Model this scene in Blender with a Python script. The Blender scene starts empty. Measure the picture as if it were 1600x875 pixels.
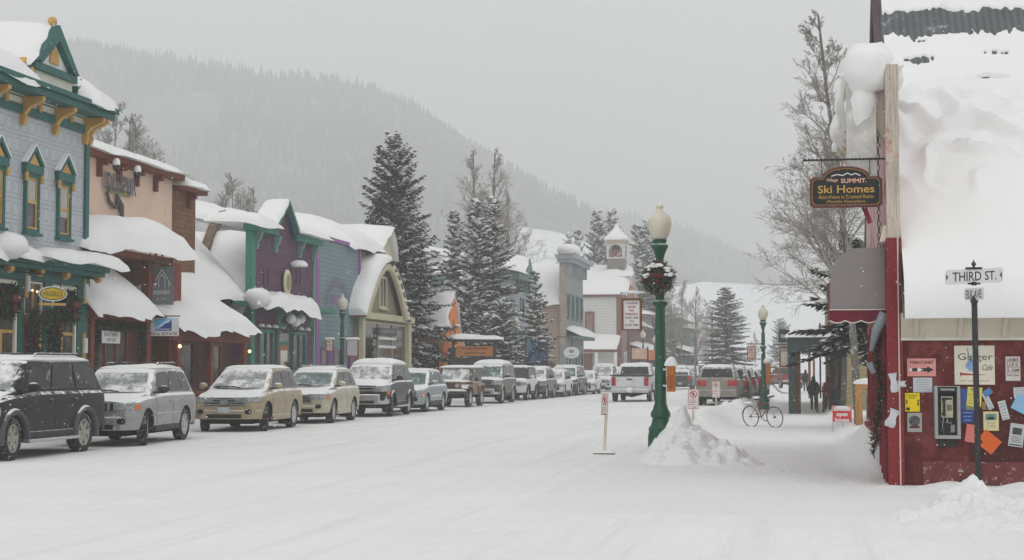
import bpy, math, random
from math import sin, cos, pi, sqrt, atan, tan, exp
from mathutils import Vector, Matrix, noise
R = math.radians
S = bpy.context.scene
COL = S.collection
# ------------------------------------------------------------------ camera
FP = 2500.0                      # focal length in pixels of the 1600 px wide photograph
PH = atan(137.5 / FP)            # pitch
TH = atan(465 / FP * cos(PH))    # yaw: the street runs along +Y
CH = 1.7
cam_d = bpy.data.cameras.new('camera')
cam_d.sensor_width = 36.0
cam_d.lens = 36.0 * FP / 1600
cam_d.clip_start = 0.1
cam_d.clip_end = 6000
cam = bpy.data.objects.new('camera', cam_d)
cam.location = (0, 0, CH)
cam.rotation_euler = (pi / 2 + PH, 0, TH)
COL.objects.link(cam)
S.camera = cam
# ------------------------------------------------------------------ world, sun, exposure
SUN_EL, SUN_AZ = R(48), R(200)
W = bpy.data.worlds.new('World')
S.world = W
W.use_nodes = True
wn = W.node_tree
for n in list(wn.nodes):
    wn.nodes.remove(n)
sky = wn.nodes.new('ShaderNodeTexSky')
sky.sky_type = 'NISHITA'
sky.sun_disc = False
sky.sun_elevation = SUN_EL
sky.sun_rotation = SUN_AZ
sky.dust_density = 4.0
sky.air_density = 1.0
hs = wn.nodes.new('ShaderNodeHueSaturation')
hs.inputs['Saturation'].default_value = 0.04
mx = wn.nodes.new('ShaderNodeMixRGB')
mx.inputs[0].default_value = 0.82
mx.inputs[2].default_value = (7.6, 7.70, 7.66, 1)      # even overcast
bg = wn.nodes.new('ShaderNodeBackground')
bg.inputs['Strength'].default_value = 0.118
wo = wn.nodes.new('ShaderNodeOutputWorld')
wn.links.new(sky.outputs[0], hs.inputs['Color'])
wn.links.new(hs.outputs[0], mx.inputs[1])
wn.links.new(mx.outputs[0], bg.inputs['Color'])
wn.links.new(bg.outputs[0], wo.inputs['Surface'])
sd = bpy.data.lights.new('sun', 'SUN')
sd.energy = 0.5
sd.angle = R(50)
sd.color = (1.0, 0.985, 0.96)
sun = bpy.data.objects.new('sun', sd)
sun.rotation_euler = (pi / 2 - SUN_EL, 0, R(28))
COL.objects.link(sun)
S.view_settings.view_transform = 'Standard'
S.view_settings.look = 'None'
S.view_settings.gamma = 1
S.view_settings.exposure = -0.10
S.view_settings.use_curve_mapping = False
S.render.engine = 'CYCLES'
cy = S.cycles
cy.use_denoising = True
cy.max_bounces = 8
cy.diffuse_bounces = 4
cy.glossy_bounces = 3
cy.transmission_bounces = 3
cy.volume_bounces = 4
cy.transparent_max_bounces = 8
cy.use_adaptive_sampling = True
cy.adaptive_threshold = 0.015
cy.caustics_reflective = False
cy.caustics_refractive = False

# ------------------------------------------------------------------ pixel helpers (plan the real places from the photograph)
_F = Vector((-sin(TH) * cos(PH), cos(TH) * cos(PH), sin(PH)))
_Rt = Vector((cos(TH), sin(TH), 0))
_U = _Rt.cross(_F)
CAM = Vector((0, 0, CH))
def ray(px, py):
    return _F + _Rt * ((px - 800) / FP) + _U * ((437.5 - py) / FP)
def onX(px, py, X):
    r = ray(px, py); return CAM + r * (X / r.x)
def onY(px, py, Y):
    r = ray(px, py); return CAM + r * (Y / r.y)
def onZ(px, py, z=0.0):
    r = ray(px, py); return CAM + r * ((z - CH) / r.z)
def atD(px, py, D):
    return CAM + ray(px, py) * D
def Yx(px, X):
    return onX(px, 560, X).y
def zX(px, py, X):
    return onX(px, py, X).z
def zY(px, py, Y):
    return onY(px, py, Y).z
def Xy(px, Y, py=560):
    return onY(px, py, Y).x

# ------------------------------------------------------------------ materials
def lin(c):
    return tuple(((x / 255 + .055) / 1.055) ** 2.4 if x / 255 > .04045 else x / 255 / 12.92 for x in c)
def A(r, g, b, k=1.35):
    return tuple(min(.9, x * k) for x in lin((r, g, b)))
SNOWC = (.86, .865, .865)
class NT:
    def __init__(s, m):
        s.t = m.node_tree
        for n in list(s.t.nodes): s.t.nodes.remove(n)
    def n(s, typ, **kw):
        nd = s.t.nodes.new('ShaderNode' + typ)
        for k, v in kw.items(): setattr(nd, k, v)
        return nd
    def l(s, a, b): s.t.links.new(a, b)
    def math(s, op, a, b=None, c=None, clamp=False):
        nd = s.n('Math', operation=op); nd.use_clamp = clamp
        for i, x in enumerate((a, b, c)):
            if x is None: continue
            if isinstance(x, (int, float)): nd.inputs[i].default_value = x
            else: s.l(x, nd.inputs[i])
        return nd.outputs[0]
    def mix(s, f, a, b, bt='MIX'):
        nd = s.n('MixRGB', blend_type=bt)
        for i, x in enumerate((f, a, b)):
            if isinstance(x, (int, float)): nd.inputs[i].default_value = x
            elif isinstance(x, tuple): nd.inputs[i].default_value = (*x, 1)
            else: s.l(x, nd.inputs[i])
        return nd.outputs[0]
    def noise(s, co, sc, det=4, ro=.6):
        nd = s.n('TexNoise'); s.l(co, nd.inputs['Vector'])
        nd.inputs['Scale'].default_value = sc; nd.inputs['Detail'].default_value = det
        nd.inputs['Roughness'].default_value = ro
        return nd.outputs[0]
    def ramp(s, x, a, b, lo=0.0, hi=1.0):
        nd = s.n('MapRange'); nd.interpolation_type = 'SMOOTHSTEP'
        s.l(x, nd.inputs[0])
        for i, v in zip((1, 2, 3, 4), (a, b, lo, hi)): nd.inputs[i].default_value = v
        return nd.outputs[0]
_M = {}
def mat(name, col, rough=.7, metal=0.0, var=.18, vs=1.5, bump=.15, bs=30, pat=None, ps=.12, ax='yz',
        snow=0.0, frost=0.0, frs=9, col2=None, c2=(.5, .65, 2), emit=0.0, spec=.4, coat=0.0, alpha=None):
    if name in _M: return _M[name]
    m = bpy.data.materials.new(name); m.use_nodes = True
    t = NT(m)
    tc = t.n('TexCoord'); co = tc.outputs['Object']
    ge = t.n('NewGeometry')
    n1 = t.noise(co, vs, 6)
    f = t.ramp(n1, .25, .75, 1 - var, 1 + var)
    cmb = t.n('CombineColor'); [t.l(f, cmb.inputs[i]) for i in range(3)]
    c = t.mix(1.0, col, cmb.outputs[0], 'MULTIPLY')
    if col2:
        c = t.mix(t.ramp(t.noise(co, c2[2], 7, .7), c2[0], c2[1]), c, col2)
    h = t.noise(co, bs, 5); amt = bump
    sep = t.n('SeparateXYZ'); t.l(co, sep.inputs[0])
    ch = {'x': sep.outputs[0], 'y': sep.outputs[1], 'z': sep.outputs[2]}
    if pat in ('clap', 'board', 'corrug', 'tin', 'scale', 'brick'):
        a, b = ch[ax[0]], ch[ax[1]]
        if pat == 'clap':
            fr = t.math('FRACT', t.math('DIVIDE', b, ps))
            line = t.ramp(fr, 0.0, .14, 0.0, 1.0)
            hh = t.math('SUBTRACT', 1.0, fr); dk = t.math('MULTIPLY_ADD', line, .55, .45)
        elif pat == 'board':
            fr = t.math('FRACT', t.math('DIVIDE', a, ps))
            line = t.ramp(t.math('ABSOLUTE', t.math('SUBTRACT', fr, .5)), .43, .49, 1.0, 0.0)
            hh = line; dk = t.math('MULTIPLY_ADD', line, .5, .5)
        elif pat == 'corrug':
            hh = t.math('MULTIPLY_ADD', t.math('SINE', t.math('MULTIPLY', a, 2 * pi / ps)), .5, .5)
            dk = t.math('MULTIPLY_ADD', hh, .3, .7)
        elif pat == 'tin':
            fa = t.math('ABSOLUTE', t.math('SUBTRACT', t.math('FRACT', t.math('DIVIDE', a, ps)), .5))
            fb = t.math('ABSOLUTE', t.math('SUBTRACT', t.math('FRACT', t.math('DIVIDE', b, ps * 1.35)), .5))
            e = t.math('MAXIMUM', fa, fb)
            ring = t.ramp(t.math('ABSOLUTE', t.math('SUBTRACT', e, .30)), .02, .07, 0.0, 1.0)
            edge = t.ramp(e, .44, .48, 1.0, 0.0)
            hh = t.math('MULTIPLY', ring, edge); dk = t.math('MULTIPLY_ADD', hh, .2, .8)
        else:
            cb = t.n('CombineXYZ'); t.l(a, cb.inputs[0]); t.l(b, cb.inputs[1])
            br = t.n('TexBrick'); t.l(cb.outputs[0], br.inputs['Vector'])
            br.inputs['Scale'].default_value = 1.0
            br.inputs['Brick Width'].default_value = ps * 2; br.inputs['Row Height'].default_value = ps
            br.inputs['Mortar Size'].default_value = ps * .07; br.inputs['Mortar Smooth'].default_value = .3
            br.inputs['Color1'].default_value = (1, 1, 1, 1); br.inputs['Color2'].default_value = (.72, .72, .72, 1)
            br.inputs['Mortar'].default_value = (.35, .35, .35, 1)
            hh = br.outputs['Color']; dk = None
            c = t.mix(1.0, c, br.outputs['Color'], 'MULTIPLY')
        if dk is not None:
            cm2 = t.n('CombineColor'); [t.l(dk, cm2.inputs[i]) for i in range(3)]
            c = t.mix(1.0, c, cm2.outputs[0], 'MULTIPLY')
        h = t.math('MULTIPLY_ADD', h, .25, hh); amt = max(bump, .5)
    elif pat == 'grain':
        mp = t.n('Mapping'); t.l(co, mp.inputs[0])
        mp.inputs['Scale'].default_value = {'x': (1, 18, 18), 'y': (18, 1, 18), 'z': (18, 18, 1)}[ax[0]]
        g = t.noise(mp.outputs[0], 3, 6, .7)
        gg = t.ramp(g, .3, .7, .68, 1.2)
        cm2 = t.n('CombineColor'); [t.l(gg, cm2.inputs[i]) for i in range(3)]
        c = t.mix(1.0, c, cm2.outputs[0], 'MULTIPLY'); h = g
    rr = rough; mt = metal
    fac = None
    if snow > 0:
        sn = t.n('SeparateXYZ'); t.l(ge.outputs['Normal'], sn.inputs[0])
        up = t.math('ADD', sn.outputs[2], t.math('MULTIPLY', t.math('SUBTRACT', t.noise(co, 6, 5), .5), 1.1))
        fac = t.ramp(up, 1.05 - snow * .9, 1.3 - snow * .9)
    if frost > 0:
        fz = t.ramp(t.noise(co, frs, 8, .75), .62 - frost * .22, .72 - frost * .12)
        fz = t.math('MULTIPLY', fz, min(1.0, .45 + frost * .5))
        fac = fz if fac is None else t.math('MAXIMUM', fac, fz)
    bs_ = t.n('BsdfPrincipled')
    if fac is not None:
        c = t.mix(fac, c, SNOWC)
        rr = t.math('MULTIPLY_ADD', fac, .8 - rough, rough)
        if metal: mt = t.math('MULTIPLY_ADD', fac, -metal, metal)
    t.l(c, bs_.inputs['Base Color'])
    for key, v in (('Roughness', rr), ('Metallic', mt)):
        if isinstance(v, (int, float)): bs_.inputs[key].default_value = v
        else: t.l(v, bs_.inputs[key])
    bs_.inputs['Specular IOR Level'].default_value = spec
    if coat: bs_.inputs['Coat Weight'].default_value = coat; bs_.inputs['Coat Roughness'].default_value = .15
    if emit:
        bs_.inputs['Emission Color'].default_value = (*col, 1); bs_.inputs['Emission Strength'].default_value = emit
    if amt > 0:
        bp = t.n('Bump'); bp.inputs['Strength'].default_value = amt
        bp.inputs['Distance'].default_value = .02
        t.l(h, bp.inputs['Height']); t.l(bp.outputs[0], bs_.inputs['Normal'])
    out = t.n('OutputMaterial'); t.l(bs_.outputs[0], out.inputs['Surface'])
    _M[name] = m
    return m

def snow_mat(name, col, bd=.03, sc=2.2, fine=26, fa=.35, track=0):
    m = bpy.data.materials.new(name); m.use_nodes = True
    t = NT(m)
    tc = t.n('TexCoord'); co = tc.outputs['Object']
    n1 = t.noise(co, .35, 5); n2 = t.noise(co, sc, 6, .6); n3 = t.noise(co, fine, 4, .6)
    c = t.mix(t.ramp(n1, .3, .7), col, tuple(x * .955 for x in col))
    h = t.math('MULTIPLY_ADD', n3, fa * .12, n2)
    if track:
        mp = t.n('Mapping'); t.l(co, mp.inputs[0]); mp.inputs['Scale'].default_value = (1.3, .03, 1)
        n4 = t.noise(mp.outputs[0], 1.6, 4, .65)
        h = t.math('MULTIPLY_ADD', n4, track, h)
        c = t.mix(t.ramp(n4, .50, .68, 0, .8), c, tuple(x * .90 for x in col))
    b = t.n('BsdfPrincipled'); t.l(c, b.inputs['Base Color'])
    b.inputs['Roughness'].default_value = .85
    b.inputs['Specular IOR Level'].default_value = .15
    bp = t.n('Bump'); bp.inputs['Strength'].default_value = .8; bp.inputs['Distance'].default_value = bd
    t.l(h, bp.inputs['Height']); t.l(bp.outputs[0], b.inputs['Normal'])
    out = t.n('OutputMaterial'); t.l(b.outputs[0], out.inputs['Surface'])
    return m
M_SNOW = snow_mat('fresh_snow', (.87, .872, .868), .05, 1.6)
M_ROAD = snow_mat('packed_snow', (.85, .85, .842), .11, 1.4, 18, .8, track=1.1)
M_BANK = snow_mat('ploughed_snow', (.86, .862, .858), .10, 5.5, 30, .8)

# ------------------------------------------------------------------ mesh builder
class Fr:
    """a wall frame: a runs to the right seen from outside, b up, c outwards"""
    def __init__(s, o, ang):
        s.o = Vector(o); s.x = Vector((cos(R(ang)), sin(R(ang)), 0)); s.z = Vector((0, 0, 1)); s.n = s.x.cross(s.z); s.ang = ang
    def p(s, a, b, c=0.0):
        return s.o + s.x * a + s.z * b + s.n * c
class MB:
    def __init__(s): s.v = []; s.f = []; s.mi = []
    def add(s, vs, fs, m=0):
        o = len(s.v); s.v += [Vector(v) for v in vs]
        for f in fs: s.f.append([o + i for i in f]); s.mi.append(m)
        return s
    def hexa(s, c8, m=0):
        return s.add(c8, [(0, 3, 2, 1), (4, 5, 6, 7), (0, 1, 5, 4), (1, 2, 6, 5), (2, 3, 7, 6), (3, 0, 4, 7)], m)
    def box(s, x0, x1, y0, y1, z0, z1, m=0):
        x0, x1 = min(x0, x1), max(x0, x1); y0, y1 = min(y0, y1), max(y0, y1); z0, z1 = min(z0, z1), max(z0, z1)
        return s.hexa([(x0, y0, z0), (x1, y0, z0), (x1, y1, z0), (x0, y1, z0), (x0, y0, z1), (x1, y0, z1), (x1, y1, z1), (x0, y1, z1)], m)
    def fb(s, fr, a0, a1, b0, b1, c0, c1, m=0):
        a0, a1 = min(a0, a1), max(a0, a1); b0, b1 = min(b0, b1), max(b0, b1); c0, c1 = min(c0, c1), max(c0, c1)
        P = fr.p
        return s.hexa([P(a0, b0, c1), P(a1, b0, c1), P(a1, b0, c0), P(a0, b0, c0), P(a0, b1, c1), P(a1, b1, c1), P(a1, b1, c0), P(a0, b1, c0)], m)
    def prism(s, poly, vec, m=0):
        n = len(poly); poly = [Vector(p) for p in poly]; vec = Vector(vec)
        nr = Vector((0, 0, 0))
        for i in range(n): nr += (poly[i] - poly[0]).cross(poly[(i + 1) % n] - poly[0])
        if nr.dot(vec) > 0: poly = poly[::-1]
        vs = poly + [p + vec for p in poly]
        fs = [tuple(range(n)), tuple(range(2 * n - 1, n - 1, -1))]
        fs += [((i + 1) % n, i, n + i, n + (i + 1) % n) for i in range(n)]
        return s.add(vs, fs, m)
    def fp(s, fr, ab, c0, c1, m=0):
        return s.prism([fr.p(a, b, c0) for a, b in ab], fr.n * (c1 - c0), m)
    def beam(s, a, b, w, h, m=0, up=(0, 0, 1)):
        a = Vector(a); b = Vector(b); d = (b - a).normalized(); u = Vector(up)
        if abs(d.dot(u)) > .98: u = Vector((0, 1, 0))
        r = d.cross(u).normalized() * w / 2; u = r.cross(d).normalized() * h / 2
        return s.hexa([a - r - u, a + r - u, b + r - u, b - r - u, a - r + u, a + r + u, b + r + u, b - r + u], m)
    def tube(s, pts, rad, n=6, m=0, cap=True):
        pts = [Vector(p) for p in pts]
        if isinstance(rad, (int, float)): rad = [rad] * len(pts)
        o = len(s.v); k = len(pts); prev = None
        for i, p in enumerate(pts):
            d = (pts[min(i + 1, k - 1)] - pts[max(i - 1, 0)])
            d = d.normalized() if d.length > 1e-9 else Vector((0, 0, 1))
            if prev is None:
                u = Vector((0, 0, 1)) if abs(d.z) < .9 else Vector((1, 0, 0))
                u = (u - d * u.dot(d)).normalized()
            else:
                u = prev - d * prev.dot(d)
                u = u.normalized() if u.length > 1e-6 else d.orthogonal().normalized()
            prev = u; w = d.cross(u)
            for j in range(n):
                a = 2 * pi * j / n; s.v.append(p + (u * cos(a) + w * sin(a)) * rad[i])
        for i in range(k - 1):
            for j in range(n):
                s.f.append([o + i * n + j, o + i * n + (j + 1) % n, o + (i + 1) * n + (j + 1) % n, o + (i + 1) * n + j]); s.mi.append(m)
        if cap:
            s.f.append([o + j for j in range(n)][::-1]); s.mi.append(m)
            s.f.append([o + (k - 1) * n + j for j in range(n)]); s.mi.append(m)
        return s
    def lathe(s, prof, c, n=16, m=0, axis='z'):
        c = Vector(c); o = len(s.v); k = len(prof)
        for r, h in prof:
            for j in range(n):
                a = 2 * pi * j / n
                s.v.append(c + (Vector((r * cos(a), r * sin(a), h)) if axis == 'z' else Vector((r * cos(a), h, -r * sin(a)))))
        for i in range(k - 1):
            for j in range(n):
                s.f.append([o + i * n + j, o + i * n + (j + 1) % n, o + (i + 1) * n + (j + 1) % n, o + (i + 1) * n + j]); s.mi.append(m)
        s.f.append([o + j for j in range(n)][::-1]); s.mi.append(m)
        s.f.append([o + (k - 1) * n + j for j in range(n)]); s.mi.append(m)
        return s
    def blob(s, c, r, nu=12, nv=8, nz=.15, sc=1.5, seed=0, m=0, flat=None):
        c = Vector(c); o = len(s.v)
        if isinstance(r, (int, float)): r = (r, r, r)
        for i in range(nv + 1):
            th = pi * i / nv
            for j in range(nu):
                a = 2 * pi * j / nu
                d = Vector((sin(th) * cos(a), sin(th) * sin(a), cos(th)))
                k = 1 + nz * noise.noise(d * sc + Vector((seed * 3.7, seed * 1.3, seed))) + nz * .35 * noise.noise(d * sc * 3.1 + Vector((seed, 5, seed)))
                p = Vector((d.x * r[0] * k, d.y * r[1] * k, d.z * r[2] * k))
                if flat is not None and p.z < -flat * r[2]: p.z = -flat * r[2]
                s.v.append(c + p)
        for i in range(nv):
            for j in range(nu):
                s.f.append([o + i * nu + j, o + (i + 1) * nu + j, o + (i + 1) * nu + (j + 1) % nu, o + i * nu + (j + 1) % nu]); s.mi.append(m)
        return s
    def snow(s, P0, P1, P2, P3, th, nu=14, nv=10, seed=0, p=5, wob=.12, droop=0.0, nz=.3, m=0, base=.03, sc=.8):
        """a slab of settled snow over the quad P0..P3 (P0P1 is the eave)"""
        P = [Vector(q) for q in (P0, P1, P2, P3)]
        uo = (P[1] - P[0]).normalized(); vo = (P[0] - P[3]).normalized()
        o = len(s.v)
        top = []; bot = []
        for j in range(nv + 1):
            v = .5 - .5 * cos(pi * j / nv)
            for i in range(nu + 1):
                u = .5 - .5 * cos(pi * i / nu)
                q = P[0] * (1 - u) * (1 - v) + P[1] * u * (1 - v) + P[2] * u * v + P[3] * (1 - u) * v
                w = Vector((q.x * sc, q.y * sc, q.z * sc + seed * 9.1))
                n1 = noise.noise(w); n2 = noise.noise(w * 2.7) + .45 * noise.noise(w * 7.3)
                du, dv = 2 * u - 1, 2 * v - 1
                pr = sqrt(max(0, 1 - abs(du) ** p)) * sqrt(max(0, 1 - abs(dv) ** p))
                q = q + uo * (du ** 3) * wob * (1 + n1 * 1.6) - vo * (dv ** 3) * wob * (1 + n2 * 1.2)
                dr = droop * max(0, 1 - v * 3) ** 2 * (1 + 1.3 * n1)
                if v < .33: q = q + vo * dr * .5
                top.append(q + Vector((0, 0, th * pr * (1 + nz * n1 + nz * .35 * n2) - dr * (1 - pr))))
                bot.append(q + Vector((0, 0, -base * pr - dr)))
        s.v += top + bot; N = (nu + 1) * (nv + 1)
        for j in range(nv):
            for i in range(nu):
                a = o + j * (nu + 1) + i; b = a + 1; d = a + nu + 1; c = d + 1
                s.f.append([a, b, c, d]); s.mi.append(m)
                s.f.append([N + d, N + c, N + b, N + a]); s.mi.append(m)
        def edge(idx):
            for a, b in zip(idx[:-1], idx[1:]):
                s.f.append([o + b, o + a, o + N + a, o + N + b]); s.mi.append(m)
        edge(list(range(nu + 1))); edge([nu + j * (nu + 1) for j in range(nv + 1)])
        edge([nv * (nu + 1) + i for i in range(nu, -1, -1)]); edge([j * (nu + 1) for j in range(nv, -1, -1)])
        return s
    def build(s, name, mats, parent=None, loc=None, smooth=None, bevel=0, local=False, weld=False):
        me = bpy.data.meshes.new(name)
        off = Vector((0, 0, 0))
        if loc is not None: off = Vector(loc)
        elif parent is not None and not local: off = wloc(parent)
        me.from_pydata([v - off for v in s.v], [], s.f)
        if not isinstance(mats, (list, tuple)): mats = [mats]
        for m in mats: me.materials.append(m)
        me.polygons.foreach_set('material_index', s.mi)
        if weld:
            import bmesh
            b = bmesh.new(); b.from_mesh(me); bmesh.ops.remove_doubles(b, verts=b.verts, dist=.0005); b.to_mesh(me); b.free()
        if smooth is not None:
            me.polygons.foreach_set('use_smooth', [True] * len(me.polygons))
            if smooth < 180: me.set_sharp_from_angle(angle=R(smooth))
        me.update()
        o = bpy.data.objects.new(name, me); COL.objects.link(o)
        if loc is not None: o.location = loc
        if parent is not None: o.parent = parent
        if bevel:
            bm_ = o.modifiers.new('bevel', 'BEVEL'); bm_.width = bevel; bm_.segments = 2; bm_.limit_method = 'ANGLE'; bm_.angle_limit = R(40)
        return o
def wloc(o):
    v = Vector((0, 0, 0))
    while o is not None: v += o.location; o = o.parent
    return v
def tag(o, label=None, cat=None, group=None, kind=None):
    if label: o['label'] = label
    if cat: o['category'] = cat
    if group: o['group'] = group
    if kind: o['kind'] = kind
    return o
def thing(name, label, cat, loc=(0, 0, 0), rz=0, group=None):
    o = bpy.data.objects.new(name, None); COL.objects.link(o)
    o.location = loc; o.rotation_euler = (0, 0, rz); o.empty_display_size = .2
    return tag(o, label, cat, group)
def dup(root, loc, rz, label, group=None, scale=None):
    r = root.copy(); COL.objects.link(r); r.location = loc; r.rotation_euler = (0, 0, rz)
    r['label'] = label
    if group: r['group'] = group
    if scale: r.scale = (scale, scale, scale) if isinstance(scale, (int, float)) else scale
    def rec(a, b):
        for ch in list(a.children):
            c = ch.copy(); COL.objects.link(c); c.parent = b; rec(ch, c)
    rec(root, r)
    return r
def scribble(mb, fr, a0, a1, b, h, c, seed=1):
    rnd = random.Random(seed); a = a0
    while a < a1:
        w = rnd.uniform(.5, 1.1) * h; mb.fb(fr, a, min(a1, a + w), b - h * rnd.uniform(.3, .5), b + h * .5, c, c + .008); a += w + h * rnd.uniform(.15, .5)
    return mb
def text_mb(mb, s, fr, ca, cb, c, w, h, m=0, thick=.004, bold=0.0, shear=0.0, arc=None):
    """letters centred on (ca,cb) of frame fr, fitted to w x h"""
    cu = bpy.data.curves.new('txt', 'FONT'); cu.body = s; cu.align_x = 'CENTER'
    cu.offset = bold; cu.shear = shear; cu.resolution_u = 3
    ob = bpy.data.objects.new('txt', cu); COL.objects.link(ob)
    dg = bpy.context.evaluated_depsgraph_get(); dg.update()
    me = bpy.data.meshes.new_from_object(ob.evaluated_get(dg))
    vs = [v.co.copy() for v in me.vertices]
    fs = [tuple(p.vertices) for p in me.polygons]
    bpy.data.objects.remove(ob); bpy.data.curves.remove(cu); bpy.data.meshes.remove(me)
    if not vs: return mb
    x0 = min(v.x for v in vs); x1 = max(v.x for v in vs); y0 = min(v.y for v in vs); y1 = max(v.y for v in vs)
    out = []
    for v in vs:
        a = (v.x - (x0 + x1) / 2) / (x1 - x0) * w; b = (v.y - (y0 + y1) / 2) / (y1 - y0) * h
        if arc:
            t = a / arc; rr = arc + b
            a, b = rr * sin(t), rr * cos(t) - arc
        out.append(fr.p(ca + a, cb + b, c + thick))
    return mb.add(out, fs, m)
# ------------------------------------------------------------------ ground
def lerp(a, b, t): return a + (b - a) * t
def sstep(x, a, b):
    t = min(1, max(0, (x - a) / (b - a))); return t * t * (3 - 2 * t)
def gz(x, y):
    """height of the snow surface"""
    n = noise.noise(Vector((x * .55, y * .35, 0))); n2 = noise.noise(Vector((x * 1.9, y * 1.4, 4))); n3 = noise.noise(Vector((x * 5, y * 5, 9)))
    z = 0.018 * n
    off = sstep(x, -4.0, -2.6) * sstep(y, 15, 26)                    # beyond the kerb on the right
    z += off * (.03 * n2 + .012 * n3)
    # pavement on the right falls away from the corner
    dip = sstep(x, -3.4, -2.2)
    z -= dip * (.22 * sstep(y, 34, 52) + .2 * sstep(y, 52, 80))
    # ploughed ridge along the kerb
    rg = exp(-((x + 3.1 + .25 * n) / .45) ** 2) * sstep(y, 37, 44)
    z += rg * (.30 + .22 * n2 + .1 * n3)
    # the long low drift across the pavement mouth
    z += .10 * exp(-((y - 33.5 - .8 * n) / 1.6) ** 2) * exp(-((x + 1.7) / 1.2) ** 2)
    # bank thrown up against the red shop
    b = sstep(x, .60, 1.2) * sstep(y, 24.6, 30) * (1 - .68 * sstep(y, 30, 40))
    z += b * (.72 + .28 * n2 + .10 * n3 + .1 * noise.noise(Vector((x * 3, y * 2.2, 2))))
    z += .10 * exp(-((y - 22.9 - .3 * n) / .55) ** 2) * sstep(x, .6, 1.4) * (1 + 1.2 * n2)
    # left side: shoulder behind the parked cars
    z += sstep(-x, 17.2, 18.2) * (.22 + .1 * n2) * sstep(y, 8, 20)
    # far away rises to the foot of the hills
    return z
def ticks(lo, hi, bands):
    r = [lo]; x = lo
    while x < hi - 1e-6:
        st = 40
        for a, b, s_ in bands:
            if a <= x < b: st = s_; break
        x = min(hi, x + st); r.append(x)
    return r
xs = ticks(-1700, 1700, [(-1700, -60, 80), (-60, -30, 3), (-30, -18, .9), (-18, -16.4, .4), (-16.4, -4.4, .6), (-4.4, 3, .16), (3, 9, .5), (9, 60, 6)])
ys = ticks(-60, 2250, [(-60, 4, 4), (4, 15, .5), (15, 21, .3), (21, 50, .2), (50, 100, .5), (100, 200, 2), (200, 400, 15), (400, 2250, 120)])
gm, rm = MB(), MB()
nx = len(xs)
GV = [(x, y, gz(x, y)) for y in ys for x in xs]
for mb_ in (gm, rm): mb_.v = [Vector(v) for v in GV]
for j in range(len(ys) - 1):
    for i in range(nx - 1):
        f = [j * nx + i, j * nx + i + 1, (j + 1) * nx + i + 1, (j + 1) * nx + i]
        xm = (xs[i] + xs[i + 1]) / 2
        ym = (ys[j] + ys[j + 1]) / 2
        t_ = rm if ((-17.4 < xm < -3.6) or (ym < 19 and -60 < xm < 60)) and ym < 330 else gm
        t_.f.append(f); t_.mi.append(0)
def prune(mb_):
    used = sorted({i for f in mb_.f for i in f}); mp = {o: k for k, o in enumerate(used)}
    mb_.v = [mb_.v[i] for i in used]; mb_.f = [[mp[i] for i in f] for f in mb_.f]
prune(gm); prune(rm)
tag(gm.build('ground', M_BANK, smooth=180), 'snow covered pavements and verges beside the street', kind='structure')
tag(rm.build('road', M_ROAD, smooth=180), 'packed snow street surface with faint tyre tracks', kind='structure')

# ------------------------------------------------------------------ hills
def interp(T, x):
    if x <= T[0][0]: return T[0][1]
    for (a, b), (c, d) in zip(T[:-1], T[1:]):
        if x <= c: return b + (d - b) * (x - a) / (c - a)
    return T[-1][1]
def azdir(px):
    r = ray(px, 575); return Vector((r.x, r.y, 0)).normalized()
def hill(name, ridge, D0, D1, p0, p1, step, m, label, rough, seed, pw=1.0):
    mb = MB(); cols = []
    px = p0
    while px <= p1: cols.append(px); px += step
    nr = 26; H = {}
    for px in cols:
        d = azdir(px); k = 1 / d.dot(Vector((-sin(TH), cos(TH), 0)))
        py = interp(ridge, px)
        zr = CH + (575 - py) / FP * D1
        for j in range(nr + 6):
            t = j / nr
            D = D0 + (D1 - D0) * t
            z = (zr + 2) * (min(t, 1) ** pw) - 2 if t <= 1 else zr - (t - 1) * (D1 - D0) * .5
            q = d * D * k
            z += rough * noise.fractal(Vector((q.x * .012, q.y * .012, seed)), 1.0, 2.1, 5) * min(1, t * 2.5) * min(1, .35 + abs(1 - t) * 3)
            mb.v.append(Vector((q.x, q.y, z)))
    n = nr + 6
    for i in range(len(cols) - 1):
        for j in range(n - 1):
            mb.f.append([i * n + j, (i + 1) * n + j, (i + 1) * n + j + 1, i * n + j + 1]); mb.mi.append(0)
    tag(mb.build(name, m, smooth=180), label, kind='structure')
    return mb, cols, n
M_FOREST = mat('forested_slope', (.12, .13, .13), .95, var=.3, vs=.05, bump=.0, col2=(.45, .46, .47), c2=(.56, .74, .022), spec=.05)
M_HILL = snow_mat('open_snow_slope', (.84, .85, .87), .3, .05, .3, .5)
RIDGE1 = [(-700, -60), (-300, 10), (0, 46), (130, 64), (300, 96), (450, 118), (560, 134), (640, 168), (740, 228), (850, 294), (920, 338), (1000, 388), (1080, 446), (1200, 520), (1400, 560)]
RIDGE2 = [(500, 380), (700, 350), (900, 322), (1000, 340), (1080, 358), (1150, 390), (1210, 424), (1260, 446), (1330, 452), (1800, 440)]
h1 = hill('mountain', RIDGE1, 640, 1350, -700, 1400, 20, M_FOREST, 'big forested mountain fading into falling snow', 14, 3.3)
h2 = hill('far_mountain', RIDGE2, 1000, 1850, 500, 1800, 20, M_FOREST, 'farther ridge almost lost in the cloud', 12, 8.1)
hill('snowy_hill', [(560, 560), (760, 480), (800, 440), (900, 440), (960, 450), (1010, 458), (1040, 452), (1100, 441), (1240, 446), (1320, 450), (1500, 440), (2000, 430)],
     230, 360, 560, 2000, 15, M_HILL, 'bare white slope above the end of the street', 3, 5.5, 1.3)
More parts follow.
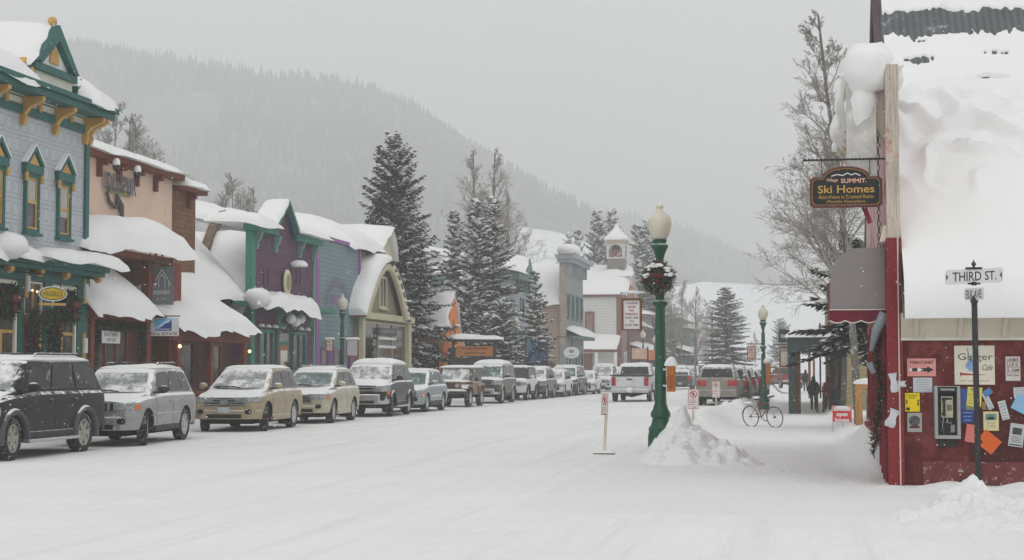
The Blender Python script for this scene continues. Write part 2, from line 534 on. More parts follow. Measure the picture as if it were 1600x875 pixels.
hill('snow_bench', [(500, 575), (620, 500), (700, 430), (770, 370), (815, 357), (870, 364), (960, 400), (1060, 480), (1200, 560)],
     300, 430, 500, 1200, 15, M_HILL, 'pale bench of open snow at the foot of the big mountain', 4, 7.5, 1.2)
def forest(hb, cnt, seed, hh, clear, name, label):
    rnd = random.Random(seed); mb = MB(); V, cols, n = hb[0].v, hb[1], hb[2]
    k = 0
    while k < cnt:
        i = rnd.random() * (len(cols) - 1.01); j = rnd.random() ** .8 * 26.5
        a, b = int(i), int(j); u, v = i - a, j - b
        q = (V[a * n + b] * (1 - u) + V[(a + 1) * n + b] * u) * (1 - v) + (V[a * n + b + 1] * (1 - u) + V[(a + 1) * n + b + 1] * u) * v
        k += 1
        if noise.noise(Vector((q.x * .0065, q.y * .0033, seed))) > clear and j < 25: continue
        h = hh * rnd.uniform(.5, 1.25); r = h * .17; a0 = rnd.random() * 6
        vs = [q + Vector((r * cos(a0 + t * pi / 2), r * sin(a0 + t * pi / 2), -.5)) for t in range(4)] + [q + Vector((0, 0, h))]
        mb.add(vs, [(0, 1, 4), (1, 2, 4), (2, 3, 4), (3, 0, 4)])
    tag(mb.build(name, M_FIRFAR), label, kind='stuff')
M_FIRFAR = mat('distant_fir', (.035, .045, .042), .95, var=.4, vs=.05, bump=0, spec=.05, snow=.55)
forest(h1, 26000, 5, 9, .34, 'mountain_forest', 'distant conifer forest covering the big mountain')
forest(h2, 8000, 9, 10, .3, 'ridge_forest', 'distant conifer forest on the farther ridge')

# ------------------------------------------------------------------ haze (falling snow thickens the air)
hz = MB().box(-1900, 1900, -70, 2350, -4.0, 375)
hm = bpy.data.materials.new('haze'); hm.use_nodes = True
t = NT(hm)
pv = t.n('VolumePrincipled')
pv.inputs['Color'].default_value = (.97, .975, .98, 1)
pv.inputs['Density'].default_value = HAZE = .0013
pv.inputs['Anisotropy'].default_value = 0.0
ho = t.n('OutputMaterial'); t.l(pv.outputs[0], ho.inputs['Volume'])
tag(hz.build('haze', hm), 'grey snowy air', kind='stuff')

# ------------------------------------------------------------------ palette
M_GLASS = mat('window_glass', (.045, .05, .055), .12, var=.5, vs=1.2, bump=.02, bs=2, spec=.5, col2=(.14, .14, .13), c2=(.45, .75, 1.6))
M_SHOPGLASS = mat('shop_glass', (.05, .045, .04), .15, var=.6, vs=1.7, bump=.02, bs=2, col2=(.20, .15, .11), c2=(.52, .72, 2.4))
M_CURTAIN = mat('curtain', A(170, 168, 160, 1.1), .8, var=.1, vs=5)
M_GREEN = mat('teal_green_trim', A(22, 84, 78, 1.25), .55, var=.15, frost=.15, frs=14)
M_YEL = mat('mustard_trim', A(190, 148, 78, 1.05), .55, var=.15)
M_CREAM = mat('cream_trim', A(205, 203, 190, 1.2), .6, var=.1)
M_WHITE = mat('white_paint', (.74, .74, .73), .6, var=.08)
M_BLACK = mat('black_metal', (.02, .021, .022), .45, var=.2, frost=.12, frs=20)
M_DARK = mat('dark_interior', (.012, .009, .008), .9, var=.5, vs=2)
M_WIRE = mat('wire_metal', (.1, .1, .1), .5, metal=.6)
M_BULB = mat('lit_bulb', (1.0, .55, .25), .5, emit=3.0, var=0, bump=0)
M_GARL = mat('garland_needles', (.025, .05, .025), .9, var=.5, vs=9, frost=.25, frs=16)
M_BERRY = mat('red_berries', (.13, .014, .02), .6, var=.3, vs=8, frost=.15, frs=15)
M_BARK = mat('grey_bark', (.16, .14, .12), .95, var=.3, vs=3, frost=.45, frs=3.5, pat='grain', ax='z')
M_RAWWOOD = mat('weathered_timber', A(112, 62, 44, 1.1), .85, var=.25, pat='grain', ax='z', snow=.3)

def garland_mb(mb, bb, pts, r, n, seed, berries=.12):
    """needle sprigs (0) and berries (1) along a path"""
    rnd = random.Random(seed)
    L = [0]
    for a, b in zip(pts[:-1], pts[1:]): L.append(L[-1] + (Vector(b) - Vector(a)).length)
    for k in range(n):
        s_ = rnd.random() * L[-1]
        i = max(j for j in range(len(L) - 1) if L[j] <= s_)
        q = Vector(pts[i]).lerp(Vector(pts[i + 1]), (s_ - L[i]) / max(1e-6, L[i + 1] - L[i]))
        d = Vector((rnd.gauss(0, 1), rnd.gauss(0, 1), rnd.gauss(0, 1))).normalized()
        e = d.orthogonal().normalized() * r * .16
        q = q + d * r * .15
        mb.add([q - e, q + e, q + d * r * rnd.uniform(.6, 1.1)], [(0, 1, 2)])
        if rnd.random() < berries: bb.blob(q + d * r * .6, r * .13, 5, 4, 0)
def ring_pts(c, r, fr, n=18):
    return [Vector(c) + fr.x * r * cos(2 * pi * i / n) + Vector((0, 0, r * sin(2 * pi * i / n))) for i in range(n + 1)]
def wreath(label, c, r, fr, dens=420, seed=0, group='christmas wreaths', thick=.33, nm=None):
    w = thing('wreath', label, 'wreath', c, 0, group)
    a, b = MB(), MB()
    garland_mb(a, b, ring_pts(c, r * .68, fr), r * thick, dens, seed, .05)
    a.build('needle_ring', nm or M_GARL, w)
    for k in range(5):
        an = R(80 + 10 * k); b.blob(Vector(c) + fr.x * r * .2 * (k - 2) * .6 + fr.n * r * .3 + Vector((0, 0, r * (.18 - .12 * (k % 2)))), r * .15, 7, 5, .3, seed=k)
    for sx in (-1, 1):
        b.fp(Fr(Vector(c), fr.ang), [(0, .1 * r), (sx * .42 * r, .3 * r), (sx * .4 * r, 0)], r * .3, r * .38)
        b.fp(Fr(Vector(c), fr.ang), [(0, 0), (sx * .25 * r, -.55 * r), (sx * .08 * r, -.58 * r)], r * .27, r * .32)
    b.build('red_bow', M_BERRY, w)
    return w
def string_light(mb, pts):
    for q in pts: mb.blob(q, .03, 6, 4, 0)

def window(par, fr, a0, a1, b0, b1, mfr, mp=None, fw=.07, c=.06, sill=True, bars=(0, 0), curtain=0.0, name='window', mul=None, pd=.012):
    """frame part proud of the wall with pane, sill and mullions"""
    mp = mp or M_GLASS
    m = MB()
    m.fb(fr, a0, a0 + fw, b0, b1, 0, c); m.fb(fr, a1 - fw, a1, b0, b1, 0, c)
    m.fb(fr, a0 + fw, a1 - fw, b1 - fw, b1, 0, c); m.fb(fr, a0 + fw, a1 - fw, b0, b0 + fw, 0, c)
    w = m.build(name, mfr, par)
    g = MB().fb(fr, a0 + fw, a1 - fw, b0 + fw, b1 - fw, 0, pd)
    g.build('pane', mp, w)
    if bars[0] or bars[1]:
        g = MB(); ia, ib = a1 - a0 - 2 * fw, b1 - b0 - 2 * fw
        for k in range(bars[0]):
            x = a0 + fw + ia * (k + 1) / (bars[0] + 1); g.fb(fr, x - .02, x + .02, b0 + fw, b1 - fw, pd, c - .01)
        for k in range(bars[1]):
            y = b0 + fw + ib * (k + 1) / (bars[1] + 1); g.fb(fr, a0 + fw, a1 - fw, y - .02, y + .02, pd, c - .013)
        g.build('mullion', mul or mfr, w)
    if curtain:
        MB().fb(fr, a0 + fw, a1 - fw, b1 - fw - (b1 - b0) * curtain, b1 - fw, pd, pd + .008).build('curtain', M_CURTAIN, w)
    if sill:
        s_ = MB().fb(fr, a0 - .05, a1 + .05, b0 - .07, b0 - .003, 0, c + .07); s_.build('sill', mfr, w)
    return w
# ================================================================== left side of the street
def roof_gable(mb, fr, a0, a1, b, h, depth, m=0, th=.12, over=.25):
    """gable roof slabs: gable end in the plane of fr, ridge running inwards"""
    am = (a0 + a1) / 2
    for s_, e in ((-1, a0), (1, a1)):
        p0 = fr.p(am, b + h, over); k = (e - am); ex = am + k * 1.08; ez = b - h * .08
        p1 = fr.p(ex, ez, over)
        q0 = fr.p(am, b + h, -depth); q1 = fr.p(ex, ez, -depth)
        mb.prism([p0, p1, q1, q0], Vector((0, 0, th)), m)
# ---- 1: pressed tin false front, green and yellow
X1 = -19.5; f1 = Fr((X1, 0, 0), 90)
yR = Yx(131, X1); yL = 27.0
b1 = thing('tin_front_building', 'pale grey pressed tin two storey shop with green cornice, yellow brackets and steep little gable', 'building', (X1, (yL + yR) / 2, 0))
M_TIN = mat('pressed_tin', A(182, 188, 194, 1.05), .45, metal=.15, var=.08, vs=.9, pat='tin', ps=.40, ax='yz', bump=.6)
zt = zX(60, 150, X1)
MB().box(X1 - 11, X1, yL, yR, -.3, zt).build('wall', M_TIN, b1)
cz0, cz1 = zX(60, 140, X1 + .7), zX(60, 125, X1 + .7)
co = MB()
co.box(X1 - .1, X1 + .75, yL - .1, yR + .45, cz0 + .1, cz1); co.box(X1 - .1, X1 + .66, yL - .1, yR + .38, cz0 - .08, cz0 + .1)
co.build('cornice', M_GREEN, b1, bevel=.02)
fz = [zX(60, y, X1) for y in (150, 157, 162, 173, 186)]
g = MB().fb(f1, yL, yR + .04, fz[0], cz0 - .085, .0, .16); g.build('soffit_board', M_CREAM, b1)
g = MB().fb(f1, yL, yR + .03, fz[1], fz[0] - .003, 0, .12); g.build('dentil_band', M_YEL, b1)
g = MB().fb(f1, yL, yR + .05, fz[2], fz[1] - .003, 0, .10); g.fb(f1, yL, yR + .05, fz[4], fz[3] - .003, 0, .09); g.build('green_frieze', M_GREEN, b1)
g = MB().fb(f1, yL, yR + .02, fz[3], fz[2] - .003, 0, .05); g.build('frieze_panel', M_CREAM, b1)
def bracket(par, fr, a, zb, zt_, out, w=.16, name='bracket', m=None):
    m = m or M_YEL
    pr = [(0, zb), (.10, zb - .02), (.16, zb + (zt_ - zb) * .25), (.13, zb + (zt_ - zb) * .4), (.26, zb + (zt_ - zb) * .62), (out * .8, zt_ - .17), (out, zt_ - .1), (out, zt_), (0, zt_)]
    b = MB().prism([fr.p(a - w / 2, z, c) for c, z in pr], fr.x * w)
    return b.build(name, m, par)
ysp = Yx(78, X1) - Yx(22, X1)
for k in range(-5, 3):
    a = Yx(78, X1) + k * ysp * .92 if k < 2 else yR + .02
    bracket(b1, f1, min(a, yR + .02), fz[4] - .28, cz0 - .09, .62)
for k in range(-5, 2):
    a = Yx(50, X1) + k * ysp * .92
    MB().fb(f1, a - .07, a + .07, fz[3] - .06, fz[2] + .05, .11, .15).build('frieze_block', M_YEL, b1)
# corner board
g = MB().box(X1 - .15, X1 + .07, yR - .16, yR + .05, 0, fz[4] - .02); g.build('corner_board', M_GREEN, b1)
# small gable on the parapet
ga0, ga1 = Yx(48, X1 + .3), Yx(109, X1 + .3)
gm_ = (ga0 + ga1) / 2
pz0 = cz1 + .002; pz1 = zX(48, 92, X1 + .3)
apx = zX(78, 35, X1 + .3)
MB().fb(f1, ga0, ga1, pz0, pz1, -.3, .25).build('gable_panel', M_CREAM, b1)
g = MB().fb(f1, ga0 - .1, ga1 + .1, pz1 - .2, pz1, .252, .36)
for e, s_ in ((ga0 - .1, -1), (ga1 + .1, 1)):
    g.fp(f1, [(e, pz1 + .003), (e - s_ * .30, pz1 + .003), (gm_, apx - .42), (gm_, apx)], -1.2, .42)
g.build('gable_trim', M_GREEN, b1, bevel=.01)
MB().fp(f1, [(ga0 + .2, pz1 + .001), (ga1 - .2, pz1 + .001), (gm_, apx - .3)], -.2, .24).build('gable_infill', M_WHITE, b1)
g = MB().fp(f1, [(gm_ - .24, pz1 + .12)] + [(gm_ + .24 * cos(pi - pi * k / 10), pz1 + .12 + .42 * sin(pi * k / 10)) for k in range(1, 10)] + [(gm_ + .24, pz1 + .12)], .241, .29)
g.build('sunburst_ornament', M_YEL, b1); MB().blob(f1.p(gm_, apx + .1, .2), .13, 8, 6, 0).build('finial', M_YEL, b1)
for a in (ga0 - .28, ga1 + .28):
    g = MB().fb(f1, a - .18, a + .18, pz0, pz1 - .25, .05, .35); q = g.build('parapet_block', M_GREEN, b1)
    MB().fp(f1, [(a + .11 * cos(2 * pi * k / 12), (pz0 + pz1) / 2 - .1 + .2 * sin(2 * pi * k / 12)) for k in range(12)], .351, .375).build('oval_ornament', M_YEL, q)
    sg = 1 if a > gm_ else -1
    MB().fp(f1, [(a + sg * .19, pz0), (a + sg * .62, pz0), (a + sg * .19, pz0 + .62)], .1, .3).build('scroll_wedge', M_YEL, b1)
# snow over it all
g = MB()
g.snow((X1 + .62, yL, cz1), (X1 + .62, ga0 - .2, cz1), (X1 - 2.2, ga0 - .2, cz1 + .8), (X1 - 2.2, yL, cz1 + .8), .62, 22, 8, 1, droop=.15)
g.snow((X1 + .6, ga1 + .25, cz1), (X1 + .6, yR + .5, cz1), (X1 - 2.2, yR + .45, cz1 + .3), (X1 - 2.2, ga1 + .25, cz1 + .5), .62, 16, 8, 2, wob=.16, droop=.12)
rb = gm_
g.snow((X1 + .2, ga0 - .25, pz1 - .1), (X1 + .2, rb, apx - .05), (X1 - 6.5, rb, apx - .05), (X1 - 6.5, ga0 - .9, pz1 - .4), .32, 10, 14, 3)
g.snow((X1 + .2, rb, apx - .05), (X1 + .2, ga1 + .12, pz1 - .0), (X1 - 6.5, ga1 + .5, pz1 - .3), (X1 - 6.5, rb, apx - .05), .10, 10, 14, 4)
g.snow((X1 - 1.5, yL, cz1 + .5), (X1 - 1.5, yR + .2, cz1 + .1), (X1 - 10.5, yR, cz1 + .5), (X1 - 10.5, yL, cz1 + .5), .5, 20, 12, 5)
g.build('roof_snow', M_SNOW, b1, smooth=180)
# upper windows with little pediments
wys = [Yx(94, X1) - k * (Yx(94, X1) - Yx(43, X1)) for k in range(7)]
zw1, zw0 = zX(94, 283, X1), zX(94, 372, X1)
for k, a in enumerate(wys):
    if a < yL + 1: continue
    w = window(b1, f1, a - .38, a + .38, zw0, zw1, M_GREEN, M_GLASS, .10, .08, curtain=.0)
    g = MB()
    ia0, ia1 = a - .28, a + .28; zm = (zw0 + zw1) / 2 + .02
    g.fb(f1, ia0, ia0 + .05, zw0 + .1, zw1 - .1, .013, .05); g.fb(f1, ia1 - .05, ia1, zw0 + .1, zw1 - .1, .013, .05)
    g.fb(f1, ia0 + .05, ia1 - .05, zm - .03, zm + .03, .013, .048); g.fb(f1, ia0 + .05, ia1 - .05, zw0 + .101, zw0 + .15, .013, .048); g.fb(f1, ia0 + .05, ia1 - .05, zw1 - .15, zw1 - .101, .013, .048)
    g.build('sash', M_YEL, w)
    MB().fb(f1, ia0 + .055, ia1 - .055, zm + .035 - (.25 if k == 0 else 0), zw1 - .155, .016, .024).build('curtain', M_CURTAIN, w)
    pz = zw1 + .002
    g = MB().fb(f1, a - .47, a + .47, pz, pz + .22, 0, .13)
    for s_ in (-1, 1):
        g.fp(f1, [(a + s_ * .50, pz + .223), (a + s_ * .36, pz + .223), (a, pz + .58), (a, pz + .72)], 0, .16)
    g.build('pediment', M_GREEN, w)
    g = MB().fp(f1, [(a - .3, pz + .226), (a + .3, pz + .226), (a, pz + .52)], .0, .10)
    for s_ in (-1, 1): g.fb(f1, a + s_ * .42 - .055, a + s_ * .42 + .055, pz - .22, pz - .004, .09, .14)
    g.build('pediment_ornament', M_YEL, w)
    g = MB()
    for s_ in (-1, 1):
        g.beam(f1.p(a + s_ * .5, pz + .25, .08), f1.p(a, pz + .75, .08), .17, .035)
    g.build('pediment_snow', M_SNOW, w)
# shopfront canopy
cX = X1 + .62
kz1, kz0 = zX(60, 398, cX), zX(60, 412, cX)
g = MB().box(X1, cX, yL, yR + .25, kz0, kz1); g.box(X1 + .001, cX - .12, yL, yR + .2, kz0 - .12, kz0 - .001)
g.build('canopy', M_GREEN, b1, bevel=.015)
g = MB().snow((cX + .02, yL, kz1), (cX + .02, Yx(78, cX), kz1), (X1, Yx(78, cX), kz1 + .12), (X1, yL, kz1 + .12), .17, 30, 6, 7, wob=.05, droop=.16, nz=1.0, sc=2.0)
g.snow((cX + .25, Yx(60, cX), kz1 - .02), (cX + .25, yR + .75, kz1 - .02), (X1, yR + .5, kz1), (X1, Yx(66, cX), kz1), .30, 14, 8, 8, p=4, wob=.15, droop=.14)
g.blob((cX + .1, Yx(8, cX), kz1 + .12), (.35, .55, .30), 12, 8, .3, seed=4)
g.build('canopy_snow', M_SNOW, b1, smooth=180)
fz0 = zX(60, 428, X1); fzm = zX(60, 416, X1)
MB().fb(f1, yL, yR, fzm, kz0 - .121, 0, .10).build('white_fascia', M_CREAM, b1)
sf0 = zX(60, 440, X1)
MB().fb(f1, yL, yR + .02, sf0, fzm - .002, 0, .14).build('green_fascia', M_GREEN, b1)
for px in (-60, -12, 37, 78, 129):
    bracket(b1, f1, Yx(px, X1), fzm - .12, kz0 - .121, .5, .18)
bays = [(-150, -95), (-85, -30), (-30, -8), (3, 21), (33, 61), (76, 114)]
zs = .55
pil = MB()
for p0, p1 in ((-95, -85), (-32, -26), (22, 31), (62, 75), (115, 129)):
    pil.fb(f1, Yx(p0, X1), Yx(p1, X1), 0, sf0 - .002, 0, .10)
pil.fb(f1, yL, yR - .01, 0, zs - .003, 0, .06)
pil.build('pilasters', M_GREEN, b1)
for i, (p0, p1) in enumerate(((-84, -33), (-25, 21), (76, 114))):
    w = window(b1, f1, Yx(p0, X1), Yx(p1, X1), zs, sf0 - .05, M_CREAM, M_SHOPGLASS, .09, .08, sill=False, name='shop_window')
    g = MB(); a0, a1 = Yx(p0, X1) + .1, Yx(p1, X1) - .1; zm = zX(60, 520, X1)
    g.fb(f1, a0, a1, zm - .04, zm + .04, .014, .05)
    am = a0 + (a1 - a0) * (.45 if i == 2 else .5)
    g.fb(f1, am - .04, am + .04, zs + .1, zm - .045, .014, .05)
    g.build('mullion', M_YEL, w)
# door bay
d0, d1 = Yx(32, X1), Yx(61, X1); dm = (d0 + d1) / 2; tz = zX(46, 492, X1)
w = window(b1, f1, d0, d1, tz, sf0 - .02, M_CREAM, M_SHOPGLASS, .05, .07, sill=False, bars=(1, 0), mul=M_YEL, name='transom')
dr = MB().fb(f1, d0 + .05, d1 - .05, .1, tz - .02, 0, .05).build('door', mat('door_timber', A(120, 60, 38), .6, pat='grain', ax='z'), b1)
MB().fb(f1, d0 + .2, d1 - .2, 1.1, tz - .25, .051, .06).build('door_pane', M_SHOPGLASS, dr)
g = MB().fb(f1, d1 - .22, d1 - .06, .1, tz - .05, .052, .09); g.fb(f1, d0 + .1, d1 - .23, tz - .2, tz - .05, .052, .088); g.build('door_frame', M_YEL, dr)
g = MB(); string_light(g, [f1.p(dm - .12, sf0 - .25, .1), f1.p(dm + .14, sf0 - .27, .1)]); g.build('lamp_bulbs', M_BULB, b1)
for px, py in ((32, 443), (124, 455), (124, 540)):
    c = f1.p(Yx(px, X1), zX(px, py, X1), .14)
    o = MB().fb(f1, c.y - .07, c.y + .07, c.z - .34, c.z + .34, .10, .15).build('ornament_block', M_YEL, b1)
    MB().tube([c + Vector((.02, 0, -.2)), c + Vector((.02, 0, .2))], .075, 10).build('white_spindle', M_WHITE, o)
for i, (px, py, r) in enumerate(((5, 470, .5), (100, 480, .5))):
    c = f1.p(Yx(px, X1), zX(px, py, X1), .16)
    wreath(['dark evergreen wreath with red berries in the left shop window', 'dark evergreen wreath in the right shop window beside the yellow oval sign'][i], c, r, f1, 300, 20 + i, thick=.45)
for i, px in enumerate((36, 69)):
    y = Yx(px, X1); a, b = MB(), MB()
    q = thing('garland', ['thick garland hanging left of the shop door', 'thick garland hanging right of the shop door'][i], 'garland', (X1 + .25, y, 1.0), 0, 'garlands by the shop door')
    garland_mb(a, b, [(X1 + .28, y, 1.0), (X1 + .3, y + .05, 2.0), (X1 + .28, y, 3.1)], .26, 420, 30 + i, .16)
    a.build('needles', M_GARL, q); b.build('berries', M_BERRY, q)['kind'] = 'stuff'
a, b = MB(), MB(); q = thing('door_garland', 'evergreen swag draped over the yellow framed shop door', 'garland', (X1 + .2, dm, 3.0))
garland_mb(a, b, [(X1 + .26, d0 + .1, 3.1), (X1 + .28, dm, 2.85), (X1 + .26, d1 + .3, 3.2)], .22, 220, 34, .1); a.build('needles', M_GARL, q); b.build('berries', M_BERRY, q)['kind'] = 'stuff'
# hanging oval sign
Xs = X1 + 1.0
sc_ = onX(82, 459, Xs); fs = Fr((sc_.x, sc_.y, 0), 48)
og = thing('oval_sign', 'yellow oval hanging sign with a dark rim and a narrow plate beneath', 'sign', (sc_.x, sc_.y, sc_.z))
def ov(a, b, n=28): a, b = a * .74, b * .74; return [(a * cos(2 * pi * k / n), sc_.z + b * sin(2 * pi * k / n)) for k in range(n)]
M_SIGNYEL = mat('sign_yellow', A(188, 158, 22, 1.1), .5, var=.08)
MB().fp(fs, ov(.50, .25), -.03, .03).build('rim', M_WHITE, og)
MB().fp(fs, ov(.46, .215), -.035, .035).build('dark_ring', M_BLACK, og)
MB().fp(fs, ov(.43, .185), -.04, .04).build('yellow_panel', M_SIGNYEL, og)
text_mb(MB(), "McGILL'S", fs, 0, sc_.z, .042, .48, .12, bold=0).build('lettering', M_BLACK, og)
MB().fb(fs, -.34, .34, sc_.z - .29, sc_.z - .23, -.02, .02).build('plate', M_YEL, og)
g = MB(); g.tube([fs.p(-.2, sc_.z + .16, 0), fs.p(-.2, sc_.z + .48, 0), Vector((X1, sc_.y - .3, sc_.z + .55))], .018, 6); g.tube([fs.p(.2, sc_.z + .16, 0), fs.p(.2, sc_.z + .48, 0), fs.p(-.2, sc_.z + .48, 0)], .018, 6)
g.build('bracket', M_BLACK, og)

# ---- 2: pink stucco false front with brown shingled side and sheltered lower storey
X2 = -21.5; f2 = Fr((X2, 0, 0), 90); y2a = yR + .06; y2b = Yx(266, X2)
M_STUCCO = mat('pink_stucco', A(203, 178, 160, 1.22), .9, var=.06, vs=.8, bump=.35, bs=45, col2=A(180, 160, 146, 1.2), c2=(.55, .8, 1.2))
M_SHING = mat('brown_shingle', A(124, 84, 60, 1.1), .85, var=.25, pat='brick', ps=.16, ax='yz', frost=.12, frs=6)
M_BROWN = mat('brown_boards', A(86, 44, 36, 1.1), .85, var=.3, pat='board', ps=.16, ax='yz', frost=.12, frs=12)
M_REDWOOD = mat('redwood_post', A(112, 56, 42, 1.15), .8, var=.2, pat='grain', ax='z', frost=.1, frs=12)
b2 = thing('stucco_building', 'pink stucco false front building with brown shingled end and a timber lower storey', 'building', (X2, (y2a + y2b) / 2, 0))
z2 = zX(200, 262, X2)
MB().box(X2 - 9, X2, y2a, y2b, 3.6, z2).build('stucco_wall', M_STUCCO, b2)
y2c = Yx(302, X2)
z2s = zX(285, 300, X2)
MB().box(X2 - 9, X2 + .02, y2b + .003, y2c, 0, z2s).build('shingle_wall', M_SHING, b2)
g = MB().box(X2 - .6, X2 + .42, y2a, y2b + .1, z2, z2 + .22); g.box(X2 - .6, X2 + .4, y2b + .11, y2c + .2, z2s, z2s + .2)
g.build('eave_board', M_RAWWOOD, b2)
g = MB().snow((X2 + .5, y2a, z2 + .22), (X2 + .5, y2b + .15, z2 + .22), (X2 - 4, y2b, z2 + .25), (X2 - 4, y2a, z2 + .25), .36, 24, 8, 11, wob=.06, droop=.06)
g.snow((X2 + .5, y2b + .12, z2s + .2), (X2 + .5, y2c + .3, z2s + .2), (X2 - 4, y2c + .3, z2s + .3), (X2 - 4, y2b + .12, z2s + .3), .36, 12, 8, 12, wob=.08, droop=.06)
g.build('roof_snow', M_SNOW, b2, smooth=180)
for px in (148, 179, 207, 237, 290):
    a = Yx(px, X2); zz = z2 if px < 262 else z2s
    g = MB().fb(f2, a - .08, a + .08, zz - .55, zz - .003, 0, .14); g.fb(f2, a - .08, a + .08, zz - .2, zz - .003, .141, .34)
    g.build('corbel', M_REDWOOD, b2)
# lettering and metal spur
g = MB(); text_mb(g, "IDLESPUR", f2, Yx(180, X2), zX(180, 287, X2), .10, Yx(205, X2) - Yx(155, X2), .56, thick=.02, bold=.035)
lt = thing('spur_sign', 'dark metal letters with a curved spur beneath on the pink stucco wall', 'sign', tuple(f2.p(Yx(180, X2), zX(180, 287, X2), .1)))
g.build('lettering', mat('zinc_letters', A(70, 76, 88, 1.0), .5, metal=.3), lt)
g = MB().fb(f2, Yx(164, X2), Yx(197, X2), zX(180, 299, X2) - .08, zX(180, 299, X2) + .08, .03, .1); g.build('plate', mat('olive_plate', A(120, 118, 78), .7), lt)
g = MB(); g.tube([onX(167, 300, X2 + .1), onX(171, 315, X2 + .1), onX(180, 324, X2 + .1), onX(184, 316, X2 + .1), onX(183, 303, X2 + .1)], [.05, .06, .07, .06, .04], 6)
g.tube([onX(184, 306, X2 + .1), onX(189, 322, X2 + .1), onX(192, 345, X2 + .1)], [.04, .1, .04], 6)
g.build('spur', M_WIRE, lt)
for i, px in enumerate((182, 215)):
    c = onX(px, 258 + i * 11, X2 + .55)
    fl = thing('spotlight', ['left snow capped floodlight under the pink building eave', 'right snow capped floodlight under the pink building eave'][i], 'floodlight', tuple(c), 0, 'floodlights above the spur sign')
    MB().lathe([(.05, -.1), (.11, -.02), (.12, .10)], c - Vector((0, 0, .10)), 10).build('shade', M_BLACK, fl)
    MB().tube([c + Vector((0, 0, 0)), c + Vector((-.3, 0, .12)), (X2, c.y, c.z + .1)], .02, 5).build('arm', M_BLACK, fl)
    MB().blob(c + Vector((0, 0, .06)), (.13, .13, .16), 9, 6, .2).build('snow_cap', M_SNOW, fl, smooth=180)
# lower storey
XL = -20.9; fl_ = Fr((XL, 0, 0), 90)
yt = Yx(281, XL)
MB().box(X2 - 9, XL, y2a, Yx(262, XL), 0, 5.2).build('lower_wall', M_BROWN, b2)
# mushroom of snow on the flat canopy
kx = -19.75; ky1 = Yx(274, kx); kz = zX(200, 398, kx)
MB().box(XL - .6, kx, y2a + .1, ky1 - .3, kz - .05, kz + .12).build('canopy', M_RAWWOOD, b2)
g = MB().snow((kx + .25, y2a - .3, kz + .05), (kx + .25, ky1, kz + .50), (X2, ky1 - .2, kz + .6), (X2, y2a - .3, kz + .15), .92, 26, 10, 14, p=3.2, wob=.2, droop=.28, nz=.25, sc=.55)
g.build('canopy_snow', M_SNOW, b2, smooth=180)
# porch roof with its steep right end
ex = -19.3; ya, yb = y2a - .1, Yx(244, ex); ez = zX(190, 478, ex); wz = zX(160, 424, X2)
g = MB().prism([(ex, ya, ez - .1), (ex, yb, ez - .1), (XL, yb - .1, wz - .15), (XL, ya, wz - .15)], (0, 0, .1)); g.build('porch_roof', M_RAWWOOD, b2)
g = MB().snow((ex + .05, ya, ez), (ex + .05, yb, ez), (XL + .02, yb - .15, wz - .05), (XL + .02, ya, wz - .05), .34, 22, 12, 15, p=4, wob=.18, droop=.25); g.build('porch_snow', M_SNOW, b2, smooth=180)
g = MB().box(ex - .25, ex - .1, ya, yb - .1, ez - .4, ez - .102); g.build('porch_beam', M_REDWOOD, b2)
for px in (138, 226):
    y = Yx(px, ex - .2); MB().box(ex - .3, ex - .08, y - .12, y + .12, 0, ez - .402).build('post', M_REDWOOD, b2)
y0, y1 = Yx(143, ex - .25), Yx(222, ex - .25)
fpz = Fr((ex - .3, 0, 0), 90)
MB().box(ex - .42, ex - .302, y0, y1, 0, ez - .42).build('porch_wall', M_BROWN, b2)
w = window(b2, fpz, Yx(158, ex), Yx(212, ex), .9, ez - .6, M_REDWOOD, M_SHOPGLASS, .08, .06, bars=(2, 0))
g = MB().fb(fpz, Yx(170, ex), Yx(198, ex), 2.4, 2.75, .07, .09); q = g.build('window_board', M_WHITE, w)
text_mb(MB(), 'MOST BEERS', fpz, Yx(184, ex), 2.65, .092, .9, .1).build('lettering', M_BLACK, q); text_mb(MB(), 'ON TAP', fpz, Yx(184, ex), 2.5, .092, .6, .1).build('lettering', M_BLACK, q)
q = thing('porch_garland', 'evergreen swag hung along the brown porch window', 'garland', (ex - .2, y0, 2.9)); a, b = MB(), MB()
garland_mb(a, b, [(ex - .2, y0 + .1, 1.4), (ex - .2, y0 + .15, 2.95), (ex - .2, (y0 + y1) / 2, 2.85), (ex - .2, y1 - .1, 2.9), (ex - .2, y1 - .1, 1.6)], .2, 700, 41, .05); a.build('needles', M_GARL, q); b.build('berries', M_BERRY, q)['kind'] = 'stuff'
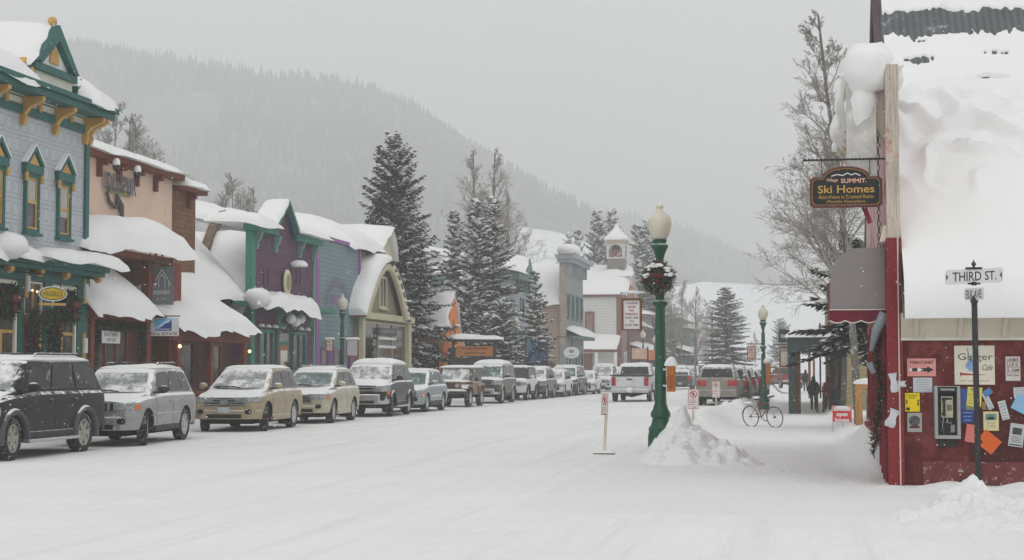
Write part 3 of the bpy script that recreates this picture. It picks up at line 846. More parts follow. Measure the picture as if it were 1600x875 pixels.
# entrance bay with hanging sign
pX = -19.9
y0, y1 = Yx(264, pX), Yx(282, pX)
MB().box(pX - .35, pX, y0, y1, 0, kz - .06).build('entrance_post', M_REDWOOD, b2)
y0b = Yx(236, pX); MB().box(pX - .3, pX - .05, y0b - .12, y0b + .12, 0, kz - .06).build('entrance_post', M_REDWOOD, b2)
MB().box(pX - .25, pX - .08, y0b, y0, kz - .7, kz - .5).build('entrance_beam', M_REDWOOD, b2)
q = onX(253, 446, pX + .1)
fq = Fr((q.x, q.y, 0), 18)
sg = thing('brewery_sign', 'grey hanging board with a drawn wooden house, hung beside the redwood post', 'sign', tuple(q))
MB().fb(fq, -.36, .36, q.z - .6, q.z + .6, -.03, .03).build('board', mat('slate_board', A(104, 108, 110), .7, var=.12), sg)
g = MB()
for l in ([(-.22, -.05), (-.22, .12), (0, .5), (.22, .12), (.22, -.05)], [(-.1, -.05), (-.1, .2), (0, .36), (.1, .2), (.1, -.05)], [(-.27, .02), (-.2, .14)], [(.27, .02), (.2, .14)]):
    for u, v in zip(l[:-1], l[1:]): g.beam(fq.p(u[0], q.z + u[1], .035), fq.p(v[0], q.z + v[1], .035), .02, .02)
text_mb(g, 'BREWERY', fq, 0, q.z - .22, .035, .5, .13, bold=.01); text_mb(g, '& CAFE', fq, 0, q.z - .42, .035, .3, .06)
g.build('lettering', M_WHITE, sg)
g = MB()
for s_ in (-.3, .3): g.tube([fq.p(s_, q.z + .6, 0), fq.p(s_ * .9, q.z + .95, 0)], .02, 5)
for k in range(5): g.tube([fq.p(-.4 + k * .2, q.z + .9, 0), fq.p(-.3 + k * .2, q.z + 1.15, 0), fq.p(-.2 + k * .2, q.z + .92, 0)], .025, 5)
g.build('ironwork', M_BLACK, sg)
q = onX(256, 511, ex + .2); fq = Fr((q.x, q.y, 0), 12)
sg = thing('realty_sign', 'white real estate sign with a blue mountain logo', 'sign', tuple(q))
MB().fb(fq, -.45, .45, q.z - .27, q.z + .27, -.03, .03).build('board', M_WHITE, sg)
M_BLUE = mat('sign_blue', A(34, 58, 130), .5); M_SKYB = mat('sign_sky', A(90, 165, 215), .5)
MB().fb(fq, -.27, .24, q.z - .12, q.z + .25, .031, .034).build('logo_panel', M_SKYB, sg)
g = MB().fp(fq, [(-.27, q.z - .12), (.24, q.z - .12), (.24, q.z + .2), (.15, q.z + .12), (.08, q.z + .14), (-.05, q.z + .0), (-.15, q.z - .02)], .0345, .037); g.build('logo_mountain', M_BLUE, sg)
g = MB(); g.fp(fq, [(-.26, q.z - .02), (-.1, q.z + .06), (.04, q.z + .16), (.2, q.z + .24), (.12, q.z + .13), (.0, q.z + .09), (-.12, q.z - .02)], .038, .04); text_mb(g, 'MOUNTAIN', fq, 0, q.z - .07, .038, .4, .06, bold=.01); g.build('logo_lettering', M_WHITE, sg)
text_mb(MB(), 'REAL ESTATE', fq, 0, q.z - .2, .032, .8, .085, bold=.01).build('lettering', M_BLACK, sg)
MB().tube([fq.p(-.4, q.z + .33, 0), fq.p(.48, q.z + .33, 0)], .02, 5).build('rod', M_BLACK, sg)

# ---- 3: low timber restaurant under a big snowy roof
b3 = thing('timber_lodge', 'low timber restaurant with an open porch under a huge snow covered roof', 'building', (-21.5, 52, 0))
ex3 = -19.3; ya, yb = Yx(276, ex3), Yx(398, ex3); ez3 = zX(330, 504, ex3); wz3 = zX(310, 457, -21.5)
MB().prism([(ex3, ya, ez3 - .1), (ex3, yb, ez3 - .1), (-21.5, yb - .1, wz3 - .15), (-21.5, ya, wz3 - .15)], (0, 0, .1)).build('porch_roof', M_RAWWOOD, b3)
MB().snow((ex3 + .05, ya, ez3), (ex3 + .05, yb, ez3), (-21.5, yb - .15, wz3 - .05), (-21.5, ya, wz3 - .05), .36, 26, 12, 17, p=4, wob=.15, droop=.22).build('porch_snow', M_SNOW, b3, smooth=180)
g = MB().box(ex3 - .3, ex3 - .12, ya, yb - .1, ez3 - .62, ez3 - .3); g.box(ex3 - .2, ex3 - .06, ya, yb, ez3 - .25, ez3 - .102); g.build('porch_beam', M_REDWOOD, b3)
for px in (285, 336, 388): MB().box(ex3 - .32, ex3 - .1, Yx(px, ex3) - .13, Yx(px, ex3) + .13, 0, ez3 - .62).build('post', M_REDWOOD, b3)
MB().box(-30, -21.6, 46.5, 58.0, -.3, 4.4).build('wall', M_BROWN, b3)
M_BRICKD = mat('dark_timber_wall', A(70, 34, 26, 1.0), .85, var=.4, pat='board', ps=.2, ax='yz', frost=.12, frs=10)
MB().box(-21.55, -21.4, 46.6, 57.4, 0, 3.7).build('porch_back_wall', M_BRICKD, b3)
f3 = Fr((-21.4, 0, 0), 90)
for y in (49.5, 52.8, 55.5): window(b3, f3, y - .7, y + .7, 1.0, 2.6, M_REDWOOD, M_SHOPGLASS, .09, .06)
ridz = zX(350, 334, -27); 
g = MB().prism([(-21.3, 46.0, wz3 - .1), (-21.3, 58.0, wz3 - .1), (-27, 63, ridz - .3), (-27, 47, ridz - .3)], (0, 0, .15)); g.prism([(-27, 47, ridz - .3), (-27, 63, ridz - .3), (-33, 63, 4.4), (-33, 47, 4.4)], (0, 0, .15)); g.build('roof', M_RAWWOOD, b3)
g = MB().snow((-21.1, 45.8, wz3), (-21.1, 58.2, wz3), (-27, 64, ridz - .2), (-27, 46.5, ridz - .2), .48, 30, 22, 18, nz=.55, droop=.2, sc=.45)
g.snow((-26.8, 46.5, ridz - .15), (-26.8, 64, ridz - .15), (-33, 64, 4.6), (-33, 46.5, 4.6), .4, 16, 12, 19); g.build('roof_snow', M_SNOW, b3, smooth=180)
# bare strip of the valley board
def on4(px, py):
    n4 = Vector((0, -(zX(415, 366, -21) + .1 - 3.55), 5.1)).normalized(); r = ray(px, py); return CAM + r * (Vector((-25, Yx(389, -21) - .9, 3.95)) - CAM).dot(n4) / r.dot(n4)
g = MB(); pts = [on4(350, 341), on4(338, 348), on4(330, 368), on4(320, 395), on4(306, 425)]
for u, v in zip(pts[:-1], pts[1:]): g.beam(u + Vector((.05, 0, .15)), v + Vector((.05, 0, .15)), .35, .4)
g.build('valley_board', mat('valley_timber', A(98, 80, 62), .9, pat='grain', ax='z', frost=.3, frs=8), b3)
g = MB(); [g.blob((ex3 - .05, Yx(px, ex3), zX(px, py, ex3)), .06, 8, 6, 0) for px, py in ((283, 541), (392, 549))]
tag(g.build('porch_lights', M_BULB, None, loc=(ex3, 50, 2.3)), 'warm porch bulbs fixed to the timber posts', 'lamp')
g = MB(); 
for k in range(7):
    y = Yx(292 + k * 14, ex3 + .1); g.beam((ex3 + .1, y, 0), (ex3 + .1, y + .05, 1.0), .09, .05)
    if k < 6: g.beam((ex3 + .1, y, .9), (ex3 + .1, Yx(292 + (k + 1) * 14, ex3 + .1), .9), .06, .09)
tag(g.build('porch_railing', M_RAWWOOD, loc=(ex3 + .1, 50, 0)), 'rough timber railing in front of the open porch', 'railing')

# ---- 4: purple house with green trim
X4 = -21.0; f4 = Fr((X4, 0, 0), 90)
M_PURP = mat('purple_shingle', A(92, 60, 84, 1.3), .8, var=.12, pat='brick', ps=.14, ax='yz', frost=.1, frs=14)
M_TRIM4 = mat('sea_green_trim', A(38, 110, 92, 1.25), .6, var=.1, frost=.15, frs=12)
M_TRIM4L = mat('pale_green_trim', A(110, 150, 140, 1.2), .6, var=.1, frost=.15)
y4a, y4b = Yx(389, X4), Yx(489, X4)
b4 = thing('purple_building', 'purple shingled shop with sea green trim, steep centre gable and snowy canopy', 'building', (X4, (y4a + y4b) / 2, 0))
z4 = zX(415, 366, X4); ga0, ga1 = Yx(431, X4 + .3), Yx(466, X4 + .3); gm4 = (ga0 + ga1) / 2 + .1; za4 = zX(452, 318, X4 + .3)
MB().fp(f4, [(y4a, -.3), (y4b, -.3), (y4b, z4), (ga1, z4), (gm4, za4 - .1), (ga0, z4), (y4a, z4)], -.15, 0).build('wall', M_PURP, b4)
MB().box(X4 - 11, X4 - .151, y4a, y4b, -.3, 3.6).build('side_wall', M_PURP, b4)
g = MB(); g.fb(f4, y4a - .04, y4a + .40, 0, z4, -.16, .09); g.build('corner_board', M_TRIM4, b4)
MB().fb(f4, y4b - .12, y4b + .04, 0, z4, 0, .08).build('corner_board', M_TRIM4L, b4)
g = MB(); g.fb(f4, y4a - .2, ga0 + .15, z4, z4 + .28, -.2, .32); g.build('cornice', M_TRIM4, b4); g = MB(); g.fb(f4, ga1 - .15, y4b + .35, z4, z4 + .28, -.2, .32); g.build('cornice', M_TRIM4, b4)
g = MB()
for s_, e in ((-1, ga0), (1, ga1)):
    g.prism([f4.p(e + s_ * .12, z4 + .05, .24), f4.p(gm4, za4, .24), f4.p(gm4, za4 - .22, .24), f4.p(e - s_ * .05, z4 - .02, .24)], Vector((-.26, 0, 0)))
g.build('gable_boards', mat('navy_boards', A(40, 58, 78), .6), b4)
g = MB()
for s_, e in ((-1, ga0), (1, ga1)):
    g.prism([f4.p(e + s_ * .3, z4 + .1, .34), f4.p(gm4, za4 + .14, .34), f4.p(gm4, za4 + .003, .34), f4.p(e + s_ * .15, z4 + .05, .34)], Vector((-.8, 0, 0)))
g.build('gable_trim', M_TRIM4, b4)
for a in (y4a + .6, Yx(427, X4), Yx(465, X4), y4b - .15):
    bracket(b4, f4, a, z4 - .65, z4 - .003, .3, .12, m=M_TRIM4L)
g = MB().snow((X4 + .36, y4a - .3, z4 + .28), (X4 + .36, ga0 + .2, z4 + .28), (X4 - 1.6, ga0 + .2, z4 + .45), (X4 - 1.6, y4a - .5, z4 + .35), .45, 16, 10, 21, wob=.12, droop=.12)
g.snow((X4 + .28, ga0 - .2, z4 + .25), (X4 + .28, gm4, za4 + .1), (X4 - .7, gm4, za4 + .0), (X4 - .7, ga0 - .4, z4 + .2), .24, 10, 12, 22, wob=.05)
g.snow((X4 + .32, gm4, za4 + .12), (X4 + .32, ga1 + .3, z4 + .25), (X4 - .7, ga1 + .4, z4 + .2), (X4 - .7, gm4, za4 + .02), .10, 10, 12, 23, wob=.02)
g.snow((X4 + .6, ga1 + .1, z4 + .28), (X4 + .6, y4b + .4, z4 + .28), (X4 - 3, y4b + .4, z4 + .5), (X4 - 3, ga1, z4 + .8), .42, 12, 8, 24)
ym4 = y4a + 4.2; g.snow((X4 - 13, y4a - .9, 3.55), (X4 - .3, y4a - .9, 3.55), (X4 - .3, ym4, z4 + .1), (X4 - 13, ym4, z4 + .5), .5, 30, 26, 25, nz=.5, sc=.5, droop=.25)
g.snow((X4 - 13, ym4 - .3, z4 + .5), (X4 - .6, ym4 - .3, z4 + .0), (X4 - .6, y4b, 4.0), (X4 - 13, y4b, 4.0), .4, 14, 10, 29)
g.build('roof_snow', M_SNOW, b4, smooth=180)
c4 = X4 + .95; cz = zX(440, 474, c4)
MB().box(X4, c4, Yx(402, c4), y4b + .3, cz - .17, cz).build('canopy', M_TRIM4, b4)
for px in (432, 448, 482): bracket(b4, f4, Yx(px, X4), cz - .75, cz - .172, .6, .1, m=M_TRIM4L)
g = MB().snow((c4 + .1, Yx(398, c4), cz), (c4 + .1, Yx(495, c4), cz - .1), (X4, Yx(490, X4), cz + .05), (X4, Yx(398, X4), cz + .2), .40, 24, 8, 26, p=4, wob=.12, droop=.2, nz=.6, sc=1.0); g.blob((c4 - .1, Yx(406, c4), cz + .1), (.5, .6, .38), 12, 8, .3, seed=3); g.build('canopy_snow', M_SNOW, b4, smooth=180)
c = f4.p(Yx(443, X4), zX(443, 441, X4), .1)
g = MB(); g.lathe([(.42, 0), (.42, .06), (.34, .09)], (0, 0, 0), 20)
md = MB()
for v in g.v: md.v.append(c + Vector((v.z, v.x, v.y * 1.25)))
md.f = g.f; md.mi = g.mi
q = md.build('medallion', mat('cream_medallion', A(196, 190, 160, 1.2), .6), b4)
MB().fp(Fr((c.x, 0, 0), 90), [(c.y + .26 * cos(2 * pi * k / 16), c.z + .34 * sin(2 * pi * k / 16)) for k in range(16)], .08, .1).build('medallion_face', mat('olive_face', A(130, 124, 92), .7), q)
MB().blob(f4.p(Yx(454, X4), zX(454, 415, X4), .35), (.38, .45, .22), 12, 8, .2, flat=.2).build('shade_snow', M_SNOW, b4, smooth=180)
MB().tube([f4.p(Yx(452, X4), z4 + .2, .2), f4.p(Yx(454, X4), zX(454, 420, X4), .35)], .02, 5).build('lamp_rod', M_WIRE, b4)
for p in ((411, 418), (462, 468)):
    for px in p:
        a = Yx(px, X4); MB().fb(f4, a - .07, a + .07, zX(px, 445, X4), zX(px, 420, X4), .0, .03).build('slit_ornament', mat('dark_plum', A(60, 34, 54), .7), b4)
zb = 1.0
for p0, p1, py in ((403, 425, 509), (455, 476, 513)):
    a0, a1 = Yx(p0, X4), Yx(p1, X4); zt_ = zX((p0 + p1) / 2, py + 6, X4)
    w = window(b4, f4, a0, a1, .5, zt_, M_TRIM4, M_SHOPGLASS, .12, .08, bars=(1, 0), sill=False)
    g = MB()
    for k in range(2): g.fb(f4, a0 + .2 + k * (a1 - a0) / 2, a0 - .2 + (k + 1) * (a1 - a0) / 2, .6, 1.6, .013, .03)
    g.build('panel', M_TRIM4L, w)
    g = MB()
    for k in range(3): g.blob(f4.p(a0 + (a1 - a0) * k / 2, zt_ + .12, .12), (.14, .26, .10), 8, 5, .3, seed=k, flat=.3)
    g.build('window_snow', M_SNOW, w, smooth=180)
a0, a1 = Yx(433, X4), Yx(447, X4); zt_ = zX(440, 505, X4)
MB().fb(f4, a0 - .15, a1 + .15, 0, zt_, 0, .07).build('door_frame', M_TRIM4, b4)
d = MB().fb(f4, a0, a1, .05, zt_ - .9, .071, .09).build('door', mat('orange_door', A(150, 86, 60), .6), b4)
MB().fb(f4, a0, a1, zt_ - .75, zt_ - .15, .071, .085).build('transom', M_GLASS, b4)
MB().fb(f4, a0 + .15, a1 - .15, 1.2, zt_ - 1.1, .091, .1).build('door_pane', M_CREAM, d)
wreath('dark wreath on the purple shop door', f4.p((a0 + a1) / 2 + .1, 1.5, .2), .45, f4, 220, 61, thick=.5)
lp = thing('globe_lamp', 'cluster of three white globes on the purple shop front', 'lamp', tuple(f4.p(Yx(462, X4), zX(462, 515, X4), .3)))
g = MB()
for px, py in ((454.5, 498), (462, 503), (470, 498)):
    q = onX(px, py, X4 + .6); MB().blob(q, .21, 12, 8, .02).build('globe', mat('opal_globe', (.78, .77, .73), .35, frost=.2), lp, smooth=180)
    g.tube([q - Vector((0, 0, .2)), q - Vector((.2, 0, .45)), f4.p(Yx(462, X4), zX(462, 518, X4), 0)], .03, 5)
g.build('arms', M_BLACK, lp)
# white downpipe wall between the houses
tag(MB().box(X4 - 8, X4 - .35, y4b + .05, Yx(491, X4 - .3), 0, zX(486, 400, X4)).build('white_side_wall', mat('white_boards', (.62, .63, .63), .7, pat='clap', ps=.2, ax='yz'), loc=(X4 - 4, y4b + .2, 0)), 'narrow white boarded wall squeezed between the purple shop and the teal front', 'wall')

# ---- 5: teal clapboard false front
X5 = -21.3; f5 = Fr((X5, 0, 0), 90); y5a, y5b = Yx(492, X5), Yx(561, X5)
M_TEAL = mat('teal_clapboard', A(112, 132, 138, 1.12), .75, var=.06, pat='clap', ps=.20, ax='yz', frost=.06, frs=14)
M_LILAC = mat('lilac_trim', A(128, 84, 136, 1.25), .6, var=.1)
b5 = thing('teal_building', 'flat topped teal clapboard front with lilac trim and arched lettering', 'building', (X5, (y5a + y5b) / 2, 0))
z5 = zX(528, 380, X5)
MB().box(X5 - .3, X5, y5a, y5b, -.3, z5).build('wall', M_TEAL, b5)
MB().box(X5 - 9, X5 - .301, y5a + .05, y5b - .05, -.3, z5 - .9).build('side_wall', M_TEAL, b5)
g = MB().fb(f5, y5a - .06, y5a + .45, 0, z5, .0, .07); g.fb(f5, y5b - .2, y5b + .05, 0, z5, 0, .07); g.fb(f5, y5a - .06, y5b + .05, z5 + .002, z5 + .16, -.32, .1); g.build('lilac_border', M_LILAC, b5)
g = MB(); text_mb(g, "DONITA'S CANTINA", f5, Yx(525, X5), zX(525, 440, X5), .05, 4.4, .46, thick=.03, bold=.0, arc=2.2); g.build('lettering', mat('plum_letters', A(100, 76, 108), .6, snow=.5), b5)
scribble(MB(), f5, Yx(517, X5), Yx(526, X5), zX(522, 468, X5), .34, .01, 5).build('small_lettering', M_LILAC, b5)
g = MB().snow((X5 - .5, y5a - 2.5, z5 - .15), (X5 - .5, y5b + 1.2, z5 - .15), (X5 - 6, y5b + 1.5, z5 + .9), (X5 - 6, y5a - 3, z5 + 1.0), .75, 26, 14, 31, nz=.5, sc=.6)
g.build('roof_snow', M_SNOW, b5, smooth=180)
for p0, p1 in ((500, 512), (520, 532), (541, 553)):
    window(b5, f5, Yx(p0, X5), Yx(p1, X5), .7, 2.6, M_LILAC, M_SHOPGLASS, .08, .06)

# ---- 6: cream front with a great arch
X6 = -21.0; f6 = Fr((X6, 0, 0), 90); y6a, y6b = Yx(561, X6), Yx(637, X6)
M_CR6 = mat('cream_boards', A(182, 176, 148, 1.15), .75, var=.08, frost=.08, frs=12)
M_OLIVE = mat('olive_boards', A(128, 120, 100, 1.15), .8, var=.1, pat='clap', ps=.18, ax='yz')
b6 = thing('arched_building', 'cream building with a great snow shouldered arch and a big window beneath', 'building', (X6, (y6a + y6b) / 2, 0))
zb6 = zX(600, 492, X6)
MB().box(X6 - 9, X6, y6a, y6b, -.3, zb6).build('lower_wall', M_OLIVE, b6)
u0, u1 = Yx(571, X6 + .5), Yx(641, X6 + .5); ca = (u0 + u1) / 2; hw = (u1 - u0) / 2; za = zX(612, 404, X6 + .5)
def arch(k, n=18):   # parabolic arch profile
    return [(ca + hw * k * cos(pi - pi * i / n), zb6 - .15 + (za - zb6) * k ** .7 * (1 - abs(cos(pi * i / n)) ** 1.75)) for i in range(n + 1)]
MB().fp(f6, arch(.82), -9, .05).build('tympanum', M_OLIVE, b6)
o, i_ = arch(1.0), arch(.8)
g = MB()
for k in range(len(o) - 1):
    g.prism([f6.p(*o[k], .5), f6.p(*o[k + 1], .5), f6.p(*i_[k + 1], .5), f6.p(*i_[k], .5)], f6.n * -.18)
g.build('arch_rim', M_CR6, b6)
g = MB()
for k in range(len(o) - 1):
    g.prism([f6.p(*o[k], .53), f6.p(*o[k + 1], .53), f6.p(o[k + 1][0], o[k + 1][1] - .12, .53), f6.p(o[k][0], o[k][1] - .12, .53)], f6.n * -2)
g.build('arch_vault', mat('maroon_edge', A(92, 52, 66), .7), b6)
for k in range(10, 18):
    q = [(o[k][0] + i_[k][0]) / 2, (o[k][1] + i_[k][1]) / 2]; MB().blob(f6.p(q[0], q[1], .52), .12, 8, 6, 0).build('arch_bulb', M_CREAM, b6, smooth=180)
g = MB()
def shoulder(k0, k1, th0, nd=8):
    A_ = []; nk = (k1 - k0) * 4
    for q in range(nk + 1):
        kk = k0 + q / 4; i = min(int(kk), len(o) - 2); f_ = kk - i
        a, b = lerp(o[i][0], o[i + 1][0], f_), lerp(o[i][1], o[i + 1][1], f_)
        ta, tb = o[i + 1][0] - o[i][0], o[i + 1][1] - o[i][1]; L = sqrt(ta * ta + tb * tb); na, nb_ = -tb / L, ta / L
        e = sqrt(max(0, 1 - (2 * q / nk - 1) ** 4))
        for d in range(nd + 1):
            v = d / nd; pr = sqrt(max(0, 1 - (2 * v - 1) ** 6)) * e
            th = th0 * pr * (1 + .35 * noise.noise(Vector((kk * .7, v * 2.2, 3)))) + .02
            A_.append((f6.p(a + na * th, b + nb_ * th + .25 * th, .56 - 1.9 * v + .0), f6.p(a, b - .03, .56 - 1.9 * v)))
    o0 = len(g.v); g.v += [x[0] for x in A_]; o1 = len(g.v); g.v += [x[1] for x in A_]; w_ = nd + 1
    for q in range(nk):
        for d in range(nd):
            a = q * w_ + d; g.f.append([o0 + a, o0 + a + 1, o0 + a + w_ + 1, o0 + a + w_]); g.mi.append(0)
    for q in range(nk):
        a = q * w_; g.f.append([o1 + a, o0 + a, o0 + a + w_, o1 + a + w_]); g.mi.append(0)
        a += nd; g.f.append([o0 + a, o1 + a, o1 + a + w_, o0 + a + w_]); g.mi.append(0)
    for a, sg in ((0, 1), (nk * w_, -1)):
        for d in range(nd): g.f.append([o0 + a + d, o1 + a + d, o1 + a + d + 1, o0 + a + d + 1][::sg]); g.mi.append(0)
g = MB(); shoulder(0, 10, .34); shoulder(9, 14, .2)
g.blob(f6.p(ca + .1, za - .05, -.1), (.8, .7, .28), 12, 8, .2)
g.build('arch_snow', M_SNOW, b6, smooth=180)
# upper storey with a small gable behind the arch
zu = zX(590, 398, X6 - .6)
MB().box(X6 - 9, X6 - .6, y6a - .6, y6b - 2.2, zb6, zu).build('upper_wall', M_CR6, b6)
gy0, gy1 = Yx(588, X6 - .6), Yx(612, X6 - .6); gz_ = zX(606, 360, X6 - .6)
fu = Fr((X6 - .6, 0, 0), 90)
MB().fp(fu, [(gy0, zu), (gy1, zu), ((gy0 + gy1) / 2 + .4, gz_)], -5, .05).build('dormer', M_CR6, b6)
g = MB().box(X6 - 1, X6 - .15, y6a - .7, gy0, zu - .02, zu + .12); g.build('eave', mat('plum_eave', A(84, 50, 62), .7), b6)
am = (gy0 + gy1) / 2 + .4
g = MB().snow((X6 - .2, y6a - .8, zu + .15), (X6 - .2, gy0 + .3, zu + .15), (X6 - 4, gy0 + .6, zu + 1.6), (X6 - 4, y6a - 1.5, zu + 1.3), .6, 14, 10, 35, droop=.15)
g.snow((X6 - .35, gy0 - .3, zu + .2), (X6 - .35, am, gz_ + .1), (X6 - 5, am, gz_ + .1), (X6 - 5, gy0 - .8, zu + .3), .35, 10, 10, 36)
g.snow((X6 - .35, am, gz_ + .1), (X6 - .35, gy1 + .2, zu), (X6 - 5, gy1 + .2, zu), (X6 - 5, am, gz_ + .1), .12, 8, 8, 37)
g.build('roof_snow', M_SNOW, b6, smooth=180)
for px in (572, 580): bracket(b6, fu, Yx(px, X6 - .6), zu - .6, zu - .025, .35, .1, m=M_RAWWOOD)
w = window(b6, Fr((X6 + .05, 0, 0), 90), Yx(589, X6), Yx(601, X6), zX(595, 482, X6), zX(595, 432, X6), M_CR6, M_GLASS, .12, .08, bars=(1, 0))
g = MB().fb(f6, y6a - .1, y6b + .15, zb6 - .3, zb6, .0, .35); g.fb(f6, y6a - .05, y6a + .4, 0, zb6 - .302, 0, .2); g.fb(f6, y6b - .55, y6b + .05, 0, zb6 - .302, 0, .2)
g.build('front_frame', M_CR6, b6)
w = window(b6, f6, y6a + .45, y6b - .6, .6, zb6 - .4, M_CR6, M_SHOPGLASS, .1, .08, bars=(2, 0), name='shop_window')
g = MB(); a0, a1 = Yx(587, X6), Yx(615, X6)
g.fb(f6, a0, a1, zX(600, 531, X6), zX(600, 527, X6), .1, .14); g.fb(f6, a0, a1, zX(600, 544, X6), zX(600, 540, X6), .1, .14); g.build('white_strip', M_WHITE, w)
bs_ = MB().fb(f6, a0, a1, zX(600, 524, X6), zX(600, 513, X6), .12, .18).build('black_signboard', M_BLACK, b6)
scribble(MB(), f6, a0 + .3, a1 - .3, zX(600, 518, X6), .14, .181, 3).build('lettering', mat('dim_letters', A(110, 110, 106), .6), bs_)
a, b = MB(), MB(); q = thing('window_garland', 'dark garland hanging inside the frame of the arched building', 'garland', tuple(f6.p(y6a + .7, 1, .2)))
garland_mb(a, b, [f6.p(y6a + .8, 1.0, .25), f6.p(y6a + .8, 3.0, .25)], .4, 260, 44, .2); a.build('needles', M_GARL, q); b.build('berries', M_BERRY, q)['kind'] = 'stuff'
# ================================================================== vehicles
M_TYRE = mat('tyre_rubber', (.018, .018, .019), .9, var=.3, vs=6, frost=.42, frs=13, bump=.5, bs=60)
M_RIM = mat('alloy_rim', (.50, .50, .50), .4, metal=.3, frost=.25, frs=14)
M_ARCH = mat('wheel_well', (.012, .012, .013), .95)
M_TRIMK = mat('black_plastic', (.025, .026, .028), .6, snow=.35, frost=.15, frs=12)
M_CHROME = mat('chrome', (.5, .5, .52), .25, metal=.9, frost=.15, frs=12)
M_LENS = mat('headlight_lens', (.30, .32, .34), .15, var=.6, vs=16, frost=.10, frs=20)
M_AMBER = mat('amber_lens', (.65, .16, .02), .3)
M_REDL = mat('red_lens', (.45, .02, .03), .25, var=.2, frost=.1, frs=12)
M_WSN = mat('snowy_windscreen', (.24, .25, .255), .35, var=.25, vs=2, frost=.98, frs=2.2)
M_WSG = mat('wiped_windscreen', (.10, .16, .155), .12, var=.5, vs=3, frost=.5, frs=3)
M_SIDEG = mat('side_glass', (.022, .024, .026), .10, var=.5, vs=3, frost=.26, frs=4, spec=.22)
M_SIDEC = mat('clear_side_glass', (.03, .034, .038), .10, var=.5, vs=3, frost=.08, frs=4, spec=.3)
M_PLATE = mat('plate_blue', (.42, .47, .48), .5)
M_SEAM = mat('door_seam', (.01, .01, .01), .9)
def paint(name, c, fr=.3, sn=.62, rough=.32, metal=.25):
    return mat('paint_' + name, c, rough, metal=metal, var=.12, vs=2.5, bump=.0, snow=sn, frost=fr, frs=7, coat=.0, spec=.25)

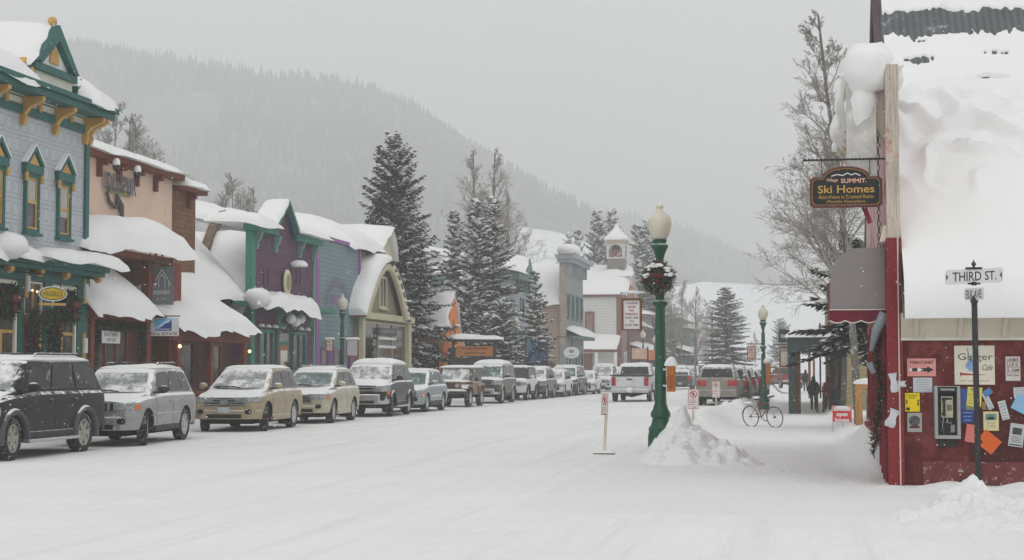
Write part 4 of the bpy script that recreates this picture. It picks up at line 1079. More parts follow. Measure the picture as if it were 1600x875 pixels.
def car(name, label, cat, X, Y, rot, p, group, steer=0, z0=0.0):
    rot += R(p.get('yaw', 0))
    """+x forward, +y to the left of the driver, z up"""
    L, Wd, H = p.get('L', 4.7), p.get('W', 1.86), p.get('H', 1.72)
    wb = p.get('wb', 2.75); wr = p.get('wr', .37); gc = p.get('gc', .30)
    hood = p.get('hood', 1.08); nose = p.get('nose', .90); belt = p.get('belt', 1.12)
    cow = p.get('cowl', L / 2 - 1.25); wst = p.get('wst', cow - .75)
    rb = p.get('rb', -L / 2 + .10); rt = p.get('rt', rb + .38)
    fo = p.get('fo', .92)                       # front overhang
    xf = L / 2 - fo; xr = xf - wb
    body_m, glass_f, glass_s = p['paint'], p.get('ws', M_WSN), p.get('side', M_SIDEG)
    trim = p.get('trim', M_TRIMK); near = p.get('near', 1)
    root = thing(name, label, cat, (X, Y, z0), rot, group)
    hwr = Wd / 2
    bed = p.get('bed')                          # pickup: x where the bed begins
    # ---- lower body loft
    def topz(x):
        if x > cow:
            t = (x - cow) / (L / 2 - cow); return lerp(hood, nose, t ** 1.6)
        if bed is not None and x < bed: return p.get('bedz', belt)
        return lerp(belt, hood, sstep(x, cow - .9, cow))
    def halfw(x):
        e = L / 2 - abs(x); k = p.get('frnd', .5) if x > 0 else p.get('rrnd', .3)
        return hwr * (1 - .20 * max(0, 1 - e / k) ** 2.2)
    N = 30; sec = []
    for i in range(N + 1):
        x = -L / 2 + L * (.5 - .5 * cos(pi * i / N)) if True else 0
        w = halfw(x); zt_ = topz(x); e = L / 2 - abs(x)
        zb = gc + .12 * max(0, 1 - e / .5)
        if i in (0, N): zt_ -= .05; zb += .04; w -= .04
        zm = lerp(zb, zt_, .52)
        cr = .03 if x > cow else 0
        half = [(0, zb), (w * .8, zb), (w * .95, zb + .05), (w * .985, zb + .16), (w, zm), (w * .985, zt_ - .17), (w * .955, zt_ - .06), (w * .89, zt_ - .005), (w * .5, zt_ + cr), (0, zt_ + cr * 1.3)]
        sec.append((x, half))
    b = MB(); npt = 18
    for x, hf in sec:
        ring = hf + [(-y, z) for y, z in hf[-2:0:-1]]
        b.v += [Vector((x, y, z)) for y, z in ring]
    for i in range(N):
        for j in range(npt):
            b.f.append([i * npt + j, i * npt + (j + 1) % npt, (i + 1) * npt + (j + 1) % npt, (i + 1) * npt + j][::-1]); b.mi.append(0)
    b.f.append([j for j in range(npt)]); b.mi.append(0)
    b.f.append([N * npt + j for j in range(npt)][::-1]); b.mi.append(0)
    ob = b.build('body', [body_m, M_ARCH], None, local=True)
    cut = MB()
    for xw in (xf, xr):
        for s_ in (-1, 1):
            y0, y1 = s_ * (hwr - .34), s_ * (hwr + .2)
            n = 20; rr = wr + .075
            o = len(cut.v)
            for y in (y0, y1):
                for k in range(n): cut.v.append(Vector((xw + rr * cos(2 * pi * k / n), y, wr + rr * sin(2 * pi * k / n))))
            q = [[o + k, o + (k + 1) % n, o + n + (k + 1) % n, o + n + k] for k in range(n)] + [[o + k for k in range(n)][::-1], [o + n + k for k in range(n)]]
            if s_ < 0: q = [f[::-1] for f in q]
            # orient outwards
            cut.f += [f[::-1] for f in q]; cut.mi += [1] * len(q)
    co_ = cut.build('cut', [body_m, M_ARCH], None, local=True)
    import bmesh
    for o_ in (ob, co_):
        bb = bmesh.new(); bb.from_mesh(o_.data); bmesh.ops.recalc_face_normals(bb, faces=bb.faces); bb.to_mesh(o_.data); bb.free()
    md = ob.modifiers.new('b', 'BOOLEAN'); md.object = co_; md.operation = 'DIFFERENCE'; md.solver = 'EXACT'
    dg = bpy.context.evaluated_depsgraph_get(); dg.update()
    me = bpy.data.meshes.new_from_object(ob.evaluated_get(dg))
    ob.modifiers.clear(); old = ob.data; ob.data = me; bpy.data.meshes.remove(old)
    bpy.data.objects.remove(co_)
    me.polygons.foreach_set('use_smooth', [True] * len(me.polygons)); me.set_sharp_from_angle(angle=R(32))
    ob.parent = root
    def bw(x, z):        # body side at (x,z)
        w = halfw(x); zt_ = topz(x); zb = gc; zm = lerp(zb, zt_, .52)
        T = [(zb, w * .95), (zb + .16, w * .985), (zm, w), (zt_ - .17, w * .985), (zt_ - .06, w * .955), (zt_, w * .89)]
        return interp(T, z)
    # ---- greenhouse
    tw_b, tw_t = hwr * .885, hwr * p.get('tumble', .74)
    roofz = H
    def foot(x0, x1, w, bulge, r=.10, n=5):
        pts = []
        for cx, cy_, a0 in ((x1 - r, w - r, 0), (x0 + r, w - r, 90), (x0 + r, -w + r, 180), (x1 - r, -w + r, 270)):
            for k in range(n + 1):
                a = R(a0 + 90 * k / n); x = cx + r * cos(a); y = cy_ + r * sin(a)
                pts.append([x, y])
        for q in pts:
            if q[0] > (x0 + x1) / 2: q[0] += bulge * (1 - (q[1] / w) ** 2)
        return pts
    bul = p.get('bulge', .10)
    layers = [(belt - .06, foot(rb - .02, cow + .06, tw_b + .01, bul)), (belt, foot(rb, cow, tw_b, bul)), (roofz - .07, foot(rt, wst, tw_t, bul * .7)),
              (roofz - .025, foot(rt + .03, wst - .04, tw_t - .035, bul * .6)), (roofz, foot(rt + .12, wst - .14, tw_t - .14, bul * .5)), (roofz + .015, foot(rt + .4, wst - .4, tw_t * .5, 0))]
    g = MB(); n = len(layers[0][1]); xm_ = (rt + wst) / 2; hl_ = (wst - rt) / 2; dp_ = p.get('arch', .06)
    def rz_(x): return dp_ * min(1.3, ((x - xm_) / hl_) ** 2)
    for li, (z, pts) in enumerate(layers):
        g.v += [Vector((x, y, z - (rz_(x) if li > 1 else 0))) for x, y in pts]
    for i in range(len(layers) - 1):
        for j in range(n):
            g.f.append([i * n + j, i * n + (j + 1) % n, (i + 1) * n + (j + 1) % n, (i + 1) * n + j]); g.mi.append(0)
    g.f.append([(len(layers) - 1) * n + j for j in range(n)]); g.mi.append(0)
    g.build('cabin', p.get('cabin', body_m), root, smooth=35, local=True)
    zb_, zt_ = belt, roofz - .07
    def fpt(t, v, d=.012):
        w = lerp(tw_b, tw_t, v); x = lerp(cow, wst, v) + lerp(bul, bul * .7, v) * (1 - t * t)
        nn = Vector((zt_ - zb_, 0, cow - wst)).normalized()
        return Vector((x, t * w, lerp(zb_, zt_ - rz_(wst), v))) + nn * d
    def grid(fn, ts, vs):
        m_ = MB(); m_.v = [fn(t_, v_) for v_ in vs for t_ in ts]; k = len(ts)
        for j in range(len(vs) - 1):
            for i in range(k - 1): m_.f.append([j * k + i, j * k + i + 1, (j + 1) * k + i + 1, (j + 1) * k + i]); m_.mi.append(0)
        return m_
    ts = [-.86 + 1.72 * i / 10 for i in range(11)]
    wsp = grid(fpt, ts, [.06, .35, .65, .95]).build('windscreen', glass_f, root, smooth=180, local=True)
    if near:
        wp = MB()
        for s_ in (-.55, .15): wp.tube([fpt(s_, .04, .03), fpt(s_ - .25, .1, .03), fpt(s_ - .55 if s_ > 0 else s_ + .5, .10, .035)], .012, 4)
        wp.build('wiper', M_BLACK, wsp, local=True)
    def rpt(t, v, d=.010):
        w = lerp(tw_b, tw_t, v); nn = Vector((-(zt_ - zb_), 0, rt - rb)).normalized()
        return Vector((lerp(rb, rt, v), -t * w, lerp(zb_, zt_ - rz_(rt), v))) + nn * d
    grid(rpt, [-.84, 0, .84], [.12, .92]).build('rear_window', p.get('rearglass', glass_s), root, local=True)
    # side windows: list of (bottom x0, x1, top x0, x1)
    wins = p.get('wins')
    if wins is None:
        a0, a1 = rb + .22, cow - .28
        nW = p.get('nw', 3); wins = []
        ft = lambda x: lerp(rt + .14, wst - .16, (x - a0) / (a1 - a0))
        cuts = [a0 + (a1 - a0) * c for c in p.get('cuts', (0, .29, .62, 1.0))]
        for c0, c1 in zip(cuts[:-1], cuts[1:]): wins.append((c0 + .035, c1 - .035, ft(c0) + .03, ft(c1) - .03))
    for s_ in (1, -1):
        for x0, x1, u0, u1 in wins:
            m_ = MB()
            def sp(x, v): 
                return Vector((x, s_ * (lerp(tw_b, tw_t, v) + .010), lerp(zb_, zt_ - rz_(x), v)))
            v0, v1 = .07, .93
            P_ = [(lerp(x0, u0, v0 + .10), v0 + .0), (lerp(x1, u1, v0), v0), (lerp(x1, u1, v0 + .12), v0 + .12), (lerp(x1, u1, v1 - .1), v1 - .1), (lerp(x1, u1, v1) - .06, v1), (lerp(x0, u0, v1) + .06, v1), (lerp(x0, u0, v1 - .1), v1 - .1), (lerp(x0, u0, v0 + .1), v0 + .1)]
            P_[0] = (P_[0][0] + .05, v0)
            m_.v = [sp(x, v) for x, v in P_]; m_.f = [list(range(8)) if s_ < 0 else list(range(8))[::-1]]; m_.mi = [0]
            # v0 at 1 was the sharp lower corner; keep a fan for planarity
            m_.build('side_window', glass_s, root, local=True)
    # ---- doors seams and handles
    if near:
        seams = p.get('seams', [wins[-1][1] + .12, wins[-1][0] - .04, (wins[-2][0] if len(wins) > 1 else xr + .3) - .02])
        sm = MB()
        for s_ in (1, -1):
            for x in seams:
                zz = [gc + .1 + (belt - gc - .12) * k / 8 for k in range(9)]
                # skip the wheel opening
                zz = [z for z in zz if (x - xr) ** 2 + (z - wr) ** 2 > (wr + .1) ** 2 and (x - xf) ** 2 + (z - wr) ** 2 > (wr + .1) ** 2]
                for za_, zb2 in zip(zz[:-1], zz[1:]):
                    y_a, y_b = bw(x, za_) + .003, bw(x, zb2) + .003
                    sm.add([(x - .009, s_ * y_a, za_), (x + .009, s_ * y_a, za_), (x + .009, s_ * y_b, zb2), (x - .009, s_ * y_b, zb2)], [(0, 1, 2, 3) if s_ < 0 else (3, 2, 1, 0)])
        sm.build('door_gap', M_SEAM, root, local=True)
        for s_ in (1, -1):
            for x in seams[1:3]:
                xx = x + .17; zh = belt - .17
                MB().box(xx - .09, xx + .09, s_ * (bw(xx, zh) - .01), s_ * (bw(xx, zh) + .028), zh - .018, zh + .02).build('door_handle', p.get('handle', body_m), root, local=True, bevel=.008)
    # side moulding, sill
    mo = p.get('mould')
    for s_ in (1, -1):
        g = MB(); xa, xb = xr + wr + .12, xf - wr - .12; zz = gc + .02
        g.box(xa, xb, s_ * (hwr * .90), s_ * (hwr * .985 + .015), gc - .04, gc + p.get('sillh', .10))
        g.build('sill', p.get('sillm', trim), root, local=True, bevel=.02)
        if mo:
            g = MB().box(xa + .03, xb - .03, s_ * (hwr * .97), s_ * (hwr + .018), gc + .30, gc + .36); g.build('side_moulding', mo, root, local=True, bevel=.01)
    if p.get('board'):
        for s_ in (1, -1):
            g = MB().box(xr + wr + .02, xf - wr - .02, s_ * (hwr * .88), s_ * (hwr + .10), gc - .10, gc - .03); g.build('running_board', p['board'], root, local=True, bevel=.02)
    # arches
    fl = p.get('flare')
    if fl:
        for xw in (xf, xr):
            for s_ in (1, -1):
                pts = [Vector((xw + (wr + .095) * cos(a), s_ * (hwr * .985), wr + (wr + .095) * sin(a))) for a in [R(-12 + 204 * k / 16) for k in range(17)]]
                MB().tube(pts, p.get('flr', .05), 6).build('wheel_arch', fl, root, local=True, smooth=60)
    # ---- wheels
    rim_m = p.get('rim', M_RIM); nsp = p.get('spokes', 6)
    key = (round(wr, 3), nsp, rim_m.name)
    if key not in WHEELS:
        tw = .115
        ty = MB().lathe([(wr * .60, -tw * .1), (wr * .62, -tw * .8), (wr * .90, -tw), (wr * .985, -tw * .72), (wr, -tw * .3), (wr, tw * .3), (wr * .985, tw * .72), (wr * .90, tw), (wr * .62, tw * .8), (wr * .60, tw * .1)], (0, 0, 0), 26, axis='y')
        for k in range(26):
            a = 2 * pi * k / 26
            for s_ in (-1, 1):
                c, sn = cos(a + .1 * s_), sin(a + .1 * s_); e = Vector((c, 0, sn)); tt = Vector((-sn, 0, c))
                q = e * wr * 1.0 + Vector((0, s_ * tw * .45, 0))
                ty.hexa([q - tt * .018 - Vector((0, tw * .35, 0)) - e * .01, q + tt * .018 - Vector((0, tw * .35, 0)) - e * .01, q + tt * .018 + Vector((0, tw * .35, 0)) - e * .01, q - tt * .018 + Vector((0, tw * .35, 0)) - e * .01,
                         q - tt * .014 - Vector((0, tw * .35, 0)) + e * .012, q + tt * .014 - Vector((0, tw * .35, 0)) + e * .012, q + tt * .014 + Vector((0, tw * .35, 0)) + e * .012, q - tt * .014 + Vector((0, tw * .35, 0)) + e * .012])
        rm_ = MB().lathe([(wr * .64, -tw * .5), (wr * .66, tw * .86), (wr * .60, tw * .90), (wr * .57, tw * .35), (.03, tw * .25)], (0, 0, 0), 24, axis='y')
        for k in range(nsp):
            a = 2 * pi * k / nsp; e = Vector((cos(a), 0, sin(a))); q = Vector((-sin(a), 0, cos(a)))
            w0, w1 = wr * .12, wr * .13
            vs = [e * .04 - q * w0 + Vector((0, tw * .3, 0)), e * .04 + q * w0 + Vector((0, tw * .3, 0)), e * wr * .6 + q * w1 + Vector((0, tw * .3, 0)), e * wr * .6 - q * w1 + Vector((0, tw * .3, 0))]
            vs += [v + Vector((0, tw * (.42 if i in (0, 1) else .48), 0)) for i, v in enumerate(vs)]
            rm_.hexa(vs)
        rm_.lathe([(.065, tw * .3), (.06, tw * .82), (.01, tw * .85)], (0, 0, 0), 12, axis='y')
        WHEELS[key] = (ty, rm_)
    ty, rm_ = WHEELS[key]
    meshes = None
    for xw in (xf, xr):
        for s_ in (1, -1):
            wv = bpy.data.objects.new('wheel', None); COL.objects.link(wv); wv.parent = root; wv.empty_display_size = .1
            wv.location = (xw, s_ * (hwr - .135), wr)
            wv.rotation_euler = (0, 0, (0 if s_ > 0 else pi) + (steer if xw == xf else 0))
            if meshes is None:
                a_ = ty.build('tyre', M_TYRE, wv, local=True, smooth=35); c_ = rm_.build('rim', [rim_m], wv, local=True, smooth=35)
                meshes = (a_.data, c_.data)
            else:
                for nm, me_ in zip(('tyre', 'rim'), meshes):
                    q = bpy.data.objects.new(nm, me_); COL.objects.link(q); q.parent = wv
    # underbody
    MB().box(-L / 2 + .35, L / 2 - .45, -hwr * .62, hwr * .62, gc - .12, gc + .05).build('underbody', M_ARCH, root, local=True)
    # ---- front
    xe = L / 2
    st = p.get('face', 'suv')
    lw, lh, lz = p.get('lamp', (.34, .16, nose - .17)); ly = hwr * .80 - lw / 2
    if p.get('fdetail', 1):
        bz0, bz1 = gc + .02, p.get('bumpz', nose - .30)
        g = MB()
        pts = [(xe - .40, hwr * .985), (xe - .14, hwr * .90), (xe + .03, hwr * .66), (xe + .075, 0), (xe + .03, -hwr * .66), (xe - .14, -hwr * .90), (xe - .40, -hwr * .985), (xe - .40, 0)]
        g.prism([Vector((x, y, bz0)) for x, y in pts], Vector((0, 0, bz1 - bz0)))
        g.build('bumper', p.get('bumper', body_m), root, local=True, bevel=.035)
        g = MB().box(xe - .03, xe + .085, -hwr * .5, hwr * .5, bz0 + .03, bz0 + .13); g.build('air_intake', M_ARCH, root, local=True, bevel=.01)
        for s_ in (1, -1):
            hl = MB()
            pl = [(xe - e, halfw(xe - e) + .014) for e in (.40, .27, .16, .08, .03)] + [(xe + .024, halfw(xe) - .05), (xe + .024, ly - lw / 2), (xe - .15, ly - lw / 2), (xe - .40, hwr * .8)]
            hl.prism([Vector((x, s_ * y, lz - lh / 2)) for x, y in pl], Vector((0, 0, lh)))
            h_ = hl.build('headlight', M_LENS, root, local=True, bevel=.02)
            if p.get('amber'):
                MB().prism([Vector((x, s_ * y, lz - lh * .4 - p.get('amz', 0))) for x, y in [(xe - e, halfw(xe - e) + .022) for e in (.34, .25, .17)] + [(xe - .17, hwr * .8), (xe - .34, hwr * .8)]], Vector((0, 0, lh * .7))).build('indicator', M_AMBER, h_, local=True)
            if p.get('fog', 1):
                g = MB(); q = [(.09 * cos(2 * pi * k / 12), .065 * sin(2 * pi * k / 12)) for k in range(12)]
                g.prism([Vector((xe - .06, s_ * hwr * .68 + y, bz0 + .2 + z)) for y, z in q], Vector((.115, 0, 0)))
                g.build('fog_lamp', p.get('fogm', M_ARCH), root, local=True)
        gw, gh, gzz = p.get('grille', (.62, .17, nose - .17)); nb = p.get('bars', 4)
        gr = MB().box(xe - .12, xe + .022, -gw, gw, gzz - gh / 2, gzz + gh / 2).build('grille', M_ARCH, root, local=True, bevel=.01)
        g = MB()
        if p.get('vbars'):
            for k in range(p['vbars'] + 1):
                y = -gw + 2 * gw * k / p['vbars']; g.box(xe + .0225, xe + .05, y - .028, y + .028, gzz - gh / 2, gzz + gh / 2)
        else:
            for k in range(nb):
                z = gzz - gh / 2 + gh * (k + .5) / nb; g.box(xe + .0225, xe + .045, -gw, gw, z - gh / nb * .22, z + gh / nb * .22)
        g.box(xe + .0, xe + .048, -gw - .03, -gw + .001, gzz - gh / 2 - .02, gzz + gh / 2 + .02); g.box(xe + .0, xe + .048, gw - .001, gw + .03, gzz - gh / 2 - .02, gzz + gh / 2 + .02)
        if p.get('emblem'):
            g.prism([Vector((xe + .05, .12 * cos(2 * pi * k / 14), gzz + .07 * sin(2 * pi * k / 14))) for k in range(14)], Vector((.02, 0, 0)))
        g.build('grille_bars', p.get('barm', M_CHROME), gr, local=True)
        if p.get('fplate', 1):
            MB().box(xe + .07, xe + .095, -.16, .16, bz0 + .17, bz0 + .32).build('licence_plate', M_PLATE, root, local=True)
        if p.get('hsnow', .02) > 0:
            g = MB(); t = p.get('hsnow', .02) + .02
            g.snow((xe - .22, hwr * .70, nose + .015), (xe - .22, -hwr * .70, nose + .015), (cow + .1, -hwr * .80, hood + .035), (cow + .1, hwr * .80, hood + .035), t, 14, 10, int(Y * 3), p=4, wob=.05, nz=.6, base=.02, sc=1.7, m=0)
            g.f = [f[::-1] for f in g.f] if False else g.f
            g.build('hood_snow', M_SNOW, root, local=True, smooth=180)
    # ---- rear
    tl = p.get('tail', (.16, .36, belt - .25))
    bz = p.get('rbump', gc + .28)
    for s_ in (1, -1):
        w0_, w1_ = halfw(-xe) - .01, halfw(-xe + .10) + .002
        MB().prism([Vector((-xe - .018, s_ * w0_, tl[2] - tl[1] / 2)), Vector((-xe + .10, s_ * w1_, tl[2] - tl[1] / 2)), Vector((-xe + .16, s_ * (w1_ - .1), tl[2] - tl[1] / 2)), Vector((-xe - .018, s_ * (w0_ - tl[0]), tl[2] - tl[1] / 2))], Vector((0, 0, tl[1]))).build('tail_light', M_REDL, root, local=True, bevel=.015)
    g = MB().prism([Vector((x, y, gc)) for x, y in ((-xe + .3, hwr * .97), (-xe - .02, hwr * .88), (-xe - .09, hwr * .5), (-xe - .09, -hwr * .5), (-xe - .02, -hwr * .88), (-xe + .3, -hwr * .97))], Vector((0, 0, bz - gc)))
    g.build('rear_bumper', p.get('bumper', body_m), root, local=True, bevel=.03)
    MB().box(-xe - .11, -xe - .085, -.16, .16, bz - .19, bz - .05).build('licence_plate', M_PLATE, root, local=True)
    # mirrors
    for s_ in (1, -1):
        c = Vector((cow - .28, s_ * (hwr + .10), belt + .09))
        MB().blob(c, (.08, .13, .09 * p.get('mir', 1)), 10, 7, .05).build('side_mirror', p.get('mirm', body_m), root, local=True, smooth=180)
        MB().box(cow - .31, cow - .23, s_ * (tw_b - .05), s_ * (hwr + .06), belt + .0, belt + .05).build('mirror_stalk', M_TRIMK, root, local=True)
    # roof
    if p.get('rsnow', .04) > 0:
        t = p.get('rsnow', .04) + .01
        g = MB().snow((wst - .16, tw_t - .06, roofz - .05), (wst - .16, -tw_t + .06, roofz - .05), (rt + .14, -tw_t + .06, roofz - .05), (rt + .14, tw_t - .06, roofz - .05), t + .06, 14, 14, int(Y * 7), p=5, wob=.03, nz=.3, base=.03, sc=1.3)
        g.build('roof_snow', M_SNOW, root, local=True, smooth=180)
    if p.get('rack'):
        g = MB()
        for s_ in (1, -1):
            y = s_ * (tw_t - .10)
            g.tube([(wst - .45, y, roofz - .02), (wst - .6, y, roofz + .075), (rt + .5, y, roofz + .08), (rt + .3, y, roofz - .01)], .022, 6)
        for x in p.get('cross', (wst - 1.0, rt + .7)): g.tube([(x, tw_t - .10, roofz + .08), (x, -tw_t + .10, roofz + .08)], .018, 6)
        g.build('roof_rack', p.get('rackm', M_TRIMK), root, local=True, smooth=60)
    if p.get('spare'):
        g = MB().lathe([(.12, -.1), (.37, -.1), (.38, 0), (.37, .1), (.12, .1)], (0, 0, 0), 20, axis='y'); q = MB()
        for v in g.v: q.v.append(Vector((v.y - xe - .16, v.x, v.z + .95)))
        q.f, q.mi = g.f, g.mi; q.build('spare_wheel', M_TYRE, root, local=True, smooth=35)
    if p.get('tailgate'):
        tz = p['tailgate']
        MB().box(-xe - .035, -xe + .02, -hwr * .70, hwr * .70, bz + .08, tz - .03).build('tailgate', body_m, root, local=True, bevel=.02)
        g = MB().box(-xe - .055, -xe - .034, -.13, .13, tz - .20, tz - .14); g.build('tailgate_handle', M_BLACK, root, local=True)
        g = MB(); g.box(-xe - .04, bed, hwr * .80, hwr * .97, tz - .005, tz + .06); g.box(-xe - .04, bed, -hwr * .97, -hwr * .80, tz - .005, tz + .06); g.box(-xe - .041, -xe + .12, -hwr * .80, hwr * .80, tz - .02, tz + .075)
        g.build('bed_rail', M_TRIMK, root, local=True, bevel=.01)
        g = MB().box(-xe - .12, -xe - .03, -hwr * .97, hwr * .97, bz - .20, bz - .02); g.build('chrome_bumper', M_CHROME, root, local=True, bevel=.03)
        g = MB().box(-xe - .25, -xe + .2, -.05, .05, gc - .02, gc + .06); g.tube([(-xe + .9, -hwr * .7, .45), (-xe + .9, 0, .36), (-xe + .9, hwr * .7, .45)], [.06, .14, .06], 8); g.build('hitch_and_axle', M_ARCH, root, local=True)
        MB().blob((-xe - .2, 0, gc + .1), (.12, .2, .13), 10, 7, .3).build('hitch_snow', M_SNOW, root, local=True, smooth=180)
    return root
WHEELS = {}
G_L = 'cars parked nose to tail along the left kerb'
def row(px_f, px_r, X=-14.5, W=1.86):
    """position of a parked car from where its street side wheels stand"""
    ya, yb = Yx(px_f, X), Yx(px_r, X)
    return X - W / 2, (ya + yb) / 2, yb - ya
FACE = -pi / 2
P_BLK = paint('charcoal', (.010, .011, .013), .04, .46, metal=0, rough=.42)
P_SIL = paint('silver', (.33, .335, .345), .25, .7, metal=.4)
P_GOLD = paint('gold', A(150, 136, 112, 1.2), .08, .55, metal=.2)
P_CHAM = paint('champagne', A(158, 152, 134, 1.35), .12, .6, metal=.2)
P_NAVY = paint('navy', (.014, .016, .022), .12, .6, metal=0)
P_BLU = paint('pale_blue', (.30, .34, .36), .2, .7, metal=.35)
P_ORG = paint('copper', (.22, .12, .07), .22, .7)
P_BRN = paint('brown', (.085, .07, .055), .2, .7)
P_GRN = paint('grey_green', (.085, .095, .09), .2, .7)
P_WHT = paint('white', (.62, .63, .63), .2, .75, metal=.0)
P_DGR = paint('dark_grey', (.03, .034, .038), .12, .6, metal=0)
P_TAN = paint('tan', (.24, .225, .19), .25, .6)
P_RED = paint('red', (.25, .03, .03), .2, .6)

X_, Y_, wb_ = row(33, 128)
car('parked_suv', 'charcoal suv with roof rack and dirty silver wheels at the left edge', 'suv', X_, Y_, FACE,
    dict(paint=P_BLK, L=5.0, W=1.98, H=1.90, wb=2.95, wr=.40, gc=.40, hood=1.20, nose=1.04, belt=1.25, cowl=1.35, wst=.78, rb=-2.42, rt=-2.12, tumble=.77, trim=M_TRIMK, flare=mat('grey_flare', (.07, .07, .075), .6, snow=.55, frost=.15), flr=.065, rack=1, board=M_CHROME, cuts=(0, .33, .66, 1), amber=1, amz=.13, lamp=(.42, .17, .90), grille=(.5, .2, .9), spokes=6, rim=mat('tan_alloy', (.40, .38, .33), .5, metal=.4, frost=.2, frs=14), rsnow=.05, hsnow=.05, bulge=.06), G_L, steer=R(6))
X_, Y_, wb_ = row(232, 292)
car('parked_suv', 'silver suv with a slotted black grille parked behind the charcoal one', 'suv', X_, Y_, FACE,
    dict(paint=P_SIL, yaw=5, L=4.75, W=1.87, H=1.74, wb=2.78, wr=.375, gc=.33, hood=1.08, nose=.95, belt=1.13, cowl=1.02, wst=.42, rb=-2.28, rt=-1.95, rack=1, vbars=7, grille=(.50, .17, .86), barm=P_SIL, lamp=(.26, .15, .86), amber=1, mould=P_SIL, trim=M_TRIMK, cuts=(0, .27, .62, 1), mirm=M_TRIMK, fog=1, fplate=1, rsnow=.03, hsnow=.02, wr_=1), G_L, steer=R(16))
X_, Y_, wb_ = row(413, 467)
car('parked_suv', 'gold suv with a wide slatted grille and snow dusted bonnet', 'suv', X_, Y_, FACE,
    dict(paint=P_GOLD, yaw=3.5, L=4.78, W=1.91, H=1.74, wb=2.79, wr=.375, gc=.32, hood=1.06, nose=.88, belt=1.12, cowl=1.22, wst=.32, rb=-2.28, rt=-1.92, rack=0, grille=(.55, .19, .80), bars=3, emblem=1, lamp=(.48, .13, .86), cuts=(0, .25, .62, 1), sillm=P_GOLD, frnd=.75, bulge=.16, spokes=10, rsnow=.03, hsnow=.015, fogm=M_ARCH), G_L, steer=R(14))
X_, Y_, wb_ = row(522, 558)
car('parked_suv', 'champagne compact suv with an amber corner lamp parked behind the gold suv', 'suv', X_, Y_, FACE,
    dict(paint=P_CHAM, yaw=3, L=4.6, W=1.82, H=1.70, wb=2.66, wr=.36, gc=.31, hood=1.04, nose=.86, belt=1.12, cowl=1.16, wst=.26, rb=-2.18, rt=-1.82, ws=M_WSG, rack=1, rackm=M_CHROME, grille=(.38, .22, .76), bars=4, lamp=(.44, .16, .83), amber=1, cuts=(0, .24, .6, 1), sillm=P_CHAM, frnd=.7, bulge=.15, spokes=5, rsnow=.025, hsnow=.01, fplate=0), G_L, steer=R(4))
X_, Y_, wb_ = row(603, 648)
car('parked_suv', 'black suv with chrome bumper and thick snow on roof and bonnet', 'suv', X_, Y_, FACE,
    dict(paint=P_NAVY, yaw=3, L=5.0, W=1.98, H=1.88, wb=2.95, wr=.39, gc=.42, hood=1.22, nose=1.06, belt=1.26, cowl=1.30, wst=.76, rb=-2.42, rt=-2.10, tumble=.77, flare=P_NAVY, flr=.06, board=M_CHROME, cuts=(0, .33, .66, 1), amber=1, amz=.12, lamp=(.36, .20, .98), grille=(.52, .22, .98), bars=2, bumper=M_CHROME, bumpz=.80, rsnow=.14, hsnow=.10, mirm=M_BLACK, fog=0, fplate=0, bulge=.06), G_L, steer=R(10))
X_, Y_, wb_ = row(671, 694)
car('parked_wagon', 'pale blue wagon with an orange corner lamp', 'car', X_, Y_, FACE,
    dict(paint=P_BLU, L=4.6, W=1.82, H=1.66, wb=2.75, wr=.35, gc=.28, hood=1.02, nose=.85, belt=1.05, cowl=1.0, wst=.3, rb=-2.2, rt=-1.75, ws=M_WSG, side=M_SIDEC, amber=1, trim=M_TRIMK, spokes=5, rsnow=.02, hsnow=.0, near=1, sillh=.16, mould=P_WHT, fplate=0), G_L)

